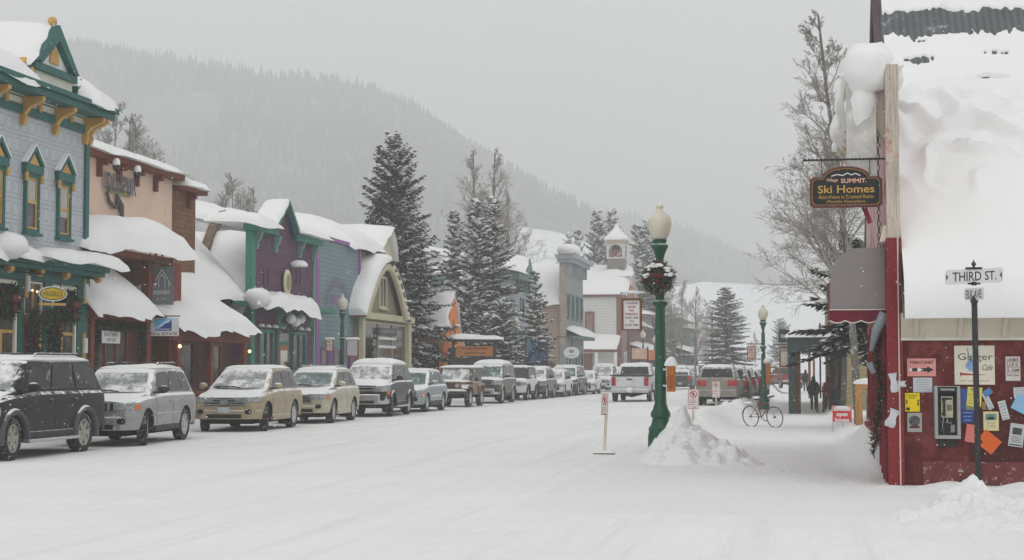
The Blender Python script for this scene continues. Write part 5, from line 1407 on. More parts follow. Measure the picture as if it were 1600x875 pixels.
# ---- open fendered jeep
def jeep(label, X, Y, rot, m, top_m, s=1.0):
    r = thing('parked_jeep', label, 'jeep', (X, Y, 0), rot, G_L)
    wr = .40
    g = MB(); g.box(-1.75, .62, -.76, .76, .52, 1.10); g.prism([Vector(p) for p in ((.62, -.62, .60), (.62, .62, .60), (1.75, .52, .62), (1.75, -.52, .62))], Vector((0, 0, .50)))
    g.build('body', m, r, local=True, bevel=.04)
    for s_ in (1, -1):
        g = MB()
        g.prism([Vector((x, s_ * .52, z)) for x, z in ((.62, .60), (.80, .95), (1.75, .98), (1.88, .80), (1.80, .78), (1.72, .90), (.90, .88), (.72, .56))], Vector((0, s_ * .36, 0))); g.build('front_fender', m, r, local=True, bevel=.02)
        g = MB().prism([Vector((x, s_ * .74, z)) for x, z in ((-.62, .6), (-.78, .98), (-1.68, 1.0), (-1.78, .7), (-1.70, .7), (-1.62, .9), (-.86, .9), (-.70, .58))], Vector((0, s_ * .14, 0))); g.build('rear_fender', m, r, local=True, bevel=.015)
        MB().blob((1.78, s_ * .36, .93), (.06, .11, .11), 12, 8, 0).build('headlight', M_LENS, r, local=True, smooth=180)
        MB().box(1.70, 1.80, s_ * .62, s_ * .80, .82, .90).build('indicator', M_AMBER, r, local=True)
        g = MB().box(-.55, .5, s_ * .765, s_ * .80, .55, 1.06); g.build('door', m, r, local=True, bevel=.01)
        q = MB().add([(-1.6, s_ * .735, 1.16), (-.65, s_ * .735, 1.16), (-.65, s_ * .70, 1.64), (-1.5, s_ * .70, 1.64)], [(0, 1, 2, 3)]); q.add([(-.52, s_ * .735, 1.16), (.38, s_ * .735, 1.16), (.2, s_ * .70, 1.64), (-.52, s_ * .70, 1.64)], [(0, 1, 2, 3)])
        q.build('side_window', M_SIDEC, r, local=True)
        MB().blob((.45, s_ * .95, 1.2), (.06, .1, .1), 8, 6, 0).build('side_mirror', M_BLACK, r, local=True)
    g = MB(); g.prism([Vector(p) for p in ((-1.74, -.72, 1.10), (.55, -.72, 1.10), (.28, -.68, 1.72), (-1.66, -.68, 1.72))], Vector((0, 1.44, 0))); g.build('cabin', top_m, r, local=True, bevel=.04)
    g = MB().add([(.56, -.64, 1.16), (.56, .64, 1.16), (.34, .60, 1.66), (.34, -.60, 1.66)], [(0, 1, 2, 3)]); g.build('windscreen', M_WSN, r, local=True)
    g = MB().box(1.756, 1.78, -.24, .24, .68, 1.06); q = g.build('grille', M_ARCH, r, local=True)
    g = MB()
    for k in range(8): g.box(1.781, 1.80, -.26 + k * .07, -.225 + k * .07, .68, 1.06)
    g.build('grille_bars', m, q, local=True)
    MB().box(1.85, 2.0, -.80, .80, .56, .70).build('bumper', M_TRIMK, r, local=True, bevel=.02)
    g = MB(); g.snow((1.7, .5, 1.10), (1.7, -.5, 1.10), (.65, -.62, 1.10), (.65, .62, 1.10), .09, 10, 8, 3, nz=.5); g.snow((.3, .72, 1.72), (.3, -.72, 1.72), (-1.7, -.72, 1.72), (-1.7, .72, 1.72), .12, 12, 12, 4); g.snow((1.98, .78, .70), (1.98, -.78, .70), (1.82, -.78, .70), (1.82, .78, .70), .09, 12, 4, 5, wob=.02)
    g.build('snow_cover', M_SNOW, r, local=True, smooth=180)
    ty, rm_ = WHEELS[[k for k in WHEELS if abs(k[0] - .39) < .02][0]]
    for xw in (1.20, -1.20):
        for s_ in (1, -1):
            wv = bpy.data.objects.new('wheel', None); COL.objects.link(wv); wv.parent = r; wv.location = (xw, s_ * .74, .39); wv.rotation_euler = (0, 0, 0 if s_ > 0 else pi)
            ty.build('tyre', M_TYRE, wv, local=True, smooth=35); rm_.build('rim', M_RIM, wv, local=True, smooth=35)
    MB().box(-1.6, 1.6, -.4, .4, .38, .54).build('underbody', M_ARCH, r, local=True)
    return r
X_, Y_, wb_ = row(735, 756)
jeep('copper jeep with round headlights and loose front fenders', X_ + .05, Y_, FACE, P_ORG, P_BRN)
X_, Y_, wb_ = row(786, 805)
car('parked_offroader', 'boxy brown old offroader with a thick white roof', 'suv', X_, Y_, FACE,
    dict(paint=P_BRN, L=4.7, W=1.84, H=1.92, wb=2.73, wr=.39, gc=.42, hood=1.20, nose=1.12, belt=1.24, cowl=1.15, wst=.88, rb=-2.25, rt=-2.15, tumble=.84, ws=M_WSG, side=M_SIDEC, frnd=.2, bulge=.03, bumper=M_CHROME, bumpz=.72, grille=(.55, .24, 1.0), bars=3, lamp=(.24, .22, 1.0), fog=0, rsnow=.17, hsnow=.03, cuts=(0, .38, .69, 1), flare=P_BRN, flr=.04, fplate=0), G_L)
X_, Y_, wb_ = row(826, 842)
car('parked_suv', 'pale two tone jeep with a black hard top, tucked behind the old offroader', 'suv', X_, Y_ - .3, FACE,
    dict(paint=P_WHT, cabin=M_TRIMK, L=4.2, W=1.8, H=1.80, wb=2.5, wr=.39, gc=.40, hood=1.12, nose=1.04, belt=1.14, cowl=.85, wst=.6, rb=-2.0, rt=-1.9, tumble=.84, ws=M_SIDEC, frnd=.2, bulge=.03, flare=M_TRIMK, flr=.07, fog=0, near=0, rsnow=.03, hsnow=.02, fplate=0), G_L)
X_, Y_, wb_ = row(858, 874, -14.3)
car('parked_suv', 'grey green suv with snow filled windows', 'suv', X_, Y_ - 1, FACE,
    dict(paint=P_GRN, L=4.7, W=1.84, H=1.74, wb=2.7, wr=.37, gc=.36, hood=1.1, nose=.98, belt=1.12, cowl=1.05, wst=.5, rb=-2.25, rt=-1.95, mirm=M_BLACK, near=0, rsnow=.05, hsnow=.05, amber=1, fplate=0), G_L)
X_, Y_, wb_ = row(880, 895, -14.1)
car('parked_crossover', 'white crossover with dark side glass, ninth or so down the row', 'car', X_, Y_ + .3, FACE,
    dict(paint=P_WHT, L=4.4, W=1.8, H=1.62, wb=2.6, wr=.35, gc=.28, hood=1.0, nose=.84, belt=1.05, cowl=.95, wst=.25, rb=-2.1, rt=-1.6, mirm=M_BLACK, side=M_SIDEC, near=0, rsnow=.03, fplate=0), G_L)
X_, Y_, wb_ = row(902, 915, -13.9)
car('parked_minivan', 'dark grey van standing taller than the white cars either side of it', 'van', X_ - .2, Y_ + 1.5, FACE,
    dict(paint=P_DGR, L=5.0, W=1.98, H=1.85, wb=3.0, wr=.36, gc=.30, hood=1.12, nose=.95, belt=1.15, cowl=1.55, wst=.75, rb=-2.4, rt=-2.2, ws=M_WSG, near=0, rsnow=.03, fplate=0), G_L)
X_, Y_, wb_ = row(926, 936, -13.8)
car('parked_hatchback', 'small white car with a dark grille at the far end of the row', 'car', X_ + .1, Y_ + .8, FACE,
    dict(paint=P_WHT, L=4.2, W=1.74, H=1.5, wb=2.55, wr=.32, gc=.22, hood=.92, nose=.78, belt=.98, cowl=.9, wst=.2, rb=-2.0, rt=-1.5, side=M_SIDEC, near=0, rsnow=.03, fplate=0), G_L)
for i, (Yk, pm, h, lab) in enumerate(((117, P_WHT, 1.95, 'white van beyond the small white car'), (125, P_SIL, 1.7, 'silver suv almost hidden behind the white pickup'), (133, P_DGR, 1.7, 'dark suv beyond the white pickup on the left kerb'), (141, P_WHT, 1.6, 'snow covered car far down the left kerb'), (150, P_TAN, 1.7, 'faded tan car at the far end of the left kerb'))):
    car('parked_car', lab, 'car', -14.9 + .25 * i, Yk, FACE, dict(paint=pm, H=h, near=0, rsnow=.08, fdetail=1, fplate=0), G_L)
# white pickup driving away
q = onZ(985, 628)
car('white_pickup', 'white pickup truck driving away with snow on its tow hitch', 'pickup', q.x, q.y + 2.6, pi / 2,
    dict(paint=P_WHT, L=5.7, W=2.02, H=1.93, wb=3.6, wr=.42, gc=.50, hood=1.25, nose=1.12, belt=1.30, cowl=1.6, wst=1.0, rb=-.55, rt=-.40, tumble=.78, bed=-.62, bedz=1.30, tailgate=1.30, tail=(.17, .42, 1.02), rbump=.66, rearglass=M_SIDEC, side=M_SIDEC, cuts=(0, .45, 1), fo=.95, rsnow=.03, hsnow=0, mir=1.6, near=1, mirm=P_WHT), None)
# right hand kerb
G_R = 'cars parked along the right kerb'
q = onZ(1121, 634)
car('parked_suv', 'tan suv seen from behind with big red tail lights, first on the right kerb', 'suv', q.x, q.y + 2.3, pi / 2,
    dict(paint=P_TAN, L=5.0, W=1.96, H=1.82, wb=3.0, wr=.39, gc=.40, belt=1.22, hood=1.15, nose=1.0, rb=-2.44, rt=-2.15, tail=(.30, .26, 1.02), rack=1, rsnow=.03, hsnow=0, rearglass=M_SIDEG, rbump=.72, near=1), G_R)
for i, (dy, pm, lab, h) in enumerate(((6.6, P_BRN, 'dark brown suv parked in front of the tan suv on the right', 1.78), (13.5, P_TAN, 'beige suv with a red tail light showing beside the far lamp post', 1.72), (21, P_DGR, 'dark car with a snowy roof just beyond the far lamp post', 1.6), (29, P_DGR, 'dark green car parked close to the red pickup', 1.65))):
    car('parked_car', lab, 'car', q.x + .25 + i * .12, q.y + 2.3 + dy, pi / 2, dict(paint=pm, H=h, near=0, rsnow=.05, hsnow=.0, tail=(.22, .28, .95)), G_R)
q = onZ(1222, 607, 0)
car('red_pickup', 'dull red pickup parked far down the right side', 'pickup', q.x + .3, q.y + 3, pi / 2 + R(14),
    dict(paint=P_RED, L=5.4, W=1.95, H=1.85, wb=3.4, wr=.4, gc=.45, belt=1.2, hood=1.2, nose=1.1, cowl=1.5, wst=1.0, rb=-.5, rt=-.3, bed=-.6, bedz=1.2, tailgate=1.2, rsnow=.05, hsnow=0, cuts=(0, .5, 1), near=0), None)
G_D = 'vehicles in the distance at the end of the street'
for i, (px, D, pm, h, rz, lab) in enumerate(((1060, 150, P_WHT, 1.9, FACE, 'pale van coming up the street right of the green lamp post'), (1080, 158, P_WHT, 1.85, FACE, 'white truck facing the camera far along the street'), (1097, 175, P_SIL, 1.6, FACE, 'silver car faint in the snow beyond the white truck'), (1066, 130, P_DGR, 1.5, pi / 2, 'small dark car driving off beyond the lamp post'))):
    q = atD(px, 575, D)
    car('distant_car', lab, 'car', q.x, q.y, rz, dict(paint=pm, H=h, near=0, rsnow=.06, fplate=0), G_D)
# ================================================================== farther buildings on the left
# ---- 7: little orange gable
X7 = -20.4; f7 = Fr((X7, 0, 0), 90)
M_ORANGE = mat('orange_boards', A(218, 128, 58, 1.2), .7, var=.1, pat='board', ps=.16, ax='yz')
M_OCHRE = mat('ochre_boards', A(196, 150, 76, 1.2), .7, var=.1)
b7 = thing('orange_chalet', 'narrow bright orange gabled chalet between the dark spruces', 'building', (X7, Yx(703, X7), 0))
a0, a1 = Yx(690, X7), Yx(719, X7); am = (a0 + a1) / 2; zl = zX(703, 537, X7); zp = zX(705, 458, X7)
MB().fp(f7, [(a0 + .4, zl), (a1 - .3, zl), (am, zp - .5)], -3, 0).build('gable_wall', M_OCHRE, b7)
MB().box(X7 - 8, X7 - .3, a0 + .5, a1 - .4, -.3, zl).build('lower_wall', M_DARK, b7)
g = MB()
for s_, e in ((-1, a0), (1, a1)):
    g.prism([f7.p(e, zl - .5, .14), f7.p(am, zp, .14), f7.p(am, zp - 1.4, .14), f7.p(e - s_ * .9, zl - .5, .14)], f7.n * -.12)
g.build('barge_board', M_ORANGE, b7)
g = MB(); g.fb(f7, a0 + .5, a0 + 1.1, 0, zl, -.28, .1); g.fb(f7, a1 - 1.1, a1 - .4, 0, zl, -.28, .1); g.fb(f7, a0 + .45, a1 - .35, zl - .25, zl - .004, .101, .2); g.build('porch_frame', M_ORANGE, b7)
w = window(b7, f7, am - .9, am + .3, zX(697, 520, X7), zX(697, 494, X7), M_YEL, M_BLUE, .12, .08)
g = MB(); q = (zX(697, 520, X7) + zX(697, 494, X7)) / 2
for an in (20, 65, 110): g.beam(f7.p(am - .3 - .5 * cos(R(an)), q - .5 * sin(R(an)), .05), f7.p(am - .3 + .5 * cos(R(an)), q + .5 * sin(R(an)), .05), .06, .03)
g.build('sunray_bars', M_SKYB, w)
g = MB().snow((X7 + .1, a0 + .1, zl + .6), (X7 + .1, am, zp + .05), (X7 - 2.6, am, zp + .05), (X7 - 2.6, a0 + .1, zl + .6), .16, 12, 14, 41, p=6)
g.snow((X7 + .15, am, zp + .05), (X7 + .15, a1 + .2, zl - .5), (X7 - 3, a1 + .2, zl - .5), (X7 - 3, am, zp + .05), .14, 12, 14, 42, p=6)
g.build('roof_snow', M_SNOW, b7, smooth=180)
# wooden notice board
q = onX(741, 545, -18.8); fq = Fr((q.x, q.y, 0), 35)
nb = thing('wooden_board', 'orange timber notice board under a snow cap in front of the spruces', 'sign', tuple(onX(741, 575, -18.8)))
zq0, zq1 = zX(741, 556, -18.8), zX(741, 541, -18.8)
MB().fb(fq, -1.15, 1.15, zq0, zq1, -.06, .06).build('board', mat('orange_timber', A(186, 118, 58, 1.15), .8, pat='grain', ax='x', frost=.1), nb)
g = MB(); g.fb(fq, -1.35, -1.2, 0, zq1 + .3, -.08, .08); g.fb(fq, 1.2, 1.35, 0, zq1 + .3, -.08, .08); g.fb(fq, -1.5, 1.5, zq1 + .25, zq1 + .4, -.3, .3); g.fb(fq, -1.15, 1.15, .5, zq0 - .1, -.1, -.03); g.build('frame', M_BLACK, nb)
scribble(scribble(MB(), fq, -.8, .8, (zq0 + zq1) / 2 + .14, .12, .061, 2), fq, -.6, .7, (zq0 + zq1) / 2 - .12, .12, .061, 4).build('lettering', M_RAWWOOD, nb)
MB().snow(fq.p(-1.55, zq1 + .4, .35), fq.p(1.55, zq1 + .4, .35), fq.p(1.55, zq1 + .4, -.35), fq.p(-1.55, zq1 + .4, -.35), .28, 14, 6, 43).build('snow_cap', M_SNOW, nb, smooth=180)

# ---- 8: grey tower house behind the spruces
X8 = -20.5; f8 = Fr((X8, 0, 0), 90)
M_GREY8 = mat('grey_clapboard', A(150, 158, 162, 1.15), .75, var=.08, pat='clap', ps=.2, ax='yz')
M_GGREEN = mat('grey_green_trim', A(84, 112, 108, 1.2), .65)
b8 = thing('grey_house', 'tall grey green house with a tiny pointed gable half hidden by spruces', 'building', (X8, Yx(815, X8), 0))
a0, a1 = Yx(801, X8), Yx(826, X8); z8 = zX(815, 440, X8)
MB().box(X8 - 9, X8, a0, a1, -.3, z8).build('wall', M_GREY8, b8)
g = MB().fb(f8, a0 - .2, a1 + .5, z8, z8 + .5, -9, .5); am = a0 + (a1 - a0) * .72; g.fp(f8, [(am - 1.6, z8 + .5), (am + 1.6, z8 + .5), (am, zX(820, 405, X8))], -.2, .45)
for px in (806, 812, 818, 824): g.fb(f8, Yx(px, X8) - .12, Yx(px, X8) + .12, z8 - .8, z8 - .003, 0, .25)
g.build('cornice', M_GGREEN, b8)
window(b8, f8, Yx(812, X8), Yx(818, X8), zX(815, 499, X8), zX(815, 466, X8), M_GGREEN, M_GLASS, .12, .08)
MB().snow((X8 + .5, a0 - .3, z8 + .5), (X8 + .5, am - 1.2, z8 + .5), (X8 - 8, am - 1.2, z8 + 2.4), (X8 - 8, a0 - .3, z8 + 2.4), .5, 12, 10, 45).snow((X8 + .5, am + .9, z8 + .5), (X8 + .5, a1 + .7, z8 + .5), (X8 - 3, a1 + .7, z8 + .9), (X8 - 3, am, z8 + .9), .4, 8, 8, 46).snow((X8 + .3, am - 1.7, z8 + .7), (X8 + .3, am, zX(820, 403, X8)), (X8 - 6, am, zX(820, 403, X8)), (X8 - 6, am - 1.9, z8 + .9), .3, 8, 8, 47).build('roof_snow', M_SNOW, b8, smooth=180)
# low white building below it, with a blue banner in front
window(b8, f8, Yx(805, X8), Yx(811, X8), 1.0, 3.2, M_WHITE, M_GLASS, .1, .08)
q = onX(840, 548, -18.6)
bn = thing('blue_banner', 'blue patterned banner hanging under the snowy spruce', 'banner', tuple(onX(840, 575, -18.6)))
fq = Fr((q.x, q.y, 0), 25)
MB().fb(fq, -.75, .75, q.z - .85, q.z + .85, -.02, .02).build('cloth', mat('banner_cloth', A(42, 58, 98, 1.1), .8, var=.4, vs=1.2, col2=A(100, 140, 160, 1.1), c2=(.48, .6, 1.1)), bn)
g = MB(); g.tube([fq.p(-.85, .0, 0), fq.p(-.85, q.z + 1.0, 0)], .05, 6); g.tube([fq.p(-.9, q.z + .9, 0), fq.p(.9, q.z + .9, 0)], .04, 6); g.build('pole', M_BLACK, bn)

# ---- 9: tan building with tall grey false front
X9 = -19.3; f9 = Fr((X9, 0, 0), 90)
M_TANW = mat('tan_side_boards', A(160, 142, 128, 1.15), .8, var=.08, pat='clap', ps=.25, ax='xz')
M_GB = mat('blue_grey_boards', A(134, 140, 142, 1.12), .75, var=.08, pat='clap', ps=.22, ax='yz')
a0, a1 = Yx(884, X9), Yx(911, X9)
b9 = thing('false_front_building', 'tan sided building with a tall blue grey false front and wide snowy roof', 'building', (X9, a0, 0))
z9 = zX(892, 408, X9); ze = zY(855, 472, a0)
Xl = Xy(800, a0)
MB().box(X9 - .5, X9, a0, a1, -.3, z9).build('false_front', M_GB, b9)
MB().box(X9 - .48, X9 - .05, a0 - .02, a0 - .001, 3.5, z9 - .6).build('front_return', mat('tan_return', A(160, 146, 130, 1.15), .8, pat='clap', ps=.25, ax='xz'), b9)
MB().box(Xl - 8, X9 - .501, a0 + .3, a1 + 4, -.3, ze).build('side_wall', M_TANW, b9)
g = MB().fb(f9, a0 - .3, a1 + .4, z9, z9 + .35, -.7, .9); g.fb(f9, a0 - .15, a1 + .2, z9 - .3, z9 - .003, -.55, .6)
for k in range(7): g.fb(f9, a0 + .4 + k * (a1 - a0 - .8) / 6 - .15, a0 + .4 + k * (a1 - a0 - .8) / 6 + .15, z9 - 1.2, z9 - .303, 0, .4)
g.build('cornice', M_GREY8, b9)
for z0_, z1_, n in ((500, 462, 4),):
    for k in range(n):
        a = a0 + 1.2 + k * (a1 - a0 - 2.4) / (n - 1)
        window(b9, f9, a - .6, a + .6, zX(898, z0_, X9), zX(898, z1_, X9), M_GGREEN, M_GLASS, .12, .1)
zr = zY(850, 415, a0 + 6)
g = MB().snow((Xl - 8, a0 + .0, ze), (X9 - .5, a0 + .0, ze), (X9 - .5, a0 + 6, zr), (Xl - 8, a0 + 6, zr), .5, 22, 12, 51, wob=.05, droop=.15)
g.snow((Xl - 8, a0 + 6, zr), (X9 - .5, a0 + 6, zr), (X9 - .5, a0 + 12, ze), (Xl - 8, a0 + 12, ze), .4, 12, 8, 52)
g.blob(f9.p(a0 + 1.0, z9 + .75, .1), (1.0, 2.0, .55), 12, 8, .15, seed=8, flat=.7)
zc9 = zX(892, 522, X9 + 1.0)
g.snow((X9 + 1.1, a0 + .5, zc9), (X9 + 1.1, a1 + .5, zc9), (X9, a1 + .5, zc9 + .5), (X9, a0 + .5, zc9 + .5), .45, 14, 8, 53)
g.build('roof_snow', M_SNOW, b9, smooth=180)
MB().box(X9, X9 + 1.0, a0 + .5, a1 + .3, zc9 - .3, zc9 - .03).build('canopy', M_GGREEN, b9)
for k in range(3):
    a = a0 + 1.5 + k * (a1 - a0 - 3) / 2; window(b9, f9, a - 1, a + 1, .6, 3.0, M_GGREEN, M_SHOPGLASS, .15, .1)
q = onX(893, 551, X9 + 1.2); fq = Fr((q.x, q.y, 0), 20)
rs = thing('oval_hanging_sign', 'small white oval sign beneath the blue grey false front', 'sign', tuple(q))
MB().fp(fq, [(.62 * cos(2 * pi * k / 20), q.z + .45 * sin(2 * pi * k / 20)) for k in range(20)], -.05, .05).build('board', M_WHITE, rs)
g = MB(); g.fp(fq, [(.2 * cos(2 * pi * k / 12), q.z + .1 + .16 * sin(2 * pi * k / 12)) for k in range(12)], .051, .06); scribble(g, fq, -.3, .3, q.z - .24, .09, .052, 6); g.build('emblem', mat('faded_print', (.3, .3, .32), .7), rs)
MB().tube([q + Vector((0, 0, .44)), q + Vector((0, 0, 1.2)), (X9, q.y, q.z + 1.2)], .04, 5).build('bracket', M_BLACK, rs)

# ---- 10: white hall with the bell tower
X10 = -19.0; a0 = Yx(971, X10)
b10 = thing('bell_tower_hall', 'white boarded hall with a small open bell tower and snow loaded roofs', 'building', (X10 - 5, a0, 0))
M_WB = mat('white_clapboard', (.60, .60, .585), .7, var=.06, pat='clap', ps=.28, ax='xz')
M_MAR = mat('maroon_trim', A(112, 72, 66, 1.2), .7)
M_PALE = mat('pale_tower_boards', (.55, .55, .53), .7, var=.05)
fw_ = Fr((0, a0, 0), 0)
Xl = Xy(890, a0)
ze = zY(938, 460, a0); zr = zY(938, 432, a0 + 5)
MB().box(Xl - 6, X10, a0, a0 + 12, -.3, ze).build('wall', M_WB, b10)
MB().box(Xl - 6.2, X10 + .2, a0 - .3, a0 + .0, ze - .25, ze + .02).build('eave_board', M_MAR, b10)
g = MB(); Xc = Xy(971, a0); g.box(Xc - .5, X10 + .03, a0 - .04, a0 - .001, 0, ze - .26); g.build('corner_board', M_MAR, b10)
wx0, wx1 = Xy(914, a0), Xy(929, a0)
w = window(b10, fw_, wx0, wx1, zY(921, 523, a0), zY(921, 487, a0), M_MAR, mat('brown_blind', A(150, 128, 112, 1.1), .7), .25, .12, bars=(1, 0))
zp = zY(935, 545, a0 - 2)
g = MB().snow((Xy(905, a0 - 2.2), a0 - 2.2, zp), (Xy(963, a0 - 2.2), a0 - 2.2, zp), (Xy(963, a0 - 2.2), a0 - .02, zp + 1.3), (Xy(905, a0 - 2.2), a0 - .02, zp + 1.3), .4, 16, 8, 55)
g.snow((Xl - 6.3, a0 - .4, ze), (X10 + .2, a0 - .4, ze), (X10 + .2, a0 + 6, zr + .3), (Xl - 6.3, a0 + 6, zr + .3), .55, 24, 12, 56, wob=.05)
g.build('roof_snow', M_SNOW, b10, smooth=180)
MB().box(Xy(906, a0 - 2.2), Xy(964, a0 - 2.2), a0 - 2.1, a0 - 1.9, zp - .35, zp - .03).build('porch_beam', M_MAR, b10)
g = MB()
for px in (908, 932, 962): x = Xy(px, a0 - 2); g.box(x - .14, x + .14, a0 - 2.1, a0 - 1.9, 0, zp - .352)
g.build('porch_posts', M_WHITE, b10)
MB().fb(fw_, Xy(912, a0), Xy(926, a0), 0, 3.2, 0, .08).build('door', M_MAR, b10)
# tower
ty_ = a0 + 3
tx0, tx1 = Xy(948, ty_), Xy(977, ty_); tc = (tx0 + tx1) / 2; hw_ = (tx1 - tx0) / 2
def zt(py): return zY(962, py, ty_)
MB().box(tc - hw_ * 1.35, tc + hw_ * 1.55, ty_ - .2, ty_ + 2 * hw_ + .3, zr - 1, zt(430)).build('tower_foot', M_WB, b10)
MB().snow((tc - hw_ * 1.45, ty_ - .4, zt(432)), (tc + hw_ * 1.65, ty_ - .4, zt(432)), (tc + hw_ * 1.65, ty_ + 2 * hw_ + .5, zt(425)), (tc - hw_ * 1.45, ty_ + 2 * hw_ + .5, zt(425)), .7, 14, 10, 57).build('foot_snow', M_SNOW, b10, smooth=180)
MB().box(tc - hw_ * .95, tc + hw_ * .95, ty_ + .1, ty_ + 2 * hw_, zt(432), zt(404)).build('tower_base', mat('weathered_shingle', A(122, 116, 106, 1.1), .85, frost=.3, frs=1.2), b10)
zb_, zt__ = zt(404), zt(379)
tw = MB(); e = hw_ * .28
for sx in (-1, 1):
    for sy in (0, 1):
        cx_ = tc + sx * (hw_ - e / 2); cy_ = ty_ + hw_ + (sy * 2 - 1) * (hw_ - e / 2)
        tw.box(cx_ - e / 2, cx_ + e / 2, cy_ - e / 2, cy_ + e / 2, zb_, zt__)
for fr_ in (Fr((tc, ty_, 0), 0), Fr((tc + hw_, ty_ + hw_, 0), 90), Fr((tc - hw_, ty_ + hw_, 0), -90)):
    r_ = hw_ - e; zc_ = zb_ + (zt__ - zb_) * .55; n = 8
    for k in range(n):
        u0, u1 = pi - pi * k / n, pi - pi * (k + 1) / n
        x0_, x1_ = r_ * cos(u0), r_ * cos(u1)
        tw.fp(fr_, [(x0_, zc_ + r_ * .75 * sin(u0)), (x1_, zc_ + r_ * .75 * sin(u1)), (x1_, zt__ - .003), (x0_, zt__ - .003)], -.25, -.003)
    tw.fb(fr_, -hw_ + e, hw_ - e, zb_, zb_ + .15, -.25, -.003)
tw.build('belfry', M_PALE, b10)
g = MB()
for fr_ in (Fr((tc, ty_, 0), 0), Fr((tc + hw_, ty_ + hw_, 0), 90)):
    for k in range(8): x = -hw_ + e + (2 * hw_ - 2 * e) * (k + .5) / 8; g.fb(fr_, x - .05, x + .05, zb_ + .15, zb_ + .75, -.2, -.1)
    g.fb(fr_, -hw_ + e, hw_ - e, zb_ + .75, zb_ + .87, -.22, -.08)
g.build('balustrade', M_MAR, b10)
MB().lathe([(.1, .55), (.3, .5), (.42, .1), (.5, 0), (.05, .02)], (tc, ty_ + hw_, zb_ + 1.0), 14).build('bell', M_BLACK, b10)
MB().box(tc - hw_ * 1.2, tc + hw_ * 1.2, ty_ - hw_ * .2, ty_ + hw_ * 2.2, zt__, zt__ + .28).build('tower_eave', mat('tan_eave', A(158, 140, 124), .7), b10)
g = MB(); hh = [(1.32, 0.0), (1.38, .35), (1.2, .7), (.8, 1.3), (.45, 2.0), (.2, 2.7), (.12, 3.1)]
pr = MB(); 
for r_, h_ in hh:
    for k in range(16):
        a = 2 * pi * (k + .5) / 16; c, s_ = cos(a), sin(a); sq = max(abs(c), abs(s_)); u = lerp(1 / sq, 1.0, .35)
        pr.v.append(Vector((tc + hw_ * r_ * c * u, ty_ + hw_ + hw_ * r_ * s_ * u, zt__ + .282 + h_ * (zt(349) - zt__ - .3) / 3.1)))
for i in range(len(hh) - 1):
    for k in range(16): pr.f.append([i * 16 + k, i * 16 + (k + 1) % 16, (i + 1) * 16 + (k + 1) % 16, (i + 1) * 16 + k]); pr.mi.append(0)
pr.f.append([(len(hh) - 1) * 16 + k for k in range(16)]); pr.mi.append(0); pr.f.append(list(range(16))[::-1]); pr.mi.append(0)
pr.build('tower_snow', M_SNOW, b10, smooth=60)
# street gable of the hall with its orange brown pediment
f10 = Fr((X10, 0, 0), 90); ga, gb = a0 + .3, a0 + 11.5; gmm = (ga + gb) / 2
MB().fp(f10, [(ga, ze), (gb, ze), (gmm, zt(415))], -6, .1).build('pediment', mat('orange_brown_boards', A(162, 104, 66, 1.2), .75), b10)
MB().snow((X10 + .5, ga - .5, ze), (X10 + .5, gmm, zt(415)), (X10 - 6, gmm, zt(415)), (X10 - 6, ga - .5, ze), .6, 8, 10, 58).snow((X10 + .5, gmm, zt(415)), (X10 + .5, gb + .5, ze), (X10 - 6, gb + .5, ze), (X10 - 6, gmm, zt(415)), .45, 8, 10, 59).build('gable_snow', M_SNOW, b10, smooth=180)
MB().box(X10, X10 + .12, a0, a0 + 12, 0, ze).build('street_wall', mat('maroon_street_wall', A(146, 118, 110, 1.1), .8, pat='clap', ps=.25, ax='yz'), b10)
for k in range(3): window(b10, Fr((X10 + .12, 0, 0), 90), a0 + 1.5 + 3.3 * k, a0 + 3.2 + 3.3 * k, 1, 3.4, M_WHITE, M_GLASS, .2, .1)

# ---- far blocks beyond the hall
def far_house(px0, px1, pyt, X, col, trimc, label, name, seed, pat='clap'):
    a0, a1 = Yx(px0, X), Yx(px1, X); f = Fr((X, 0, 0), 90); z = zX((px0 + px1) / 2, pyt, X)
    h = thing(name, label, 'building', (X, a0, 0))
    MB().box(X - 9, X, a0, a1, -.3, z).build('wall', mat('wall_' + str(seed), col, .8, var=.08, pat=pat, ps=.3, ax='yz'), h)
    MB().box(X - 8.9, X - .1, a0 - .03, a0 - .001, 0, z).build('end_wall', mat('endwall_' + str(seed), col, .8, var=.08, pat=pat, ps=.3, ax='xz'), h)
    MB().box(X - 9, X + .5, a0 - .3, a1 + .3, z, z + .35).build('cornice', mat('trim_' + str(seed), trimc, .7), h)
    g = MB().snow((X + .6, a0 - .4, z + .35), (X + .6, a1 + .4, z + .35), (X - 9, a1 + .4, z + 1.3), (X - 9, a0 - .4, z + 1.3), .7, 14, 10, seed)
    cz_ = 3.6; g.snow((X + 1.8, a0, cz_), (X + 1.8, a1, cz_), (X, a1, cz_ + .6), (X, a0, cz_ + .6), .5, 14, 8, seed + 1); g.build('roof_snow', M_SNOW, h, smooth=180)
    MB().box(X, X + 1.7, a0, a1, cz_ - .25, cz_ - .04).build('canopy', mat('trim_' + str(seed), trimc, .7), h)
    n = max(2, int((a1 - a0) / 3.2))
    for k in range(n):
        a = a0 + (a1 - a0) * (k + .5) / n
        if z > 6: window(h, f, a - .6, a + .6, 5.2, min(z - .6, 7.2), mat('trim_' + str(seed), trimc, .7), M_GLASS, .12, .1)
        window(h, f, a - 1, a + 1, .7, 3.0, mat('trim_' + str(seed), trimc, .7), M_SHOPGLASS, .12, .1)
    fe = Fr((0, a0 - .03, 0), 0)
    for k in range(2): window(h, fe, X - 6 + k * 3, X - 4.8 + k * 3, min(z - 2.2, 4.6), min(z - .8, 6.2), mat('trim_' + str(seed), trimc, .7), M_GLASS, .12, .1)
    return h
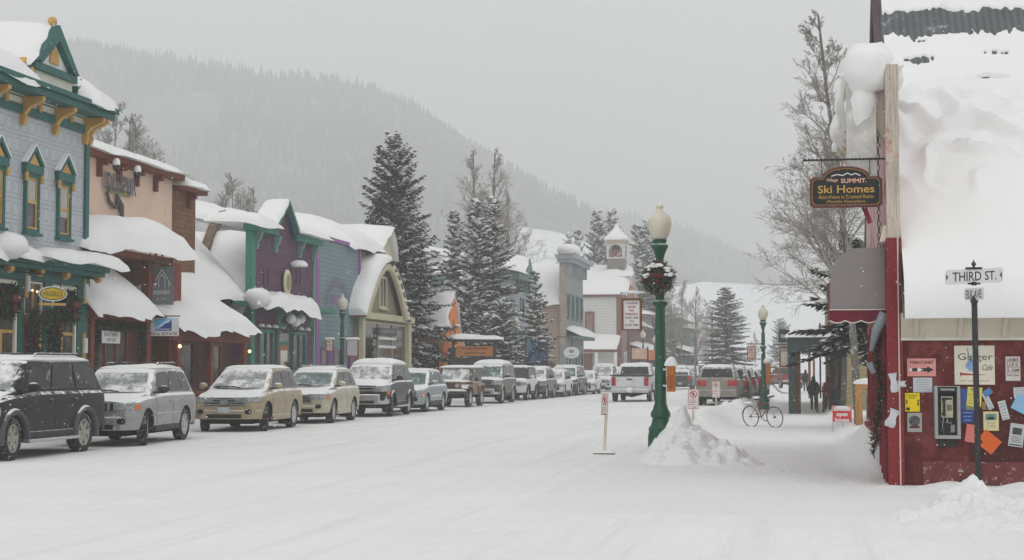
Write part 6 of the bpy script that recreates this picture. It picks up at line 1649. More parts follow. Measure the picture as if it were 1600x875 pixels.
far_house(984, 1014, 515, -18.6, A(118, 82, 84, 1.1), A(96, 60, 60), 'dull plum coloured shop beyond the white hall', 'plum_shop', 71)
far_house(1018, 1036, 500, -18.2, A(132, 122, 116, 1.1), A(110, 84, 76), 'grey brown shop showing either side of the green lamp post', 'brown_shop', 73)
q9 = far_house(1056, 1078, 505, -15.8, A(128, 132, 112, 1.15), A(90, 96, 84), 'pale olive two storey building faint beyond the lamp post', 'olive_building', 75)
far_house(1079, 1090, 520, -14.8, A(104, 118, 124, 1.1), A(84, 92, 96), 'small blue grey shop with a mushroom of snow next to the olive building', 'blue_shop', 77)
bn = thing('white_banner', 'tall white banner on a pole in front of the distant blue grey shop', 'banner', tuple(atD(1098, 590, 165)))
q = atD(1098, 545, 165); fq = Fr((q.x, q.y, 0), 8); MB().fb(fq, -.6, .6, q.z - 1.2, q.z + 1.2, -.03, .03).build('cloth', M_WHITE, bn); MB().fb(fq, -.7, -.6, 0, q.z + 1.5, -.05, .05).build('pole', M_BLACK, bn)
for i, (px, D, py, pyt, cc, lab) in enumerate(((999, 105, 545, 560, A(176, 150, 132), 'small pinkish board on the left pavement'), (1018, 112, 549, 560, A(168, 106, 72), 'small orange brown board on the left pavement'))):
    q = atD(px, (py + pyt) / 2, D); fq = Fr((q.x, q.y, 0), 15); sg = thing('street_board', lab, 'sign', (q.x, q.y, 0), 0, 'boards along the left pavement')
    MB().fb(fq, -.5, .5, q.z - .35, q.z + .35, -.04, .04).build('board', mat('board_%d' % i, cc, .7), sg); g = MB().fb(fq, -.6, -.5, 0, q.z + .45, -.05, .05); g.fb(fq, .5, .6, 0, q.z + .45, -.05, .05); g.build('posts', M_RAWWOOD, sg)

# ================================================================== trees
M_NEEDLE = mat('spruce_needles', (.026, .037, .031), .9, var=.6, vs=1.1, bump=0, frost=.0, spec=.1, col2=(.034, .045, .036), c2=(.5, .7, 3))
M_TWIG = mat('frosted_twig', (.30, .265, .24), .95, var=.3, vs=2, bump=0, frost=.4, frs=3)
M_TWIGD = mat('dark_bare_twig', (.26, .235, .21), .95, var=.3, vs=2, bump=0, frost=.3, frs=3)
def spruce(H, Rb, seed, base=.06, snowy=.5, dens=1.0, tiers=.36, lean=0.0, power=.85):
    rnd = random.Random(seed); fo, sn, br = MB(), MB(), MB()
    tr = MB().tube([(0, 0, 0), (lean * .3, 0, H * .4), (lean, 0, H * .99)], [max(.10, H * .014), H * .009, .015], 8)
    z = H * base
    while z < H * .985:
        t = (z / H - base) / (1 - base)
        t = max(0.0, t); L0 = Rb * (1 - t) ** power + .10
        L0 *= 1 + .22 * noise.noise(Vector((z * .7, seed, 0)))
        nb = max(4, int((5 + 6 * (1 - t)) * dens))
        cx = lean * (z / H) ** 1.5
        a0 = rnd.random() * 6.28
        for k in range(nb):
            a = a0 + 2 * pi * k / nb + rnd.uniform(-.3, .3)
            L = L0 * rnd.uniform(.62, 1.18); zz = z + rnd.uniform(-.32, .32)
            d = Vector((cos(a), sin(a), 0)); rise = lerp(-.28, .55, t ** 1.2) + rnd.uniform(-.08, .08); droop = .20 * (1 - t)
            P = lambda s_: Vector((cx, 0, zz)) + d * L * s_ + Vector((0, 0, L * (rise * s_ - droop * s_ * s_ + .16 * s_ ** 3)))
            side = Vector((-d.y, d.x, 0))
            n = max(4, int(L / .09))
            for i in range(n):
                s_ = (i + .6) / n; q = P(s_) + Vector((0, 0, rnd.uniform(-.06, .03))); tl = (.15 + .38 * L * (1 - s_) * .55 + .06) * rnd.uniform(.7, 1.25); tl = min(tl, .62)
                for sg in (-1, 1, 0, 2):
                    if sg in (0, 2) and rnd.random() < .4: continue
                    if sg == 2: sg = rnd.uniform(-.6, .6)
                    e = (d * rnd.uniform(.5, 1.0) + side * sg * rnd.uniform(.5, 1.0) + Vector((0, 0, rnd.uniform(-.55, .12)))).normalized()
                    w = e.cross(Vector((0, 0, 1))); w = w.normalized() if w.length > .1 else side
                    w = (w + Vector((0, 0, rnd.uniform(-.8, .8)))).normalized() * (.036 + .046 * rnd.random())
                    m_ = q + e * tl * .45
                    fo.add([q, m_ + w, q + e * tl, m_ - w], [(0, 1, 2, 3)])
                    if rnd.random() < snowy * .34:
                        o_ = Vector((0, 0, .028)); sn.add([q + e * tl * .15 + o_, m_ + w * .75 + o_, q + e * tl * .95 + o_, m_ - w * .75 + o_ + Vector((0, 0, .03))], [(0, 1, 2, 3)])
            # lumps of snow lying along the bough
            if rnd.random() < snowy * .9:
                s0 = rnd.uniform(.25, .6); nl = rnd.randint(1, 4)
                for i in range(nl):
                    s_ = s0 + i * .14
                    if s_ > 1.0: break
                    r = rnd.uniform(.05, .155) * (1.15 - .4 * s_) * (1 + .5 * (1 - t))
                    q = P(s_) + Vector((0, 0, r * .25 + .03))
                    sn.blob(q, (r * 1.5, r * 1.3, r * .55), 6, 4, .5, 2.0, rnd.random() * 50)
        z += tiers * (1.15 - .45 * t) * rnd.uniform(.8, 1.2)
    return fo, sn, tr
SPR = {}
def put_spruce(label, loc, H, Rb, seed, key=None, rz=0, group='snow laden spruces', **kw):
    if key and key in SPR:
        root, h0, r0 = SPR[key]
        return dup(root, loc, rz, label, group, (Rb / r0, Rb / r0, H / h0))
    fo, sn, tr = spruce(H, Rb, seed, **kw)
    r = thing('spruce_tree', label, 'tree', loc, rz, group)
    tr.build('trunk', M_BARK, r, local=True, smooth=180); fo.build('foliage', M_NEEDLE, r, local=True); sn.build('snow', M_SNOW, r, local=True, smooth=180)['kind'] = 'stuff'
    if key: SPR[key] = (r, H, Rb)
    return r
def tree_at(px, D, pyt):
    q = atD(px, 575, D); return (q.x, q.y, -.1), CH + (575 - pyt) / FP * D + .1
l_, h_ = tree_at(617, 90, 210); put_spruce('huge spruce with two tips rising beside the cream arched front', l_, h_, 3.5, 3, power=.6, base=.05, snowy=.85, dens=1.6)
q = Vector(l_) + Vector((-.9, .3, 0)); put_spruce('slender second tip growing just left of the huge spruce', tuple(q), h_ - .6, 1.7, 4, power=.8, snowy=.4)
l_, h_ = tree_at(641, 93, 395); put_spruce('lower spruce leaning out behind the huge one, left of the orange chalet', l_, h_, 1.8, 41, power=.5, snowy=.75)
l_, h_ = tree_at(709, 108, 325); put_spruce('leftmost spruce of the clump behind the orange chalet', l_, h_, 1.9, 5, snowy=.6)
l_, h_ = tree_at(744, 106, 312); put_spruce('middle spruce of the clump, heavy with snow lumps', l_, h_, 2.3, 6, key='a', snowy=.9, power=.65)
l_, h_ = tree_at(770, 108, 305); put_spruce('right spruce of the clump next to the grey house', l_, h_, 2.6, 7, key='b', snowy=.75, power=.75)
l_, h_ = tree_at(730, 101, 430); put_spruce('bushy low spruce behind the wooden notice board', l_, h_, 2.0, 8, key='c', snowy=1.0, power=.5)
l_, h_ = tree_at(786, 100, 470); put_spruce('small round spruce right of the notice board', l_, h_, 1.7, 8, key='c', rz=2)
l_, h_ = tree_at(756, 99, 492); put_spruce('lowest snow bent spruce above the parked offroader', l_, h_, 1.6, 8, key='c', rz=4)
l_, h_ = tree_at(836, 112, 425); put_spruce('single spruce in front of the tan building', l_, h_, 1.75, 9, key='d', snowy=.7, power=.8)
for i, (px, D, py, rb, k) in enumerate(((889, 205, 362, 2.6, 'b'), (903, 210, 360, 2.4, 'd'), (934, 205, 330, 3.6, 'a'), (957, 208, 324, 3.6, 'b'), (998, 200, 352, 3.2, 'd'), (1012, 204, 345, 3.6, 'a'), (1022, 190, 430, 4.2, 'a'), (884, 200, 392, 3.0, 'c'), (1000, 195, 410, 3.8, 'b'))):
    l_, h_ = tree_at(px, D, py)
    put_spruce(['left thin spruce behind the tan false front', 'right thin spruce behind the tan false front', 'tall spruce left of the bell tower', 'tall spruce directly behind the bell tower', 'narrow spruce right of the bell tower', 'spruce half hidden by the green lamp globe', 'wide spruce behind the lamp wreath', 'low spruce at the roof of the tan building', 'broad spruce over the loading zone sign'][i], l_, h_, rb, 9, key=k, rz=i * 1.3, group='spruces behind the bell tower')
l_, h_ = tree_at(1135, 165, 450); put_spruce('conical spruce alone at the right side far down the street', l_, h_, 3.6, 10, key='a', rz=3)
l_, h_ = tree_at(1222, 235, 500); put_spruce('small round dark bush on the white slope', l_, h_, 2.4, 10, key='c', rz=1)

def bare_tree(H, seed, spread=.55, levels=5, rad=None, upright=.35, m=None, trunk_h=.25, kids=(7, 6, 5, 4), tw=.010, lean=(0, 0), bias=None, cr=.3):
    rnd = random.Random(seed); mb = MB(); trunk = MB(); rad = rad or H * .013
    def grow(p, d, L, r, lv, target):
        n = 5 if lv < 2 else 3 if lv == 2 else 2; pts = [p]; rr = [r]; q = p; dd = d.copy()
        for i in range(n):
            up = .07 if lv else .01
            gs = .035 if lv == 0 else .10; dd = (dd + Vector((rnd.gauss(0, gs), rnd.gauss(0, gs), rnd.gauss(0, .06) + up * upright * 3))).normalized()
            if bias and lv >= 1: dd = (dd + Vector(bias) * .05).normalized()
            q = q + dd * L / n; pts.append(q); rr.append(max(tw, r * (1 - .75 * (i + 1) / n)))
        (trunk if lv == 0 else mb).tube(pts, rr, 7 if lv == 0 else 5 if lv == 1 else 3, cap=lv < 2)
        if lv >= levels: return
        nk = kids[min(lv, len(kids) - 1)]
        for k in range(nk):
            t_ = rnd.uniform(trunk_h if lv == 0 else .18, 1.0)
            if lv == 0: t_ = trunk_h + (1 - trunk_h) * (k + rnd.random()) / nk
            i = min(n - 1, int(t_ * n)); q = pts[i].lerp(pts[i + 1], t_ * n - i)
            ax = (pts[i + 1] - pts[i]).normalized(); o = ax.orthogonal().normalized()
            o.rotate(Matrix.Rotation(rnd.random() * 6.28, 3, ax))
            ang = rnd.uniform(.55, 1.0) * (spread * 1.5 if lv == 0 else .85)
            nd = (ax * cos(ang) + o * sin(ang)).normalized()
            sc_ = (1.0 - .62 * t_) if lv == 0 else (1 - .5 * t_)
            grow(q, nd, (H * cr * rnd.uniform(.7, 1.15) * min(1, 1.25 * (1 - t_) + .12) if lv == 0 else L * rnd.uniform(.30, .60) * (1.15 - .5 * t_)), max(tw, rr[i] * .5), lv + 1, trunk)
    grow(Vector((0, 0, 0)), Vector((lean[0], lean[1], 1)).normalized(), H, rad, 0, None)
    return trunk, mb
BARE = {}
def put_bare(label, loc, H, seed, key=None, group='bare winter trees', rz=0, m=None, **kw):
    if key and key in BARE:
        root, h0 = BARE[key]; return dup(root, loc, rz, label, group, H / h0)
    tr, br = bare_tree(H, seed, **kw)
    r = thing('bare_tree', label, 'tree', loc, rz, group)
    tr.build('trunk', M_BARK, r, local=True, smooth=180); br.build('branches', m or M_TWIG, r, local=True)
    if key: BARE[key] = (r, H)
    return r
l_, h_ = tree_at(738, 122, 238); put_bare('tall bare aspen rising behind the spruce clump on the left', l_, h_, 1, key='p', spread=.5, kids=(30, 9, 5, 3), levels=4, trunk_h=.25, tw=.008, cr=.30)
l_, h_ = tree_at(772, 124, 236); put_bare('tall bare aspen rising behind the spruce clump on the right', l_, h_, 2, key='p', rz=2)
l_, h_ = tree_at(795, 128, 300); put_bare('shorter bare aspen fading out beside the grey house', l_, h_, 3, key='p', rz=4)
for i, (px, D, py) in enumerate(((160, 95, 168), (200, 98, 180), (222, 96, 188))):
    l_, h_ = tree_at(px, D, py); put_bare(['left round topped bare tree above the pink parapet', 'middle bare tree above the pink parapet', 'right small bare tree above the pink parapet'][i], l_, h_, 4, key='q', rz=i * 1.7, group='bare trees behind the pink building', spread=.55, kids=(24, 9, 5, 3), levels=4, trunk_h=.35, tw=.009, m=M_TWIGD, cr=.34, rad=.12)
for i, (px, D, py) in enumerate(((345, 108, 282), (372, 104, 275), (388, 110, 300))):
    l_, h_ = tree_at(px, D, py); put_bare(['left bare tree behind the lodge roof', 'tallest bare tree behind the lodge roof', 'right faint bare tree behind the lodge roof'][i], l_, h_, 4, key='q', rz=i * 2.1 + 1, group='bare trees behind the lodge roof')
for i, (px, D, py, k) in enumerate(((1046, 150, 455, 'q'), (1066, 160, 440, 'q'), (1088, 155, 450, 'p'), (1108, 170, 470, 'q'), (1040, 175, 430, 'q'), (1180, 210, 520, 'q'))):
    l_, h_ = tree_at(px, D, py); put_bare(['bare tree nearest the lamp post on its right', 'wide bare tree above the olive building', 'upright bare tree over the blue grey shop', 'faint bare tree left of the lone spruce', 'pale bare tree behind the lamp wreath', 'low bare tree on the slope near the far lamp'][i], l_, h_, 5, key=k, rz=i * .9, group='bare trees at the end of the street')
# ================================================================== red corner shop on the right
XR = onZ(1410, 757).x; YR = onZ(1410, 757).y
rsh = thing('red_corner_shop', 'red corner shop with a weathered false front and a steep roof deep in snow', 'building', (XR + 3, YR + 3, 0))
M_REDW = mat('red_stucco', A(98, 34, 32, .9), .85, var=.30, vs=1.1, bump=.4, bs=25, col2=A(130, 64, 62, 1.0), c2=(.47, .62, 1.3), frost=.10, frs=26)
M_REDP = mat('red_boards', A(122, 24, 36, .95), .7, var=.2, pat='corrug', ps=.22, ax='yz', frost=.10, frs=20)
M_REDC = mat('red_corner_paint', A(134, 26, 38, .95), .65, var=.2, vs=2, frost=.12, frs=22)
M_WOODW = mat('weathered_pale_wood', A(178, 166, 154, 1.15), .85, var=.15, pat='grain', ax='z', col2=A(168, 112, 100, 1.1), c2=(.55, .7, 3))
M_CREAMR = mat('aged_cream', A(190, 182, 166, 1.15), .8, var=.12, vs=2, col2=A(120, 104, 86), c2=(.6, .75, 4), frost=.1)
M_METAL = mat('roof_metal', A(104, 108, 110, 1.0), .55, metal=.3, var=.12, pat='corrug', ps=.12, ax='xz', frost=.15, frs=3)
fR = Fr((0, YR, 0), 0)          # wall towards the camera
fS = Fr((XR - .18, 0, 0), -90)    # wall towards the street: a = -Y
Z = lambda py: zY(1450, py, YR)
xe_ = XR + 9
z_s0, z_s1 = Z(532), Z(490)
MB().box(XR, xe_, YR, YR + 8.4, -.2, z_s0).build('wall', M_REDW, rsh)
# upper half covered by the eave soffit with brackets
g = MB().prism([(XR, YR + .3, z_s0), (XR, YR - .10, z_s0), (XR, YR - .42, z_s1), (XR, YR + .3, z_s1)], (xe_ - XR, 0, 0)); g.build('soffit', M_CREAMR, rsh)
g = MB().box(XR, xe_, YR - .13, YR - .101, z_s0 - .0, z_s0 + .10); g.build('soffit_rail', M_CREAM, rsh)
for k in range(15):
    x = XR + .18 + k * .62
    q = MB().prism([(x, YR - .14, z_s0 + .10), (x, YR - .16, z_s0 + .03), (x, YR - .48, z_s1 - .02), (x, YR - .42, z_s1 - .003)], (.06, 0, 0)); q.build('eave_bracket', M_CREAMR, rsh)
# dirty patches: darker lower base
g = MB().box(XR + .30, xe_, YR - .012, YR - .001, 0, .34); g.build('base_band', mat('scuffed_base', A(112, 56, 56, 1.1), .85, var=.35, vs=2.5, frost=.35, frs=7), rsh)
g = MB().box(XR + .95, xe_, YR - .008, YR - .001, .345, 1.18); g.build('patched_panel', mat('dark_red_panel', A(70, 22, 20, 1.1), .8, var=.3, frost=.14, frs=30), rsh)
# false front along the street
zf = Z(102); tk = .18
L_ = 8.4
g = MB().box(XR - tk, XR, YR + .001, YR + L_, -.2, Z(372)); g.build('street_wall', M_REDP, rsh)
M_PINKB = mat('faded_pink_boards', A(176, 150, 148, 1.15), .8, var=.2, pat='board', ps=.3, ax='yz', col2=A(150, 84, 86), c2=(.5, .62, 1.4))
MB().box(XR - tk, XR, YR + .001, YR + L_, Z(372) + .002, zf).build('false_front', M_PINKB, rsh)
MB().box(XR - tk - .02, XR + .03, YR - .12, YR, -.05, Z(372)).build('corner_post', M_REDC, rsh, bevel=.012)
MB().box(XR - tk + .0, XR + .01, YR - .10, YR, Z(372) + .001, zf + .02).build('corner_post_upper', M_WOODW, rsh, bevel=.01)
MB().tube([(XR - .03, YR - .14, 0), (XR - .03, YR - .14, Z(372))], .012, 5).build('conduit', M_CREAMR, rsh)
# horizontal cornice shelf at the top and its load of snow
g = MB().box(XR - .75, XR - tk - .001, YR + .15, YR + L_, zf - .22, zf - .08)
for k in range(8):
    y = YR + .3 + k * 1.1
    g.prism([(XR - tk - .002, y, zf - .225), (XR - .68, y, zf - .225), (XR - .60, y, zf - .42), (XR - .35, y, zf - .75), (XR - tk - .002, y, zf - 1.05)], (0, .12, 0))
g.build('cornice', M_CREAMR, rsh)
g = MB().snow((XR - .75, YR + .05, zf - .1), (XR + .05, YR + .1, zf + .02), (XR + .05, YR + L_, zf + .02), (XR - .75, YR + L_, zf - .1), .45, 16, 24, 81, p=4, wob=.08, nz=.2, sc=.9, base=.2)
g.blob((XR - .42, YR + .25, zf + .03), (.42, .5, .40), 16, 12, .22, 1.6, 3)
g.blob((XR - .48, YR + .55, zf - .45), (.26, .5, .55), 12, 10, .25, 1.6, 5)
g.build('cornice_snow', M_SNOW, rsh, smooth=180)
g = MB().box(XR - .74, XR - .30, YR + .2, YR + .23, zf - 1.9, zf - .25); g.build('weathered_panel', mat('pale_panel', A(170, 168, 164), .8, var=.2, vs=4, frost=.3), rsh)
g = MB()
for k in range(28):
    z = zf - .6 - k * .085; y0 = YR + .02
    c_ = Vector((XR - .27, YR + .45, z)); g.tube([c_ + Vector((.022 * cos(a) * (1 - k % 2 * .7), .02 * sin(a) * (k % 2), .05 * sin(a))) for a in [2 * pi * j / 8 for j in range(9)]], .006, 4)
g.build('chain', M_BLACK, rsh)
g = MB(); 
for i, (dx, z0_, z1_) in enumerate(((-.62, 1.15, 1.55), (-.52, 1.5, 1.95), (-.45, 1.9, 2.3))): g.beam((XR + dx - .1, YR + .3, zf - z0_), (XR + dx + .05, YR + .3, zf - z1_), .05, .07)
g.build('red_bunting', M_REDC, rsh)
# street side shop windows and door under the awning
for k in range(3): window(rsh, fS, -(YR + 2.9 + k * 2), -(YR + 1.5 + k * 2), .7, 2.4, M_REDC, M_SHOPGLASS, .08, .06, bars=(1, 0))
for k in range(4):
    y = YR + .35 + k * .6; MB().box(XR - tk - .05, XR - tk - .001, y, y + .12, 0, 2.5).build('pilaster', M_REDC, rsh, bevel=.01)
# roof
d_r = 6.0; zr_ = CH + (575 + 12) / FP * (24.6 + d_r) ; za_ = z_s1
def RP(x, t, up=0):   # point on the roof plane
    return Vector((x, YR - .5 + t * (d_r + .5), za_ + .02 + t * (zr_ - za_) + up))
g = MB().prism([RP(XR + .02, 0), RP(xe_ + .3, 0), RP(xe_ + .3, 1), RP(XR + .02, 1)], (0, .0, -.10)); g.prism([RP(XR - .12, .60), RP(XR + .019, .60), RP(XR + .019, 1), RP(XR - .12, 1)], (0, 0, -.10)); g.prism([RP(XR - .12, 1), RP(xe_ + .3, 1), (xe_ + .3, YR + 12, 4), (XR - .12, YR + 12, 4)], (0, 0, -.1))
g.build('roof', M_METAL, rsh)
g = MB().prism([RP(XR - .13, .60, .03), RP(XR - .02, .60, .03), RP(XR - .02, 1, .03), RP(XR - .13, 1, .03)], (0, 0, -.2)); g.build('barge_board', mat('plum_barge', A(74, 60, 66), .7), rsh)
def roof_snow():
    """one sheet: deep and lumpy low down, torn to bare metal near the ridge"""
    g = MB(); nu, nv = 230, 210; idx = {}
    def th(x, t):
        w = Vector((x * .9, t * 6, 3)); n = noise.noise(w); n2 = noise.noise(w * 3.1); n3 = noise.noise(Vector((x * 9, t * 7, 1)))
        f = noise.noise(Vector((x * .7, t * 9 + .2, 7)))
        h = .34 * (1 - sstep(t, .35, .80)) + .06
        # crumpled slide near the false front
        cr = exp(-((t - .44) / .13) ** 2) * (1 - sstep(x - XR, .8, 3.2))
        rid = abs(noise.noise(Vector(((x - t * 3) * 1.1, t * 13 + x * 1.2, 2))))
        h += cr * (.32 * (1 - min(1, rid * 3.4)) + .17 * noise.noise(Vector(((x - t * 4) * 2.3, t * 22, 6))))
        h += .05 * n * (1 - t) + .02 * n2 * (1 - t)
        streak = noise.noise(Vector((x * 11, t * 5, 1))) * .016 + .022 * noise.noise(Vector((x * 2.4, t * 3, 5))) + .008 * noise.noise(Vector((x * 26, t * 14, 8)))
        band = sstep(t + streak, .780, .795) * (1 - sstep(t - streak * .8, .872, .884))
        h = lerp(h, .035 + .025 * n2, sstep(t, .55, .68))
        h = lerp(h, -.05, band)
        # small tears showing corrugated metal
        f2 = noise.noise(Vector((x * 1.3, t * 34, 9))) + .35 * noise.noise(Vector((x * 14, t * 26, 2)))
        m_ = sstep(t, .61, .64) * (1 - sstep(t, .89, .90))
        h -= .12 * sstep(f2, .34, .50) * m_
        return h
    for j in range(nv + 1):
        t = j / nv * .62 / .62 if False else (j / nv) ** .72
        for i in range(nu + 1):
            u = i / nu; x = XR + .03 + (xe_ + .2 - XR) * u ** 1.5
            h = th(x, t)
            if t < .03: h *= sqrt(max(.02, 1 - (1 - t / .03) ** 2))
            wv = .05 * noise.noise(Vector((x * 1.6, 0, 0)))
            q = RP(x, t) + Vector((0, -.55 * h - (wv + .12 if t == 0 else 0), h * .8))
            idx[i, j] = len(g.v); g.v.append(q)
    for j in range(nv):
        for i in range(nu):
            k = [(i, j), (i + 1, j), (i + 1, j + 1), (i, j + 1)]
            g.f.append([idx[q] for q in k]); g.mi.append(0)
    # eave edge
    for i in range(nu):
        a, b = idx[i, 0], idx[i + 1, 0]; o = len(g.v)
        g.v += [g.v[a] + Vector((0, .05, -.15)), g.v[b] + Vector((0, .05, -.15))]; g.f.append([b, a, o, o + 1]); g.mi.append(0)
    return g
roof_snow().build('roof_snow', M_SNOW, rsh, smooth=180)
# glazed, dripping underside of the eave: thin icicle fringe
rnd = random.Random(5); g = MB()
for k in range(90):
    x = XR + .05 + rnd.random() * 4.2; L = rnd.uniform(.02, .07); y = YR - .50
    g.tube([(x, y, z_s1 + .05), (x + rnd.uniform(-.004, .004), y, z_s1 + .05 - L)], [.007, .002], 4)
g.build('icicles', mat('ice', (.62, .65, .67), .3, var=0, bump=0), rsh)['kind'] = 'stuff'
MB().box(XR + .02, xe_, YR - .50, YR - .43, z_s1 - .0, z_s1 + .13).build('fascia', mat('grey_fascia', A(128, 126, 122), .8, var=.3, vs=3, frost=.35, frs=5), rsh)
MB().box(XR + .03, xe_, YR - .45, YR - .421, z_s1 - .05, z_s1 - .002).build('red_strip', mat('rusty_strip', A(140, 70, 50), .8, col2=A(150, 146, 140), c2=(.4, .6, 2)), rsh)

# ---- awning over the street door
aw = thing('awning', 'grey sided awning with a scalloped burgundy valance on the red shop', 'awning', (XR - .7, YR + .2, 2.6))
ax0 = Xy(1298, YR + .25); az0, az1 = Z(482), Z(384); ax1 = XR - tk - .02
M_AWG = mat('awning_grey', A(132, 125, 124, 1.08), .9, var=.05, vs=3, bump=.3, bs=120, frost=.05, frs=30)
M_BURG = mat('burgundy_cloth', A(96, 16, 40, 1.15), .85, var=.15, frost=.12, frs=26)
prof = [(ax1, az0), (ax0, az0)] + [(ax0 + (ax1 - ax0) * .52 * (1 - cos(R(90 * k / 8))), az0 + (az1 - az0) * (.42 + .58 * sin(R(90 * k / 8)))) for k in range(9)] + [(ax1, az1)]
MB().prism([(x, YR + .22, z) for x, z in prof], (0, .015, 0)).build('side_panel', M_AWG, aw)
g = MB()
cu = prof[1:]
for (xa, zaa), (xb, zbb) in zip(cu[:-1], cu[1:]): g.prism([(xa, YR + .236, zaa), (xb, YR + .236, zbb), (xb + .004, YR + .236, zbb - .012), (xa + .012, YR + .236, zaa - .004)], (0, 3.2, 0))
g.build('canopy', M_BURG, aw)
pts = []; n = 48
for k in range(n + 1):
    x = ax0 - .01 + (ax1 - ax0 + .02) * k / n; pts.append((x, az0 - .165 - .035 * abs(sin(pi * 3.6 * k / n)) - 0))
MB().prism([(ax0 - .01, YR + .20, az0 - .005)] + [(x, YR + .20, z) for x, z in pts] + [(ax1 + .01, YR + .20, az0 - .005)], (0, .014, 0)).build('valance', M_BURG, aw)
g = MB().tube([(x, YR + .195, z) for x, z in pts], .008, 4); g.tube([(ax0 - .01, YR + .195, az0 - .003), (ax1, YR + .195, az0 - .003)], .008, 4); g.build('piping', M_CREAM, aw)
pts2 = [(ax0 - .012, YR + .24 + 3.1 * k / 60, az0 - .165 - .035 * abs(sin(pi * 12 * k / 60))) for k in range(61)]
MB().prism([(ax0 - .012, YR + .24, az0 - .005)] + pts2 + [(ax0 - .012, YR + 3.34, az0 - .005)], (.012, 0, 0)).build('front_valance', M_BURG, aw)
# gutter-like box above the awning
sp = onY(1388, 366, YR - .02)
tag(MB().prism([(sp.x - .13, YR - .05, sp.z - .12), (sp.x + .07, YR - .05, sp.z - .09), (sp.x + .12, YR - .05, sp.z + .11), (sp.x - .07, YR - .05, sp.z + .13)], (0, .25, 0)).build('floodlight', M_CREAMR, loc=(sp.x, sp.y, sp.z), bevel=.01), 'small pale floodlight box fixed above the burgundy awning', 'floodlight')

# ---- ski homes sign
ys_ = YR + .15; sx0, sx1 = Xy(1268, ys_), Xy(1382, ys_); zs0, zs1 = zY(1325, 324, ys_), zY(1325, 260, ys_)
cx_ = (sx0 + sx1) / 2; ww = sx1 - sx0; hh_ = zs1 - zs0; fk = Fr((cx_, ys_, 0), 0)
sk = thing('hanging_shop_sign', 'black arched sign with gold lettering hanging from a twisted iron bar', 'sign', (cx_, ys_, zs0))
def shape(k):
    w, b0, b1 = ww / 2 - k, zs0 + k, zs1 - k; sh = zs0 + hh_ * .74 - k * .8; c = .045
    pts = [(-w + c, b0), (w - c, b0), (w, b0 + c), (w, sh - c), (w - c, sh), (w * .66, sh)]
    pts += [(w * .66 * cos(R(a)), sh + (b1 - sh) * sin(R(a))) for a in range(15, 166, 15)]
    return pts + [(-w * .66, sh), (-w + c, sh), (-w, sh - c), (-w, b0 + c)]
M_MARS = mat('maroon_sign_border', A(96, 44, 42, .95), .6, var=.15, frost=.15, frs=24)
M_GOLD = mat('gold_leaf', A(194, 154, 72, 1.0), .5, var=.05)
MB().fp(fk, shape(0), -.035, .035).build('border', M_MARS, sk, bevel=.006)
MB().fp(fk, shape(.035), .0352, .040).build('gold_line', M_GOLD, sk)
MB().fp(fk, shape(.041), .0402, .044).build('black_panel', mat('sign_black', (.011, .011, .012), .7, var=.3, frost=.05, frs=30), sk)
g = MB(); zz = lambda f: zs0 + hh_ * f
text_mb(g, 'Ski Homes', fk, -.0, zz(.44), .0445, ww * .78, hh_ * .19, bold=.012)
text_mb(g, '-Best Views in Crested Butte-', fk, 0, zz(.255), .0445, ww * .78, hh_ * .09)
text_mb(g, '-Flexible Floorplans-', fk, 0, zz(.13), .0445, ww * .56, hh_ * .09)
g.build('gold_lettering', M_GOLD, sk)
g = MB(); text_mb(g, 'Village', fk, -.19 * ww, zz(.655), .0445, ww * .16, hh_ * .10, bold=.01); text_mb(g, 'SUMMIT', fk, .10 * ww, zz(.64), .0445, ww * .34, hh_ * .11, bold=.02)
g.build('pink_lettering', mat('pinkish_letters', A(196, 150, 130), .6), sk)
g = MB(); mx_ = [(-.2, .76), (-.12, .80), (-.04, .77), (.02, .83), (.08, .78), (.13, .82), (.2, .76), (.13, .80), (.1, .77), (.02, .815), (-.04, .755), (-.12, .785)]
for (u0, v0), (u1, v1) in zip(mx_[:6], mx_[1:7]): g.beam(fk.p(u0 * ww, zz(v0), .047), fk.p(u1 * ww, zz(v1), .047), .004, .014)
g.build('mountain_emblem', M_WHITE, sk)
zb2 = zY(1325, 249, ys_)
g = MB(); bx0 = Xy(1258, ys_); N = 60
for s_ in (0, pi): g.tube([(bx0 + (XR - tk - bx0) * k / N, ys_ + .010 * cos(k * 1.1 + s_), zb2 + .010 * sin(k * 1.1 + s_)) for k in range(N + 1)], .010, 5)
g.build('iron_bar', M_BLACK, sk)
g = MB()
for s_ in (-.33, .33): g.tube([(cx_ + s_ * ww, ys_, zz(.80)), (cx_ + s_ * ww, ys_, zb2)], .007, 5)
g.build('hanger', M_BLACK, sk)

# ---- pay phone
py_ = YR - .02
def PX(px): return Xy(px, YR - .02, 640)
def PZ(py): return zY(1480, py, YR - .02)
ph = thing('pay_phone', 'grey framed pay phone with a dangling handset on the red wall', 'pay phone', (PX(1480), YR, PZ(688)))
fp_ = Fr((0, YR - .012, 0), 0)
x0, x1, z0, z1 = PX(1459), PX(1499), PZ(685), PZ(603)
M_PHG = mat('phone_shell', A(150, 154, 152, 1.15), .5, var=.1, metal=.2)
g = MB(); t_ = .045
g.fb(fp_, x0, x0 + t_, z0 + .05, z1, 0, .20); g.fb(fp_, x1 - t_, x1, z0 + .05, z1, 0, .20); g.fb(fp_, x0, x1, z0, z0 + .05, 0, .20); g.fb(fp_, x0 + t_, x1 - t_, z1 - .012, z1, 0, .20)
g.build('shell', M_PHG, ph, bevel=.012)
MB().fb(fp_, x0 + t_, x1 - t_, z0 + .05, z1 - .013, 0, .03).build('back_panel', M_BLACK, ph)
hd = MB().fb(fp_, x0 + t_ + .001, x1 - t_ - .001, z1 - .085, z1 - .014, .031, .19).build('header', M_BLACK, ph)
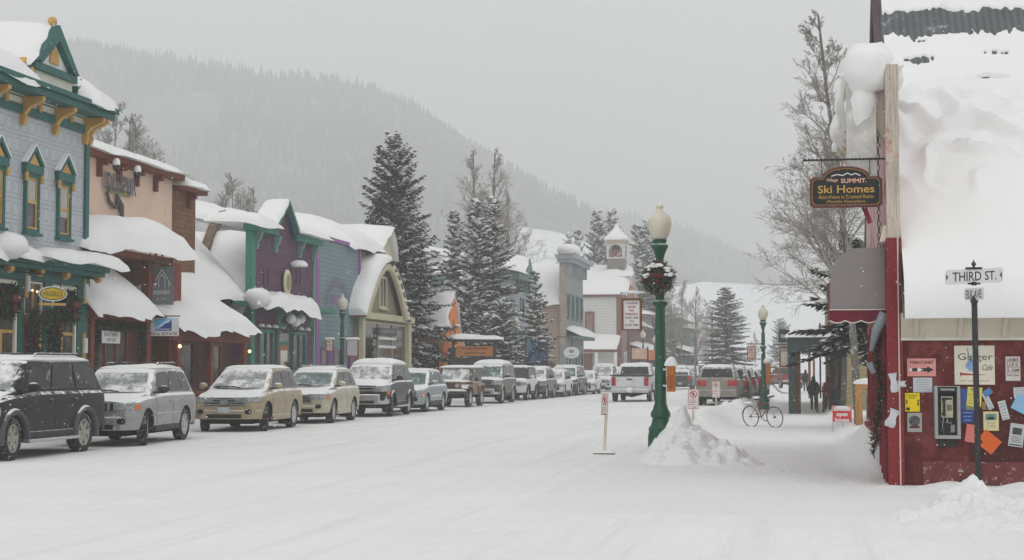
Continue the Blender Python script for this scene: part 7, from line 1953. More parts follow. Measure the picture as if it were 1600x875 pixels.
text_mb(MB(), 'TELEPHONE', fp_, (x0 + x1) / 2, z1 - .05, .192, .20, .026, bold=.02).build('lettering', M_WHITE, hd)
xm_ = (x0 + x1) / 2
bd = MB().fb(fp_, xm_ - .085, xm_ + .085, z1 - .46, z1 - .15, .031, .10).build('phone_body', mat('brushed_steel', A(170, 166, 142), .4, metal=.5, var=.2, vs=8), ph, bevel=.006)
g = MB()
for i in range(3):
    for j in range(4): g.fb(fp_, xm_ + .0 + i * .024, xm_ + .016 + i * .024, z1 - .36 + j * .024, z1 - .344 + j * .024, .101, .108)
g.fb(fp_, xm_ - .07, xm_ + .07, z1 - .20, z1 - .17, .1005, .103); g.build('keypad', M_BLACK, bd)
g = MB(); c = fp_.p(xm_ - .045, z1 - .30, .13); g.tube([c + Vector((0, 0, .11)), c + Vector((0, -.035, .07)), c + Vector((0, -.035, -.07)), c + Vector((0, 0, -.11))], [.03, .018, .018, .032], 8); g.build('handset', M_BLACK, ph, smooth=60)
g = MB(); g.tube([fp_.p(xm_ - .045 + .035 * sin(k * .9) * (1 if k % 2 else .6) + .012 * k, z1 - .42 - .03 * k + .002 * k * k, .12) for k in range(9)], .007, 5); g.tube([fp_.p(xm_ - .045, z1 - .42, .12), fp_.p(xm_ - .07, z1 - .6, .11), fp_.p(xm_ - .05, z1 - .70, .08)], .007, 5); g.build('cord', M_CHROME, ph)
MB().fb(fp_, xm_ + .05, xm_ + .11, z0 + .09, z0 + .20, .031, .07).build('coin_return', M_PHG, ph)
MB().fb(fp_, x0 + .05, x1 - .05, z0 - .12, z0 - .003, 0, .12).build('shelf', mat('dark_shelf', (.03, .028, .028), .8, frost=.1), ph, bevel=.01)

# ---- notices and posters: each its own sheet
def sheet(px0, py0, px1, py1, col, label, name='poster', rot=0, c=.004, group='notices on the red wall', draw=None, curl=0.0):
    x0, x1 = Xy(px0, YR - .02, 620), Xy(px1, YR - .02, 620); z0, z1 = zY((px0 + px1) / 2, py1, YR - .02), zY((px0 + px1) / 2, py0, YR - .02)
    w, h = x1 - x0, z1 - z0; cx, cz = (x0 + x1) / 2, (z0 + z1) / 2
    t = thing(name, label, 'poster', (cx, YR, cz), 0, group)
    f = Fr((cx, YR - .012 - c, cz), 0)
    rz = R(rot)
    class G(Fr):
        def p(s, a, b, c=0.0): return Fr.p(f, a * cos(rz) - b * sin(rz), a * sin(rz) + b * cos(rz), c)
    F_ = G((0, 0, 0), 0)
    m = MB(); n = 6
    vs = []
    for k in range(n + 1):
        u = -w / 2 + w * k / n; cc = .002 + curl * (k / n) ** 2
        vs += [F_.p(u, -h / 2, cc), F_.p(u, h / 2, cc)]
    m.v = vs; m.f = [[2 * k, 2 * k + 2, 2 * k + 3, 2 * k + 1] for k in range(n)]; m.mi = [0] * n
    m.build('paper', mat('paper_' + label[:14].replace(' ', '_'), col, .85, var=.04, vs=6, bump=.05), t)
    if draw: draw(F_, w, h, t)
    return t
def lines(F_, w, h, t, n, m=None, top=.35, bot=-.42, wd=.8, c=.003, thick=.35):
    g = MB(); rnd = random.Random(int(w * 1e4) + n)
    for k in range(n):
        b = h * lerp(top, bot, k / max(1, n - 1)); ww = w * wd * rnd.uniform(.7, 1) / 2; e = abs(h * (top - bot) / max(1, n - 1)) * thick / 2
        u = -ww
        while u < ww:
            L = w * rnd.uniform(.05, .14); g.add([F_.p(u, b - e, c), F_.p(min(ww, u + L), b - e, c), F_.p(min(ww, u + L), b + e, c), F_.p(u, b + e, c)], [(0, 1, 2, 3)]); u += L + w * .03
    g.build('print', m or M_INK, t)
def rect(F_, a0, a1, b0, b1, t, m, name='print', c=.0032):
    MB().add([F_.p(a0, b0, c), F_.p(a1, b0, c), F_.p(a1, b1, c), F_.p(a0, b1, c)], [(0, 1, 2, 3)]).build(name, m, t)
M_INK = mat('ink', (.03, .03, .035), .8, bump=0); M_GREYINK = mat('grey_ink', (.25, .26, .30), .8, bump=0); M_REDINK = mat('red_ink', A(134, 44, 50), .8, bump=0)
M_TEALINK = mat('teal_ink', A(90, 130, 120), .8, bump=0, var=.4, vs=12); M_LBLUE = mat('light_blue_ink', A(122, 156, 190, 1.2), .8, bump=0, var=.2, vs=9)
M_PAPER = (.58, .60, .63)
def d_tob(F_, w, h, t):
    g = MB(); text_mb(g, 'TOBACCONIST', F_, 0, h * .28, 0, w * .84, h * .17, thick=.003, bold=.03)
    g.add([F_.p(-.34 * w, -.22 * h, .003), F_.p(.20 * w, -.22 * h, .003), F_.p(.20 * w, -.04 * h, .003), F_.p(-.34 * w, -.04 * h, .003)], [(0, 1, 2, 3)])
    g.add([F_.p(.20 * w, -.32 * h, .003), F_.p(.42 * w, -.13 * h, .003), F_.p(.20 * w, .06 * h, .003)], [(0, 1, 2)]); g.build('lettering', M_INK, t)
    g = MB()
    for a, r in ((-.38, .06), (-.08, .075)): g.add([F_.p(a * w + r * w * cos(k * pi / 6), -.13 * h + r * w * sin(k * pi / 6), .0045) for k in range(12)], [tuple(range(12))])
    g.build('smoke', M_WHITE, t)
sheet(1418, 560, 1463, 588, A(206, 140, 136, 1.2), 'pink tobacconist sign with a black arrow pointing right', 'arrow_sign', draw=d_tob, group=None)
sheet(1427, 590, 1457, 613, M_PAPER, 'white typed notice just beneath the pink arrow sign', draw=lambda F_, w, h, t: lines(F_, w, h, t, 6, M_GREYINK, thick=.25))
def d_yel(F_, w, h, t):
    g = MB(); text_mb(g, 'CAUTION', F_, 0, .36 * h, 0, w * .7, h * .09, thick=.003, bold=.02); text_mb(g, 'ICE', F_, 0, .24 * h, 0, w * .4, h * .09, thick=.003, bold=.02)
    for a, b, u, v in ((-.42, -.34, -.08, .12), (.34, .44, -.18, -.02), (.34, .44, .0, .14), (-.42, -.18, -.44, -.28)): g.add([F_.p(a * w, u * h, .003), F_.p(b * w, u * h, .003), F_.p(b * w, v * h, .003), F_.p(a * w, v * h, .003)], [(0, 1, 2, 3)])
    g.build('lettering', M_INK, t)
sheet(1414, 614, 1437, 643, A(214, 190, 20, 1.3), 'bright yellow poster left of the pay phone', draw=d_yel)
def d_cir(F_, w, h, t):
    g = MB(); g.add([F_.p(.38 * w * cos(k * pi / 10), .08 * h + .38 * w * sin(k * pi / 10), .003) for k in range(20)], [tuple(range(20))]); g.build('dark_disc', mat('grey_disc', (.10, .10, .105), .8, var=.6, vs=22, bump=0), t); rect(F_, -.34 * w, .34 * w, -.30 * h, -.18 * h, t, mat('dark_red_ink', A(84, 30, 34), .8))
sheet(1417, 645, 1440, 675, A(158, 158, 152, 1.2), 'grey poster with a dark round emblem under the yellow one', draw=d_cir)
def d_gin(F_, w, h, t):
    g = MB(); text_mb(g, 'Ginger', F_, .02 * w, .19 * h, 0, w * .86, h * .22, thick=.004, bold=-.004); text_mb(g, 'Cafe', F_, .32 * w, -.06 * h, 0, w * .26, h * .15, thick=.004, shear=.4); g.build('lettering', M_INK, t)
    g = MB(); g.add([F_.p(-.36 * w, -.32 * h, .003), F_.p(-.34 * w, -.26 * h, .003), F_.p(.34 * w, -.255 * h, .003), F_.p(-.34 * w, -.20 * h, .003), F_.p(-.37 * w, -.16 * h, .003)], [(0, 1, 2, 3, 4)]); text_mb(g, 'new asian inspired', F_, 0, -.4 * h, 0, w * .72, h * .05, thick=.003); g.build('red_print', M_REDINK, t)
    g = MB(); g.add([F_.p(-.08 * w + .13 * w * cos(k * pi / 8) * (1 + .2 * sin(k * 1.7)), .0 * h + .17 * h * sin(k * pi / 8), .0028) for k in range(16)], [tuple(range(16))]); g.add([F_.p(-.2 * w, .42 * h, .0028), F_.p(-.17 * w, .45 * h, .0028), F_.p(-.07 * w, .1 * h, .0028), F_.p(-.1 * w, .1 * h, .0028)], [(0, 1, 2, 3)]); g.build('blue_drawing', M_LBLUE, t)
sheet(1492, 540, 1555, 601, A(206, 200, 184, 1.25), 'large cream cafe sign with thin black letters behind the street sign pole', 'cafe_sign', c=.012, draw=d_gin, group=None)
def d_hand(F_, w, h, t):
    g = MB()
    for i, s_ in enumerate(('LARIMER', 'U.P.S.', '5 AM', 'Dad Open')): text_mb(g, s_, F_, 0, (.36 - .21 * i) * h, 0, w * .8, h * .13, thick=.003, bold=.01)
    g.build('lettering', M_INK, t); g = MB()
    for k in range(3): g.add([F_.p(-.46 * w, (.255 - .21 * k) * h, .003), F_.p(.46 * w, (.255 - .21 * k) * h, .003), F_.p(.46 * w, (.27 - .21 * k) * h, .003), F_.p(-.46 * w, (.27 - .21 * k) * h, .003)], [(0, 1, 2, 3)])
    g.build('red_rules', M_REDINK, t)
sheet(1572, 557, 1595, 595, A(196, 188, 186, 1.2), 'handwritten white notice with red rules right of the cafe sign', draw=d_hand)
def d_blue(F_, w, h, t): rect(F_, -.48 * w, .48 * w, -.48 * h, -.1 * h, t, mat('deep_blue_ink', A(44, 62, 128), .8, var=.3, vs=9)); rect(F_, -.1 * w, .45 * w, -.12 * h, .12 * h, t, mat('olive_ink', A(116, 124, 88), .8), c=.0036); lines(F_, w, h, t, 3, M_LBLUE, -.2, -.42, .7, c=.0042)
sheet(1499, 607, 1524, 661, A(70, 92, 150, 1.2), 'blue poster beside the pay phone under the yellow flyer', draw=d_blue)
def d_ly(F_, w, h, t): g = MB(); text_mb(g, 'BAND', F_, -.05 * w, .38 * h, 0, w * .5, h * .09, thick=.003, bold=.02); text_mb(g, 'LIVE', F_, .05 * w, .26 * h, 0, w * .4, h * .08, thick=.003, bold=.02); g.build('lettering', M_INK, t); lines(F_, w, h, t, 4, mat('olive_print', A(150, 140, 70), .8), .1, -.35)
sheet(1511, 605, 1534, 635, A(202, 196, 104, 1.2), 'pale yellow flyer overlapping the blue poster', rot=-5, c=.010, draw=d_ly)
def d_pic(F_, w, h, t): rect(F_, -.36 * w, .36 * w, .05 * h, .38 * h, t, M_TEALINK); rect(F_, -.2 * w, .2 * w, .08 * h, .22 * h, t, M_INK, c=.0036); lines(F_, w, h, t, 4, M_GREYINK, -.05, -.3, .6)
sheet(1536, 643, 1560, 673, A(204, 192, 146, 1.2), 'cream flyer with a small teal picture right of the pole', draw=d_pic)
sheet(1534, 628, 1550, 640, A(150, 120, 84, 1.1), 'small brown card half hidden behind the street sign pole', c=.003, draw=lambda F_, w, h, t: rect(F_, -.1 * w, .3 * w, -.4 * h, .3 * h, t, M_INK))
sheet(1539, 613, 1548, 640, M_PAPER, 'narrow white slip hanging askew near the pole', rot=24, c=.012, curl=.0, draw=lambda F_, w, h, t: lines(F_, w, h, t, 6, M_GREYINK, thick=.3, c=.02 if 0 else .0035))
sheet(1536, 608, 1550, 618, A(80, 124, 176, 1.2), 'small blue scrap above the curling slip', rot=35, c=.016, curl=.02)
def d_org(F_, w, h, t): rect(F_, -.1 * w, .1 * w, .1 * h, .3 * h, t, M_INK); rect(F_, -.35 * w, -.2 * w, .2 * h, .36 * h, t, M_INK)
sheet(1530, 675, 1557, 706, A(206, 96, 40, 1.2), 'orange diamond shaped flyer hanging crooked', rot=50, c=.006, curl=.012, draw=d_org)
sheet(1508, 663, 1524, 691, A(214, 124, 116, 1.2), 'salmon pink flyer tilted left of the pole', rot=-8, c=.008, curl=.04)
sheet(1562, 626, 1574, 656, M_PAPER, 'white printed strip tilted left', rot=14, c=.008, curl=.0, draw=lambda F_, w, h, t: lines(F_, w, h, t, 6, M_GREYINK, thick=.3, c=.02 if 0 else .0035))
def d_bor(F_, w, h, t): 
    rect(F_, -.32 * w, .32 * w, .02 * h, .32 * h, t, mat('photo_print', (.07, .07, .075), .8, var=.8, vs=30)); lines(F_, w, h, t, 4, M_INK, -.08, -.3, .7); rect(F_, -.42 * w, .42 * w, -.45 * h, -.40 * h, t, M_INK)
sheet(1576, 662, 1599, 698, A(176, 180, 180, 1.2), 'grey black and white flyer tilted at the right edge', rot=-8, c=.006, draw=d_bor)
sheet(1584, 605, 1604, 622, M_PAPER, 'white sheet at the right edge above the blue flyer', rot=4, c=.006, curl=.0, draw=lambda F_, w, h, t: lines(F_, w, h, t, 6, M_GREYINK, thick=.3, c=.02 if 0 else .0035))
def d_bo(F_, w, h, t): g = MB().add([F_.p(-.3 * w, -.2 * h, .003), F_.p(.0 * w, .3 * h, .003), F_.p(.25 * w, -.3 * h, .003)], [(0, 1, 2)]); g.build('peach_print', mat('peach_ink', A(220, 160, 120, 1.2), .8), t); rect(F_, .1 * w, .4 * w, -.35 * h, .0, t, mat('orange_ink', A(220, 120, 50, 1.2), .8), c=.0036)
sheet(1583, 620, 1612, 645, A(128, 172, 208, 1.2), 'light blue and orange flyer at the right edge', rot=-28, c=.010, curl=.01, draw=d_bo)
# papers on the corner post
def flap(px0, py0, px1, py1, label, rot, wide=0, dy=.135):
    q = onY((px0 + px1) / 2, (py0 + py1) / 2, YR - dy); t = thing('poster', label, 'poster', tuple(q), 0, 'papers taped to the corner post')
    w = (px1 - px0) / 107; h = (py1 - py0) / 107; g = MB(); n = 7; rz = R(rot)
    for k in range(n + 1):
        b = -h / 2 + h * k / n; wx = w * (.5 + .12 * sin(k * 1.1)); cc = -.01 - .035 * abs(sin(k * .55))
        for a in (-wx, wx): g.v.append(q + Vector((a * cos(rz) - b * sin(rz), cc + .03 * (a > 0), a * sin(rz) + b * cos(rz))))
    g.f = [[2 * k, 2 * k + 1, 2 * k + 3, 2 * k + 2] for k in range(n)]; g.mi = [0] * n
    g.build('paper', mat('torn_paper', (.60, .62, .66), .85, var=.05, bump=.1), t)
flap(1391, 583, 1402, 613, 'crumpled white paper flapping high on the red corner post', 8)
flap(1387, 639, 1401, 668, 'white paper flapping low on the red corner post', -22)
flap(1402, 595, 1415, 605, 'small white card taped on the corner beside the flapping paper', 0, dy=.125)

# greenery against the street wall
q = Vector((XR - tk - .25, YR + .3, .2)); gl = thing('garland', 'ragged evergreen garland with grey cloth climbing the street side of the red shop', 'garland', tuple(q))
a, b = MB(), MB(); pts = [Vector((XR - tk - .12, YR + .25, 2.4)), Vector((XR - tk - .14, YR + .35, 1.9)), Vector((XR - tk - .1, YR + .3, 1.4)), Vector((XR - tk - .16, YR + .3, .9)), Vector((XR - tk - .22, YR + .25, .45))]
garland_mb(a, b, pts, .11, 520, 71, .10); a.build('needles', mat('brown_garland', (.06, .05, .03), .9, var=.5, vs=9, frost=.25, frs=16), gl); b.build('berries', M_BERRY, gl)
g = MB(); g.tube([(XR - tk - .02, YR + .1, 2.5), (XR - tk - .16, YR + .12, 2.25), (XR - tk - .24, YR + .1, 1.95)], [.10, .07, .03], 8); g.tube([(XR - tk - .27, YR + .1, 1.78), (XR - tk - .2, YR + .1, 1.62)], [.05, .04], 8); g.build('grey_cloth', mat('grey_cloth', A(110, 116, 122), .9, frost=.3), gl, smooth=180)

# ================================================================== farther along the right pavement
# green covered walk
cw = thing('covered_walk', 'dark green timber covered walk with a snowy flat roof over the pavement', 'building', tuple(onZ(1240, 640, -.4)))
M_DKG = mat('dark_green_timber', A(42, 62, 58, 1.15), .8, var=.2, pat='grain', ax='z', frost=.1, frs=6)
p0 = onZ(1240, 645, -.35); Yw = p0.y; xw0 = p0.x; xw1 = 1.6
zt0, zt1 = zY(1250, 550, Yw), zY(1250, 527, Yw)
MB().box(xw0 - .25, xw1, Yw, Yw + .25, zt0, zt1).build('front_fascia', M_DKG, cw)
MB().box(xw0 - .25, xw0 - .05, Yw + .251, Yw + 26, zt0, zt1).build('side_fascia', M_DKG, cw)
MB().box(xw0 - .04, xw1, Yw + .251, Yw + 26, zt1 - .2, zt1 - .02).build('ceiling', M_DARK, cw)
for k in range(6):
    MB().box(xw0 - .22, xw0 + .12, Yw + .01 + k * 5, Yw + .35 + k * 5, -.6, zt0 - .002).build('post', M_DKG, cw)
MB().box(xw0 + .125, xw0 + .33, Yw + .3, Yw + .5, -.6, zt0).build('post', M_RAWWOOD, cw)
for px in (1300, 1313): x = Xy(px, Yw + 6); MB().box(x - .1, x + .1, Yw + 6, Yw + 6.2, -.6, zt0).build('post', M_REDWOOD if px == 1300 else M_DKG, cw)
MB().snow((xw0 - .3, Yw - .1, zt1), (xw1, Yw - .1, zt1), (xw1, Yw + 26, zt1 + .2), (xw0 - .3, Yw + 26, zt1 + .2), .45, 14, 30, 91, wob=.08).build('roof_snow', M_SNOW, cw, smooth=180)
MB().box(xw1, xw1 + 8, Yw - 4, Yw + 26, -.6, 6).build('shop_wall', mat('olive_wall', A(146, 134, 98, 1.1), .8, pat='clap', ps=.2, ax='xz'), cw)
fg = Fr((xw1, 0, 0), -90)
for k in range(6): window(cw, fg, -(Yw + 4 + k * 4), -(Yw + 1 + k * 4), .4, 2.4, M_DKG, M_SHOPGLASS, .1, .08)
# tan cafe wall facing the camera near the spruce
q = onZ(1350, 640, -.2); Yt = q.y
tw_ = thing('tan_building', 'tan boarded building end with small wall notices behind the spruce', 'building', (1.6, Yt + 8, 0))
MB().box(.9, 9, Yt + 9, Yt + 20, -.5, 5.5).build('wall', mat('tan_boards', A(160, 146, 106, 1.1), .8, pat='clap', ps=.2, ax='xz'), tw_)
MB().snow((.7, Yt + 8.8, 5.5), (9, Yt + 8.8, 5.5), (9, Yt + 20, 7.5), (.7, Yt + 20, 7.5), .5, 10, 10, 92).build('roof_snow', M_SNOW, tw_, smooth=180)
ft = Fr((0, Yt + 9, 0), 0); xa_ = Xy(1345, Yt + 9)
q = MB().fb(ft, xa_, xa_ + .65, 1.5, 2.1, 0, .03).build('notice_board', M_WHITE, tw_); lines(Fr((xa_ + .32, Yt + 9, 1.8), 0), .6, .55, q, 5, M_INK, c=.034)
# timber gate post with railing
q = onZ(1342, 682, -.1)
rl = thing('timber_rail', 'short honey coloured timber rail with a snow topped post beside the red shop', 'railing', tuple(q))
yq = q.y + 3; xq = Xy(1341, yq); zq = zY(1341, 606, yq)
g = MB().box(xq - .09, xq + .09, yq - .1, yq + .1, -.4, zq); g.build('post', mat('honey_timber', A(176, 128, 70, 1.1), .8, pat='grain', ax='z'), rl)
g = MB().box(xq - .09, xq + 1.4, yq - .08, yq + .08, zq + .001, zq + .12); g.build('top_rail', mat('honey_timber'
 , A(176, 128, 70)), rl)
for k in range(4): MB().box(xq + .3 + k * .2, xq + .34 + k * .2, yq - .02, yq + .02, .2, zq).build('baluster', M_BLACK, rl)
MB().snow((xq - .15, yq - .13, zq + .12), (xq + 1.4, yq - .13, zq + .12), (xq + 1.4, yq + .13, zq + .12), (xq - .15, yq + .13, zq + .12), .16, 12, 6, 93, wob=.02).build('snow_cap', M_SNOW, rl, smooth=180)
# signs on the far right pavement
q = onY(1225, 525, 92); f = Fr((q.x, q.y, 0), 0)
sg = thing('green_shop_sign', 'dark green shop board hanging over an arched cream sign beyond the far lamp', 'sign', tuple(q))
z0, z1 = zY(1225, 535, 92), zY(1225, 515, 92); MB().fb(f, -.3, .32, z0, z1, -.04, .04).build('board', M_DKG, sg); text_mb(MB(), 'BIG', f, 0, (z0 + z1) / 2, .045, .36, .2, bold=.02).build('lettering', M_CREAM, sg)
z0, z1 = zY(1225, 574, 92), zY(1225, 541, 92)
MB().fb(f, -.28, .28, z0, z1, -.04, .04).build('lower_board', mat('rust_frame', A(130, 82, 70), .7), sg); MB().fb(f, -.18, .18, z0 + .1, z1 - .3, .041, .05).build('pane', M_CREAM, sg)
g = MB(); scribble(g, f, -.2, .2, z1 - .2, .1, .042, 3); g.build('arched_lettering', M_CREAM, sg)
g = MB().tube([(q.x - .6, q.y, z1 + .1), (q.x + 2.4, q.y, z1 + .1)], .03, 5); g.tube([(q.x + 2.0, q.y, 0), (q.x + 2.0, q.y, z1 + 1.3)], .05, 6); g.build('bracket', M_BLACK, sg)
# dark picnic furniture under the spruce
q = onY(1322, 612, Yw + 3)
tb = thing('covered_furniture', 'dark stacked patio furniture under a cover near the walkers', 'furniture', (q.x, q.y, -.4))
MB().blob((q.x, q.y, .25), (.75, .6, .62), 14, 10, .25, 1.3, 4, flat=.95).build('cover', mat('navy_cover', A(44, 42, 56), .8, frost=.2), tb, smooth=180)
g = MB(); 
for k in range(3): g.box(q.x - 1.4 + k * .3, q.x - 1.3 + k * .3, q.y - .4, q.y + .4, -.4, .55)
g.box(q.x - 1.5, q.x - .6, q.y - .45, q.y + .45, .55, .62); g.build('table', mat('dark_brown_wood', A(66, 44, 40), .85), tb)

# ---- big spruce and aspen behind the sign
q = onY(1335, 600, 52)
put_spruce('dark spruce spreading its low boughs over the pavement behind the awning', (q.x + .45, 52, -.2), 5.9, 2.3, 22, power=.42, base=.50, snowy=.35, dens=1.7, group=None)
q = onY(1330, 600, 47)
put_bare('tall frosted aspen rising behind the ski homes sign, branches reaching left', (q.x + .2, 47, 0), 12.2, 12, spread=.62, kids=(30, 11, 7, 4), levels=4, trunk_h=.25, tw=.005, rad=.13, upright=.2, bias=(-.15, 0, 0), cr=.27, group=None)
put_bare('second frosted aspen, lower and nearer the awning', (q.x - .1, 55, 0), 9.6, 14, spread=.8, kids=(22, 11, 7, 4), levels=4, trunk_h=.3, tw=.0055, rad=.10, upright=.05, bias=(-.3, 0, -.04), cr=.36, group=None)
# ================================================================== street furniture
M_LAMPG = mat('lamp_green', A(14, 78, 54, 1.05), .4, var=.12, snow=.32, frost=.04, frs=16)
M_OPAL = mat('opal_glass', A(206, 202, 184, 1.05), .3, var=.05, vs=3, snow=.35)
def street_lamp(label, x, y, z0=0.0, Ht=5.0, group='green street lamps with opal globes'):
    t = thing('street_lamp', label, 'street lamp', (x, y, z0), 0, group)
    k = Ht / 5.0
    pr = [(.26, 0), (.26, .32), (.24, .42), (.25, .48), (.19, .56), (.165, .68), (.20, .72), (.20, .80), (.16, .86), (.118, 1.0), (.098, 2.92), (.155, 2.98), (.155, 3.04), (.09, 3.08), (.085, 3.66), (.06, 3.75), (.055, 3.80), (.10, 4.0), (.15, 4.12), (.17, 4.14), (.17, 4.20), (.12, 4.22), (.15, 4.30)]
    g = MB()
    n = 16; o = len(g.v)
    for r, h in pr:
        for j in range(n):
            a = 2 * pi * j / n; rr = r * (1 - (.10 if .9 < h < 2.95 and j % 2 else 0)); g.v.append(Vector((rr * cos(a) * k, rr * sin(a) * k, h * k)))
    for i in range(len(pr) - 1):
        for j in range(n): g.f.append([i * n + j, i * n + (j + 1) % n, (i + 1) * n + (j + 1) % n, (i + 1) * n + j]); g.mi.append(0)
    g.build('pole', M_LAMPG, t, local=True, smooth=40)
    gl = MB().lathe([(.12, 4.30), (.17, 4.36), (.225, 4.5), (.245, 4.63), (.235, 4.72), (.19, 4.80), (.13, 4.84), (.12, 4.87), (.07, 4.90), (.065, 4.95), (.085, 4.98), (.06, 5.02), (.01, 5.05)], (0, 0, 0), 20)
    gl.v = [v * k for v in gl.v]
    gl.build('globe', M_OPAL, t, local=True, smooth=60)
    return t
L1 = atD(1032, 600, 32.4)
l1 = street_lamp('nearest green street lamp carrying a wreath, standing in a snow pile', L1.x, L1.y)
wreath('evergreen wreath with a dark red bow hung on the nearest lamp post', (L1.x - .02, L1.y - .24, zY(1030, 435, L1.y)), .30, Fr((L1.x, L1.y, 0), 5), 1700, 81, None, thick=.62, nm=mat('frosted_needles', (.085, .10, .06), .9, var=.5, vs=9, frost=.5, frs=22))
g = MB(); rnd = random.Random(3)
wz = zY(1030, 435, L1.y)
for k in range(26):
    a = rnd.uniform(.1, 3.0); g.blob((L1.x - .02 + .24 * cos(a) + rnd.uniform(-.05, .05), L1.y - .34 - .1 * rnd.random(), wz + .24 * sin(a) + rnd.uniform(-.04, .05)), (rnd.uniform(.03, .07), .05, .03), 6, 4, .3, seed=k)
tag(g.build('wreath_snow', M_SNOW, loc=(L1.x, L1.y - .3, wz), smooth=180), 'dabs of snow settled on top of the lamp post wreath', 'snow', kind='stuff')
Lf = atD(1193, 600, 77); l2 = street_lamp('second green lamp on the right pavement behind the bicycle', Lf.x, Lf.y, -.3)
Ll = atD(534.5, 575, 72); street_lamp('green lamp on the left pavement in front of the teal front', Ll.x, Ll.y, 0)
for i, (px, D, lab) in enumerate(((807, 104, 'green lamp among the spruces near the blue banner'), (1005, 140, 'lamp on the left pavement by the plum coloured shop'), (1023, 165, 'faint lamp left of the near lamp post'), (1049, 205, 'farthest faint lamp right of the near lamp post'))):
    q = atD(px, 575, D); street_lamp(lab, q.x, q.y, 0)
# plaque-like wooden box on the near lamp
q = onY(1047, 590, L1.y - .1)
bx = thing('wooden_box', 'orange wooden box with a peaked snow cap fixed to the near lamp post', 'box', tuple(q))
zb0, zb1 = zY(1047, 612, L1.y - .1), zY(1047, 571, L1.y - .1)
M_OW = mat('orange_wood', A(176, 104, 46, 1.2), .75, pat='grain', ax='z', var=.15)
MB().box(q.x - .055, q.x + .10, L1.y - .22, L1.y + .05, zb0, zb1).build('box_body', M_OW, bx, bevel=.008)
MB().fp(Fr((q.x + .02, L1.y - .22, 0), 0), [(-.06, zb0 + .06), (.06, zb0 + .06), (.06, zb0 + .34), (-.06, zb0 + .34)], 0, .006).build('door', mat('brown_wood_door', A(150, 84, 36, 1.15), .75, pat='grain', ax='z'), bx)
g = MB(); g.snow((q.x - .10, L1.y - .25, zb1), (q.x + .14, L1.y - .25, zb1), (q.x + .14, L1.y + .08, zb1), (q.x - .10, L1.y + .08, zb1), .2, 8, 8, 3, p=2.2, wob=.01); g.build('snow_cap', M_SNOW, bx, smooth=180)
for z in (zb1 - .08, zb0 + .12): MB().box(q.x - .14, q.x - .056, L1.y - .16, L1.y - .10, z - .02, z + .02).build('strap', M_CHROME, bx)
# loading zone sign
ys_ = L1.y - .05
x0, x1 = Xy(971, ys_, 490), Xy(1003, ys_, 490); z0, z1 = zY(987, 516, ys_), zY(987, 466, ys_); cx_ = (x0 + x1) / 2; zc_ = (z0 + z1) / 2
fz_ = Fr((cx_, ys_, 0), 0); w_, h_ = x1 - x0, z1 - z0
lz = thing('loading_zone_sign', 'white loading zone sign in a brown timber frame hanging from the near lamp', 'sign', (cx_, ys_, z0))
M_BRF = mat('brown_frame', A(112, 76, 50, 1.15), .75, pat='grain', ax='z')
g = MB(); e = .045
g.fb(fz_, -w_ / 2, -w_ / 2 + e, z0, z1, -.03, .03); g.fb(fz_, w_ / 2 - e, w_ / 2, z0, z1, -.03, .03); g.fb(fz_, -w_ / 2 + e, w_ / 2 - e, z1 - e, z1, -.03, .03); g.fb(fz_, -w_ / 2 + e, w_ / 2 - e, z0, z0 + e * .5, -.03, .03); g.build('frame', M_BRF, lz)
MB().fb(fz_, -w_ / 2 + e, w_ / 2 - e, z0 + e * .5, z1 - e, -.012, .012).build('panel', M_WHITE, lz)
M_SIGNRED = mat('sign_red', A(176, 40, 44, 1.1), .6, bump=0); M_SIGNTXT = mat('sign_grey_red', A(120, 92, 100), .7, bump=0)
g1, g2 = MB(), MB(); ih = h_ - e * 1.5
for k, (s_, red) in enumerate((('LOADING', 0), ('ZONE', 1), ('NO', 1), ('PARKING', 1), ('8:00 AM', 0), ('TO', 0), ('6:00 PM', 0))):
    text_mb(g1 if red else g2, s_, fz_, 0, z1 - e - ih * (k + .75) / 7.9, .014, (w_ - 2 * e) * (.78 if len(s_) > 5 else .5 if len(s_) > 2 else .28), ih * .082, bold=.02, thick=.002)
g1.build('red_lettering', M_SIGNRED, lz); g2.build('grey_lettering', M_SIGNTXT, lz)
zb2 = zY(1000, 457.5, ys_)
MB().tube([(x0 - .02, ys_, zb2), (L1.x, ys_, zb2)], .016, 6).build('arm', M_BLACK, lz)
g = MB(); [g.tube([(cx_ + s_ * w_ * .3, ys_, z1), (cx_ + s_ * w_ * .3, ys_, zb2)], .006, 4) for s_ in (-1, 1)]; g.build('hanger', M_BLACK, lz)
MB().snow((x0, ys_ - .03, zb2 + .014), (L1.x - .1, ys_ - .03, zb2 + .014), (L1.x - .1, ys_ + .03, zb2 + .014), (x0, ys_ + .03, zb2 + .014), .03, 16, 4, 2, wob=.01, nz=.8, sc=4).build('snow_line', M_SNOW, lz, smooth=180)
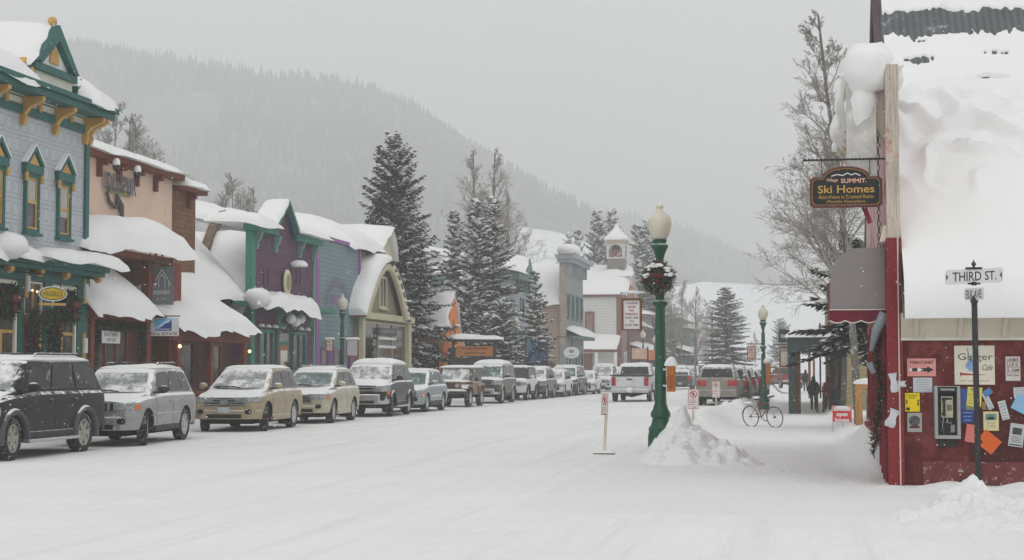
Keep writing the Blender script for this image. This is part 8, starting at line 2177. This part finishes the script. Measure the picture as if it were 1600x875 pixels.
# hanging board on the far lamp
q = onY(1174, 551, Lf.y); f = Fr((q.x, Lf.y, 0), 0)
hb = thing('hanging_board', 'small brown framed board hanging from the far right lamp', 'sign', tuple(q))
w_, h_ = .42, .62
MB().fb(f, -w_ / 2, w_ / 2, q.z - h_ / 2, q.z + h_ / 2, -.03, .03).build('frame', mat('rust_board', A(140, 92, 78, 1.1), .7), hb); MB().fb(f, -w_ / 2 + .05, w_ / 2 - .05, q.z - h_ / 2 + .05, q.z + h_ / 2 - .05, .031, .036).build('panel', mat('faded_panel', A(180, 160, 150), .7), hb)
g = MB(); text_mb(g, 'NO', f, 0, q.z + .14, .037, .16, .12, bold=.02); text_mb(g, 'PARKING', f, 0, q.z - .02, .037, .26, .07); text_mb(g, '2-6 AM', f, 0, q.z - .15, .037, .22, .07); g.build('lettering', M_SIGNRED, hb)
MB().tube([(q.x - .25, Lf.y, q.z + .42), (Lf.x, Lf.y, q.z + .42)], .025, 5).build('arm', M_BLACK, hb)
g = MB(); [g.tube([(q.x + s_ * .15, Lf.y, q.z + .3), (q.x + s_ * .15, Lf.y, q.z + .42)], .01, 4) for s_ in (-1, 1)]; g.build('hanger', M_BLACK, hb)
for lx, ly, lz_, lab in ((Lf.x, Lf.y, -.3, 'small orange wooden box with snow cap on the far right lamp'),):
    bx = thing('wooden_box', lab, 'box', (lx + .25, ly - .1, 1.5)); zz = zY(1197, 598, ly)
    MB().box(lx + .12, lx + .36, ly - .25, ly + .05, zz - .1, zz + .95).build('box_body', M_OW, bx); MB().blob((lx + .24, ly - .1, zz + 1.0), (.24, .24, .22), 8, 6, .1, flat=.3).build('snow_cap', M_SNOW, bx, smooth=180)
tag(MB().lathe([(.22, 0), (.28, .1), (.30, .8), (.33, .86), (.3, .95), (.1, 1.05)], (0, 0, 0), 12).build('litter_bin', M_DKG, loc=tuple(onZ(1181, 628, -.1)), smooth=40), 'dark green litter bin beside the far right lamp', 'bin')
# notice boards on the left pavement near the teal front
for i, (px0, px1, py0, py1, red, lab) in enumerate(((509, 521, 530, 549, 1, 'small red lettered board beside the left pavement lamp'), (541, 560, 530, 557, 0, 'grey bulletin board with purple posts beside the left pavement lamp'))):
    X = -19.9; a0, a1 = onX(px0, 540, X), onX(px1, 540, X); q = atD((px0 + px1) / 2, (py0 + py1) / 2, 71); w_ = (px1 - px0) / FP * 71; h_ = (py1 - py0) / FP * 71; f = Fr((q.x, q.y, 0), 12)
    t = thing('notice_board', lab, 'sign', (q.x, q.y, 0), 0, 'notice boards by the left lamp')
    MB().fb(f, -w_ / 2, w_ / 2, q.z - h_ / 2, q.z + h_ / 2, -.04, .04).build('frame', mat('red_brown_frame', A(130, 70, 66), .7, snow=.4), t); MB().fb(f, -w_ / 2 + .05, w_ / 2 - .05, q.z - h_ / 2 + .05, q.z + h_ / 2 - .05, .041, .046).build('panel', M_CREAM if red else mat('grey_panel', A(160, 160, 164), .5), t)
    MB().fb(f, -.07, .07, 0, q.z - h_ / 2, -.05, .05).build('post', M_LILAC, t)
    if red: g = MB(); text_mb(g, 'NO', f, 0, q.z + .14, .047, .14, .09, bold=.02); text_mb(g, 'PARKING', f, 0, q.z, .047, .22, .07); text_mb(g, '2 AM', f, 0, q.z - .12, .047, .18, .07); g.build('lettering', M_SIGNRED, t)
    g = MB(); g.snow(f.p(-w_ / 2 - .05, q.z + h_ / 2, .08), f.p(w_ / 2 + .05, q.z + h_ / 2, .08), f.p(w_ / 2 + .05, q.z + h_ / 2, -.08), f.p(-w_ / 2 - .05, q.z + h_ / 2, -.08), .09, 8, 5, 4, wob=.02); g.build('snow_cap', M_SNOW, t, smooth=180)
q = atD(505, 550, 72.5); t = thing('evergreen_arrangement', 'evergreen bundle with white lights on the pavement by the teal front', 'garland', (q.x, q.y, 0)); a, b = MB(), MB(); garland_mb(a, b, [(q.x, q.y, .2), (q.x, q.y, 2.6)], .4, 420, 91, 0); a.build('needles', M_GARL, t)

# no parking signs stuck in the snow
def parking_sign(label, px, pyg, pyt, D, w, h, yaw, lean, basez=0.0, stand=False):
    q = atD(px, pyg, D); x, y = q.x, q.y
    t = thing('no_parking_sign', label, 'sign', (x, y, basez), 0, 'temporary no parking signs')
    zt_ = CH + (575 - pyt) / FP * D
    top = Vector((x + lean * zt_, y, zt_)); bot = Vector((x, y, basez - .15))
    MB().beam(bot, top - Vector((0, 0, h * .25)), .055, .03).build('stake', mat('pale_stake', A(196, 186, 168, 1.2), .8, pat='grain', ax='z'), t)
    f = Fr((top.x, top.y - .0, 0), yaw)
    f.z = Vector((lean, 0, 1)).normalized()
    f.o = Vector((top.x - lean * zt_, y, 0)) - f.n * -.03
    zb = zt_ - h
    MB().fb(f, -w / 2, w / 2, zb, zt_, -.006, .006).build('panel', M_WHITE, t)
    g = MB(); e = .012
    for a0, a1, b0, b1 in ((-w / 2 + e, w / 2 - e, zt_ - 2 * e, zt_ - e), (-w / 2 + e, w / 2 - e, zb + e, zb + 2 * e), (-w / 2 + e, -w / 2 + 2 * e, zb + 2 * e, zt_ - 2 * e), (w / 2 - 2 * e, w / 2 - e, zb + 2 * e, zt_ - 2 * e)): g.fb(f, a0, a1, b0, b1, .0062, .008)
    cz_ = zt_ - w * .46; rr = w * .33; n = 20
    for k in range(n):
        u0, u1 = 2 * pi * k / n, 2 * pi * (k + 1) / n
        g.add([f.p(rr * cos(u0), cz_ + rr * sin(u0), .008), f.p(rr * cos(u1), cz_ + rr * sin(u1), .008), f.p(rr * .78 * cos(u1), cz_ + rr * .78 * sin(u1), .008), f.p(rr * .78 * cos(u0), cz_ + rr * .78 * sin(u0), .008)], [(0, 1, 2, 3)])
    s2 = .7071; q1, q2 = .10 * rr, rr * .85
    g.add([f.p(-q2 * s2 - q1, cz_ + q2 * s2 - q1, .0105), f.p(q2 * s2 - q1, cz_ - q2 * s2 - q1, .0105), f.p(q2 * s2 + q1, cz_ - q2 * s2 + q1, .0105), f.p(-q2 * s2 + q1, cz_ + q2 * s2 + q1, .0105)], [(0, 1, 2, 3)])
    hh = zt_ - w * .86
    for k, s_ in enumerate(('SNOW', 'REMOVAL', 'MON 12', '6 AM')): text_mb(g, s_, f, 0, hh - (hh - zb) * (k + .5) / 4.4, .0075, w * (.62 if len(s_) > 4 else .45), (hh - zb) * .12, thick=.001, bold=.02)
    g.build('red_print', M_SIGNRED, t)
    g = MB(); text_mb(g, 'P', f, 0, cz_, .0075, rr * .62, rr * .95, bold=.05, thick=.0015); g.build('letter', M_INK, t)
    if stand:
        MB().box(x - .20, x + .20, y - .14, y + .14, -.02, .025).build('base_plate', M_TRIMK, t); MB().snow((x - .18, y - .12, .026), (x + .2, y - .12, .026), (x + .2, y + .12, .026), (x - .18, y + .12, .026), .05, 8, 6, 6, wob=.01, nz=.9, sc=6).build('base_snow', M_SNOW, t, smooth=180)
    return t
parking_sign('no parking sign turned almost edge on, alone on a low stand in the street', 944, 711, 614, 31.6, .31, .44, -58, .045, 0, True)
parking_sign('larger no parking sign standing behind the snow pile', 1082, 672, 608, 43, .30, .54, 4, .03, -.1)
parking_sign('small no parking sign farther off, in front of the tan suv', 1119, 641, 596, 64, .31, .64, 0, .0, -.1)

# open house sign
q = onZ(1316, 671, -.12); f = Fr((q.x, q.y, 0), -3)
oh = thing('open_house_sign', 'red open house yard sign on thin wire legs', 'sign', tuple(q))
z0, z1 = zY(1316, 660, q.y), zY(1316, 634, q.y); w_ = Xy(1332, q.y, 640) - Xy(1301, q.y, 640)
MB().fb(f, -w_ / 2, w_ / 2, z0, z1, -.008, .008).build('panel', mat('sign_red_panel', A(200, 46, 48, 1.15), .6, frost=.08, frs=20), oh)
g = MB(); text_mb(g, 'open', f, 0, z0 + (z1 - z0) * .43, .009, w_ * .58, .13, bold=.05, thick=.001); text_mb(g, 'house', f, 0, z0 + (z1 - z0) * .16, .009, w_ * .72, .12, bold=.05, thick=.001)
g.fb(f, -w_ * .42, w_ * .42, z0 + (z1 - z0) * .70, z1 - .04, .009, .011); e = .012
for a0, a1, b0, b1 in ((-w_ / 2, w_ / 2, z1 - e, z1), (-w_ / 2, w_ / 2, z0, z0 + e), (-w_ / 2, -w_ / 2 + e, z0 + e, z1 - e), (w_ / 2 - e, w_ / 2, z0 + e, z1 - e)): g.fb(f, a0, a1, b0, b1, .0082, .0095)
g.build('white_lettering', M_WHITE, oh)
MB().blob(f.p(0, z1 - .06, .02), (w_ * .36, .02, .05), 10, 6, .5, 6).build('clinging_snow', M_SNOW, oh, smooth=180)
g = MB(); [g.tube([f.p(s_, -.2, -.012), f.p(s_, z1, -.012)], .006, 4) for s_ in (-w_ * .46, w_ * .05)]; g.build('wire_leg', M_BLACK, oh)

# street name post
px_ = atD(1525, 640, 21.9)
sp = thing('street_name_post', 'black post with a white THIRD ST sign and a smaller sign beneath it', 'street sign', (px_.x, px_.y, 0))
def zp(py): return zY(1523, py, px_.y)
ztop = zp(470); bx_, by_ = px_.x, px_.y
MB().tube([(bx_ + .02, by_, -.1), (bx_ - .0, by_, ztop)], .040, 12).build('pole', M_BLACK, sp, smooth=60)
g = MB(); g.lathe([(.05, 0), (.052, .06), (.03, .07)], (bx_, by_, ztop - .03), 12); g.lathe([(.028, zp(468) - 0), (.028, zp(462))], (bx_, by_, 0), 8)
g.lathe([(.03, 0), (.05, .02), (.03, .05)], (bx_, by_, zp(446)), 10); g.box(bx_ - .085, bx_ + .085, by_ - .022, by_ + .022, zp(444.5), zp(442)); g.box(bx_ - .11, bx_ + .11, by_ - .02, by_ + .02, zp(421), zp(417.5)); g.box(bx_ - .015, bx_ + .015, by_ - .02, by_ + .02, zp(420), zp(412))
g.lathe([(.03, 0), (.012, .02), (.03, .045), (.035, .06), (.012, .09), (.003, .12)], (bx_, by_, zp(419)), 10)
g.build('bracket', M_BLACK, sp, smooth=60)
ft_ = Fr((bx_, by_, 0), -4); ft_.x = Vector((cos(R(-4)), sin(R(-4)), .035)).normalized()
w_ = 87 / FP * 21.9; za_, zb_ = zp(443), zp(420); fw = ft_
def rr_poly(w, z0, z1, r=.02): return [(-w / 2 + r, z0), (w / 2 - r, z0), (w / 2, z0 + r), (w / 2, z1 - r), (w / 2 - r, z1), (-w / 2 + r, z1), (-w / 2, z1 - r), (-w / 2, z0 + r)]
s1 = MB().fp(fw, rr_poly(w_, za_, zb_), -.006, .006).build('name_plate', mat('street_sign_white', (.66, .67, .67), .45, var=.06, frost=.05), sp)
g = MB(); text_mb(g, 'THIRD', fw, -.12 * w_, (za_ + zb_) / 2, .0065, w_ * .50, (zb_ - za_) * .62, thick=.001, bold=.012); text_mb(g, 'ST.', fw, .29 * w_, (za_ + zb_) / 2, .0065, w_ * .20, (zb_ - za_) * .62, thick=.001, bold=.012)
for s_ in (-1, 1): g.add([fw.p(s_ * w_ * .5 - s_ * .012, (za_ + zb_) / 2 + .05, .0072), fw.p(s_ * w_ * .5 - s_ * .04, (za_ + zb_) / 2, .0072), fw.p(s_ * w_ * .5 - s_ * .012, (za_ + zb_) / 2 - .05, .0072)], [(0, 1, 2) if s_ < 0 else (2, 1, 0)])
g.build('lettering', mat('sign_dark_letters', (.03, .03, .035), .6, bump=0), s1)
f2_ = Fr((bx_ - .0, by_, 0), 66); f2_ = Fr((bx_, by_, 0), -62)
za_, zb_ = zp(469), zp(448); w2 = .46
s2_ = MB().fp(f2_, rr_poly(w2, za_, zb_ - .02), -.006, .006).build('cross_name_plate', mat('street_sign_white', (.66, .67, .67)), sp)
g = MB(); text_mb(g, 'ELK AVE', f2_, 0, (za_ + zb_) / 2 - .01, .0065, w2 * .8, (zb_ - za_) * .6, thick=.001, bold=.012); g.build('lettering', mat('sign_dark_letters', (.03, .03, .035)), s2_)

# snow piles
def pile(name, label, fn, x0, x1, y0, y1, n=70):
    g = MB(); xs_ = [lerp(x0, x1, i / n) for i in range(n + 1)]; ys_ = [lerp(y0, y1, j / n) for j in range(n + 1)]
    for y in ys_:
        for x in xs_: g.v.append(Vector((x, y, gz(x, y) - .03 + fn(x, y))))
    for j in range(n):
        for i in range(n): g.f.append([j * (n + 1) + i, j * (n + 1) + i + 1, (j + 1) * (n + 1) + i + 1, (j + 1) * (n + 1) + i]); g.mi.append(0)
    # underside skirt keeps it a solid heap
    o = len(g.v); g.v += [Vector((v.x, v.y, gz(v.x, v.y) - .25)) for v in g.v[:]]
    bord = [i for i in range(n + 1)] + [j * (n + 1) + n for j in range(1, n + 1)] + [n * (n + 1) + i for i in range(n - 1, -1, -1)] + [j * (n + 1) for j in range(n - 1, 0, -1)]
    for a, b in zip(bord, bord[1:] + bord[:1]): g.f.append([b, a, o + a, o + b]); g.mi.append(0)
    ob = g.build(name, M_BANK, smooth=180, loc=((x0 + x1) / 2, (y0 + y1) / 2, 0)); return tag(ob, label, 'snow pile', 'ploughed snow piles')
def lump(x, y, s):
    w = Vector((x, y, 0)); w += noise.noise_vector(w * 3) * .12
    a = noise.noise(w * 2.6 + Vector((0, 0, s))); b = noise.noise(w * 6.5 + Vector((0, 0, s))); c = noise.noise(w * 15 + Vector((0, 0, s)))
    return .12 + .20 * a + .13 * b + .05 * c
P1 = atD(1066, 640, 31.4); P2 = atD(1132, 700, 28.4)
def pf1(x, y):
    r1 = sqrt(((x - P1.x) / .50) ** 2 + ((y - P1.y) / .8) ** 2)
    h = .86 * max(0, 1 - r1 * .62) ** 1.1
    # ridge falling to the right and towards the camera
    t = min(1, max(0, ((x - P1.x) * (P2.x - P1.x) + (y - P1.y) * (P2.y - P1.y)) / ((P2.x - P1.x) ** 2 + (P2.y - P1.y) ** 2)))
    qx, qy = lerp(P1.x, P2.x, t), lerp(P1.y, P2.y, t); d = sqrt((x - qx) ** 2 + (y - qy) ** 2)
    h = max(h, lerp(.70, .26, t) * max(0, 1 - d / .8) ** .9)
    r3 = sqrt(((x - P1.x - .38) / 1.0) ** 2 + ((y - P1.y + 1.9) / 1.7) ** 2); h = max(h, .50 * max(0, 1 - r3) ** .8)
    e = min(1, h * 5)
    return h + e * (lump(x, y, 1) - .10) * 1.3 * (.5 + .5 * min(1, h * 1.5))
pile('snow_pile', 'lumpy ploughed snow pile heaped against the near lamp post', pf1, P1.x - 2.0, P1.x + 2.8, P1.y - 4.6, P1.y + 1.8, 130)
P3 = atD(1520, 755, 18.2)
def pf2(x, y):
    r1 = sqrt(((x - P3.x) / .62) ** 2 + ((y - P3.y) / .8) ** 2); h = .47 * max(0, 1 - r1 * .85)
    r2 = sqrt(((x - P3.x - .3) / 1.35) ** 2 + ((y - P3.y + .2) / 1.1) ** 2); h = max(h, .22 * max(0, 1 - r2) ** .6)
    r3 = sqrt(((x - P3.x - .55) / .5) ** 2 + ((y - P3.y) / .6) ** 2); h = max(h, .24 * max(0, 1 - r3) ** .7)
    return h + min(1, h * 7) * (lump(x * 1.4, y * 1.4, 4) - .1) * .6
pile('snow_pile', 'low snow pile at the foot of the street name post', pf2, P3.x - 1.5, P3.x + 2.6, P3.y - 1.7, P3.y + 1.4, 90)

# bicycle
q = onZ(1193, 667, -.22); 
bk = thing('bicycle', 'red and white bicycle leaning in the snow beside the pavement', 'bicycle', (q.x, q.y, gz(q.x, q.y)), R(-38) )
M_BR = mat('bike_red', A(120, 40, 48), .4, frost=.15, frs=20); M_BW = mat('bike_white', (.55, .56, .56), .4)
wr = .34; tilt = R(7)
for x, nm in ((-.52, 'rear_wheel'), (.52, 'front_wheel')):
    g = MB(); g.tube([(x + wr * cos(a), 0, wr + wr * sin(a)) for a in [2 * pi * k / 30 for k in range(31)]], .018, 6)
    for k in range(14): a = 2 * pi * k / 14; g.tube([(x, 0, wr), (x + wr * cos(a), 0, wr + wr * sin(a))], .0025, 3)
    g.tube([(x, -.04, wr), (x, .04, wr)], .025, 8); g.build(nm, mat('bike_tyre', (.03, .03, .03), .8, frost=.2, frs=20), bk, local=True, smooth=60)
g = MB(); st_, hd_, bb_ = (-.17, 0, .86), (.34, 0, .84), (-.06, 0, .32)
g.tube([st_, bb_], .018, 6); g.tube([(-.15, 0, .76), (.33, 0, .80)], .018, 6); g.tube([bb_, (.36, 0, .72)], .02, 6); g.tube([bb_, (-.52, 0, wr)], .012, 5); g.tube([(-.15, 0, .76), (-.52, 0, wr)], .012, 5); g.build('frame', M_BR, bk, local=True, smooth=60)
g = MB(); g.tube([hd_, (.38, 0, .66), (.52, 0, wr)], .016, 6); g.build('fork', M_BW, bk, local=True, smooth=60)
g = MB(); g.tube([(.30, -.28, .98), (.40, -.2, 1.0), (.36, 0, .98), (.40, .2, 1.0), (.30, .28, .98)], .015, 6); g.tube([hd_, (.35, 0, .98)], .016, 6); g.tube([(.44, -.12, 1.0), (.46, .1, 1.02)], .03, 6); g.build('handlebar', M_BLACK, bk, local=True, smooth=60)
g = MB(); g.blob((-.2, 0, .92), (.14, .07, .035), 10, 6, 0); g.build('saddle', M_BLACK, bk, local=True, smooth=180); MB().blob((-.2, 0, .97), (.14, .08, .05), 10, 6, .2).build('saddle_snow', M_SNOW, bk, local=True, smooth=180)
g = MB(); g.tube([(-.06 + .09 * cos(a), .03, .32 + .09 * sin(a)) for a in [2 * pi * k / 14 for k in range(15)]], .006, 4); g.tube([(-.06, .03, .32), (.04, .07, .20)], .01, 4); g.box(-.02, .10, .05, .13, .19, .21); g.tube([(-.06, -.03, .32), (-.16, -.07, .44)], .01, 4); g.box(-.22, -.10, -.13, -.05, .43, .45); g.build('crankset', M_BLACK, bk, local=True)
g = MB(); g.box(-.75, -.30, -.07, .07, .74, .76); g.tube([(-.72, .06, .74), (-.52, .04, wr)], .006, 4); g.tube([(-.72, -.06, .74), (-.52, -.04, wr)], .006, 4); g.build('rear_rack', M_BW, bk, local=True); MB().blob((-.55, 0, .79), (.2, .09, .05), 10, 6, .2).build('rack_snow', M_SNOW, bk, local=True, smooth=180)
g = MB(); g.tube([(-.52 + (wr + .03) * cos(a), 0, wr + (wr + .03) * sin(a)) for a in [R(20 + 150 * k / 12) for k in range(13)]], .022, 5); g.build('mudguard', M_BW, bk, local=True)
bk.rotation_euler = (tilt, 0, R(-40))

# two walkers seen from behind
def walker(label, px, py, D, H, jacket, trousers, hood, stride, seed, bag=False):
    q = atD(px, py, D); gzv = CH - (py - 575) / FP * D
    t = thing('person', label, 'person', (q.x, q.y, gzv), R(4))
    s_ = H / 1.75
    V = {'pel': (0, 0, .95), 'waist': (0, 0, 1.08), 'chest': (0, .0, 1.30), 'neck': (0, 0, 1.47), 'head0': (0, .02, 1.57), 'head': (0, .02, 1.66)}
    chain = ['pel', 'waist', 'chest', 'neck', 'head0', 'head']
    rad = {'pel': (.17, .13), 'waist': (.165, .125), 'chest': (.20, .14), 'neck': (.07, .07), 'head0': (.085, .09), 'head': (.09, .10)}
    E = list(zip(chain[:-1], chain[1:]))
    for sd, g_ in ((-1, 'l'), (1, 'r')):
        k = stride * sd
        V['sh' + g_] = (sd * .19, 0, 1.40); V['el' + g_] = (sd * .27, -.05 - .05 * k, 1.14); V['wr' + g_] = (sd * .24, .07 - .08 * k, .92); V['ha' + g_] = (sd * .235, .09 - .1 * k, .83)
        V['hip' + g_] = (sd * .10, 0, .88); V['kn' + g_] = (sd * .105, .10 * k + .03, .50); V['an' + g_] = (sd * .11, .16 * k - .03, .10); V['to' + g_] = (sd * .12, .16 * k + .12, .04)
        E += [('chest', 'sh' + g_), ('sh' + g_, 'el' + g_), ('el' + g_, 'wr' + g_), ('wr' + g_, 'ha' + g_), ('pel', 'hip' + g_), ('hip' + g_, 'kn' + g_), ('kn' + g_, 'an' + g_), ('an' + g_, 'to' + g_)]
        rad.update({'sh' + g_: (.085, .085), 'el' + g_: (.068, .068), 'wr' + g_: (.05, .05), 'ha' + g_: (.042, .05), 'hip' + g_: (.105, .11), 'kn' + g_: (.075, .08), 'an' + g_: (.055, .06), 'to' + g_: (.05, .04)})
    names = list(V); me = bpy.data.meshes.new('body'); me.from_pydata([Vector(V[n]) * s_ for n in names], [(names.index(a), names.index(b)) for a, b in E], [])
    ob = bpy.data.objects.new('body', me); COL.objects.link(ob)
    sk_ = ob.modifiers.new('skin', 'SKIN'); lay = me.skin_vertices[0] if me.skin_vertices else None
    if lay is None:
        import bmesh
        bm = bmesh.new(); bm.from_mesh(me); bm.verts.layers.skin.verify(); bm.to_mesh(me); bm.free(); lay = me.skin_vertices[0]
    for i, n in enumerate(names): lay.data[i].radius = (rad[n][0] * s_, rad[n][1] * s_); lay.data[i].use_root = (n == 'pel')
    sb = ob.modifiers.new('sub', 'SUBSURF'); sb.levels = 2; sb.render_levels = 2
    dg = bpy.context.evaluated_depsgraph_get(); dg.update(); m2 = bpy.data.meshes.new_from_object(ob.evaluated_get(dg)); ob.modifiers.clear(); ob.data = m2
    ms = [trousers, jacket, mat('skin_tone', (.42, .27, .20), .6), mat('boot_leather', (.02, .018, .016), .8), hood]
    for m in ms: m2.materials.append(m)
    for p in m2.polygons:
        z = p.center.z / s_; p.use_smooth = True
        hand = abs(p.center.x) / s_ > .17 and z < .90 and z > .7
        p.material_index = 3 if z < .14 else 4 if hand else 0 if z < .92 else 1 if z < 1.47 else 4 if (z > 1.50) else 2
    ob.parent = t
    g = MB().lathe([(.205, .76), (.20, .95), (.19, 1.10), (.225, 1.30), (.20, 1.42), (.10, 1.49)], (0, 0, 0), 18); g.v = [Vector((v.x * 1.05, v.y * .78, v.z)) * s_ for v in g.v]
    g.build('jacket', jacket, t, local=True, smooth=180)
    g = MB().blob((0, .0, 1.53), (.13, .12, .10), 12, 8, .1); g.v = [v * s_ for v in g.v]; g.build('hood', jacket, t, local=True, smooth=180)
    g = MB().blob((0, .0, 1.67), (.105, .115, .12), 12, 10, .06); g.v = [v * s_ for v in g.v]; g.build('hat', hood, t, local=True, smooth=180)
    if bag: g = MB().blob((.0, -.20, 1.2), (.14, .09, .2), 10, 8, .05); g.v = [v * s_ for v in g.v]; g.build('backpack', hood, t, local=True, smooth=180)
    return t
M_JBLK = mat('black_jacket', (.014, .014, .018), .8, frost=.12, frs=14); M_JRED = mat('red_jacket', A(180, 30, 40, 1.2), .8, frost=.08, frs=14); M_JEAN = mat('dark_jeans', (.022, .026, .038), .9); M_HATK = mat('dark_hat', (.03, .028, .03), .9)
walker('person in a black puffy jacket walking away under the covered walk', 1271.5, 641, 79, 1.66, M_JBLK, M_JEAN, M_HATK, .7, 1)
walker('person in a red jacket walking away beside the one in black', 1294, 641, 80, 1.66, M_JRED, mat('black_trousers', (.012, .012, .015), .9), M_HATK, -.6, 2)
for i, (px, D, m_) in enumerate(((1259, 118, M_JBLK),)):
    walker('tiny dark figure standing far along the pavement', px, 612, D, 1.6, m_, M_JEAN, M_HATK, .3, 5)
for i, (px, D, py) in enumerate(((1265, 112, 520), (1272, 128, 530))):
    q = atD(px, 600, D); z = CH + (575 - py) / FP * D
    tag(MB().tube([(q.x, q.y, -.5), (q.x, q.y, z)], .09, 8).build('walkway_post', M_RAWWOOD, loc=(q.x, q.y, 0)), ['bare timber post beyond the walkers, the nearer', 'bare timber post beyond the walkers, the farther'][i], 'post', 'posts beyond the walkers')
q = atD(1012, 560, 130)
up = thing('utility_pole', 'thin grey utility pole beside the lone spruce', 'utility pole', tuple(atD(1113, 600, 170)))
q = atD(1113, 600, 170); z = CH + (575 - 490) / FP * 170
MB().tube([(q.x, q.y, 0), (q.x, q.y, z)], .11, 7).build('pole', M_RAWWOOD, up); MB().box(q.x - .9, q.x + .9, q.y - .05, q.y + .05, z - .5, z - .38).build('crossarm', M_RAWWOOD, up)

# falling snow: real flakes through the near air
rnd = random.Random(77); g = MB()
for k in range(9000):
    D = 11 + 60 * rnd.random() ** 1.1; px = rnd.uniform(-250, 1850); py = rnd.uniform(-150, 980)
    q = atD(px, py, D)
    if q.z < .1: continue
    r = rnd.uniform(.0025, .0065); e = Vector((rnd.uniform(-.4, .4), 0, rnd.uniform(.6, 1.5))) * r
    g.add([q + Vector((r, 0, 0)), q + Vector((0, r, 0)), q - Vector((r, 0, 0)), q - Vector((0, r, 0)), q + e, q - e], [(0, 1, 4), (1, 2, 4), (2, 3, 4), (3, 0, 4), (1, 0, 5), (2, 1, 5), (3, 2, 5), (0, 3, 5)])
tag(g.build('falling_snow', mat('snowflake', (.85, .86, .88), .9, var=0, bump=0)), 'light snow falling through the air', kind='stuff')
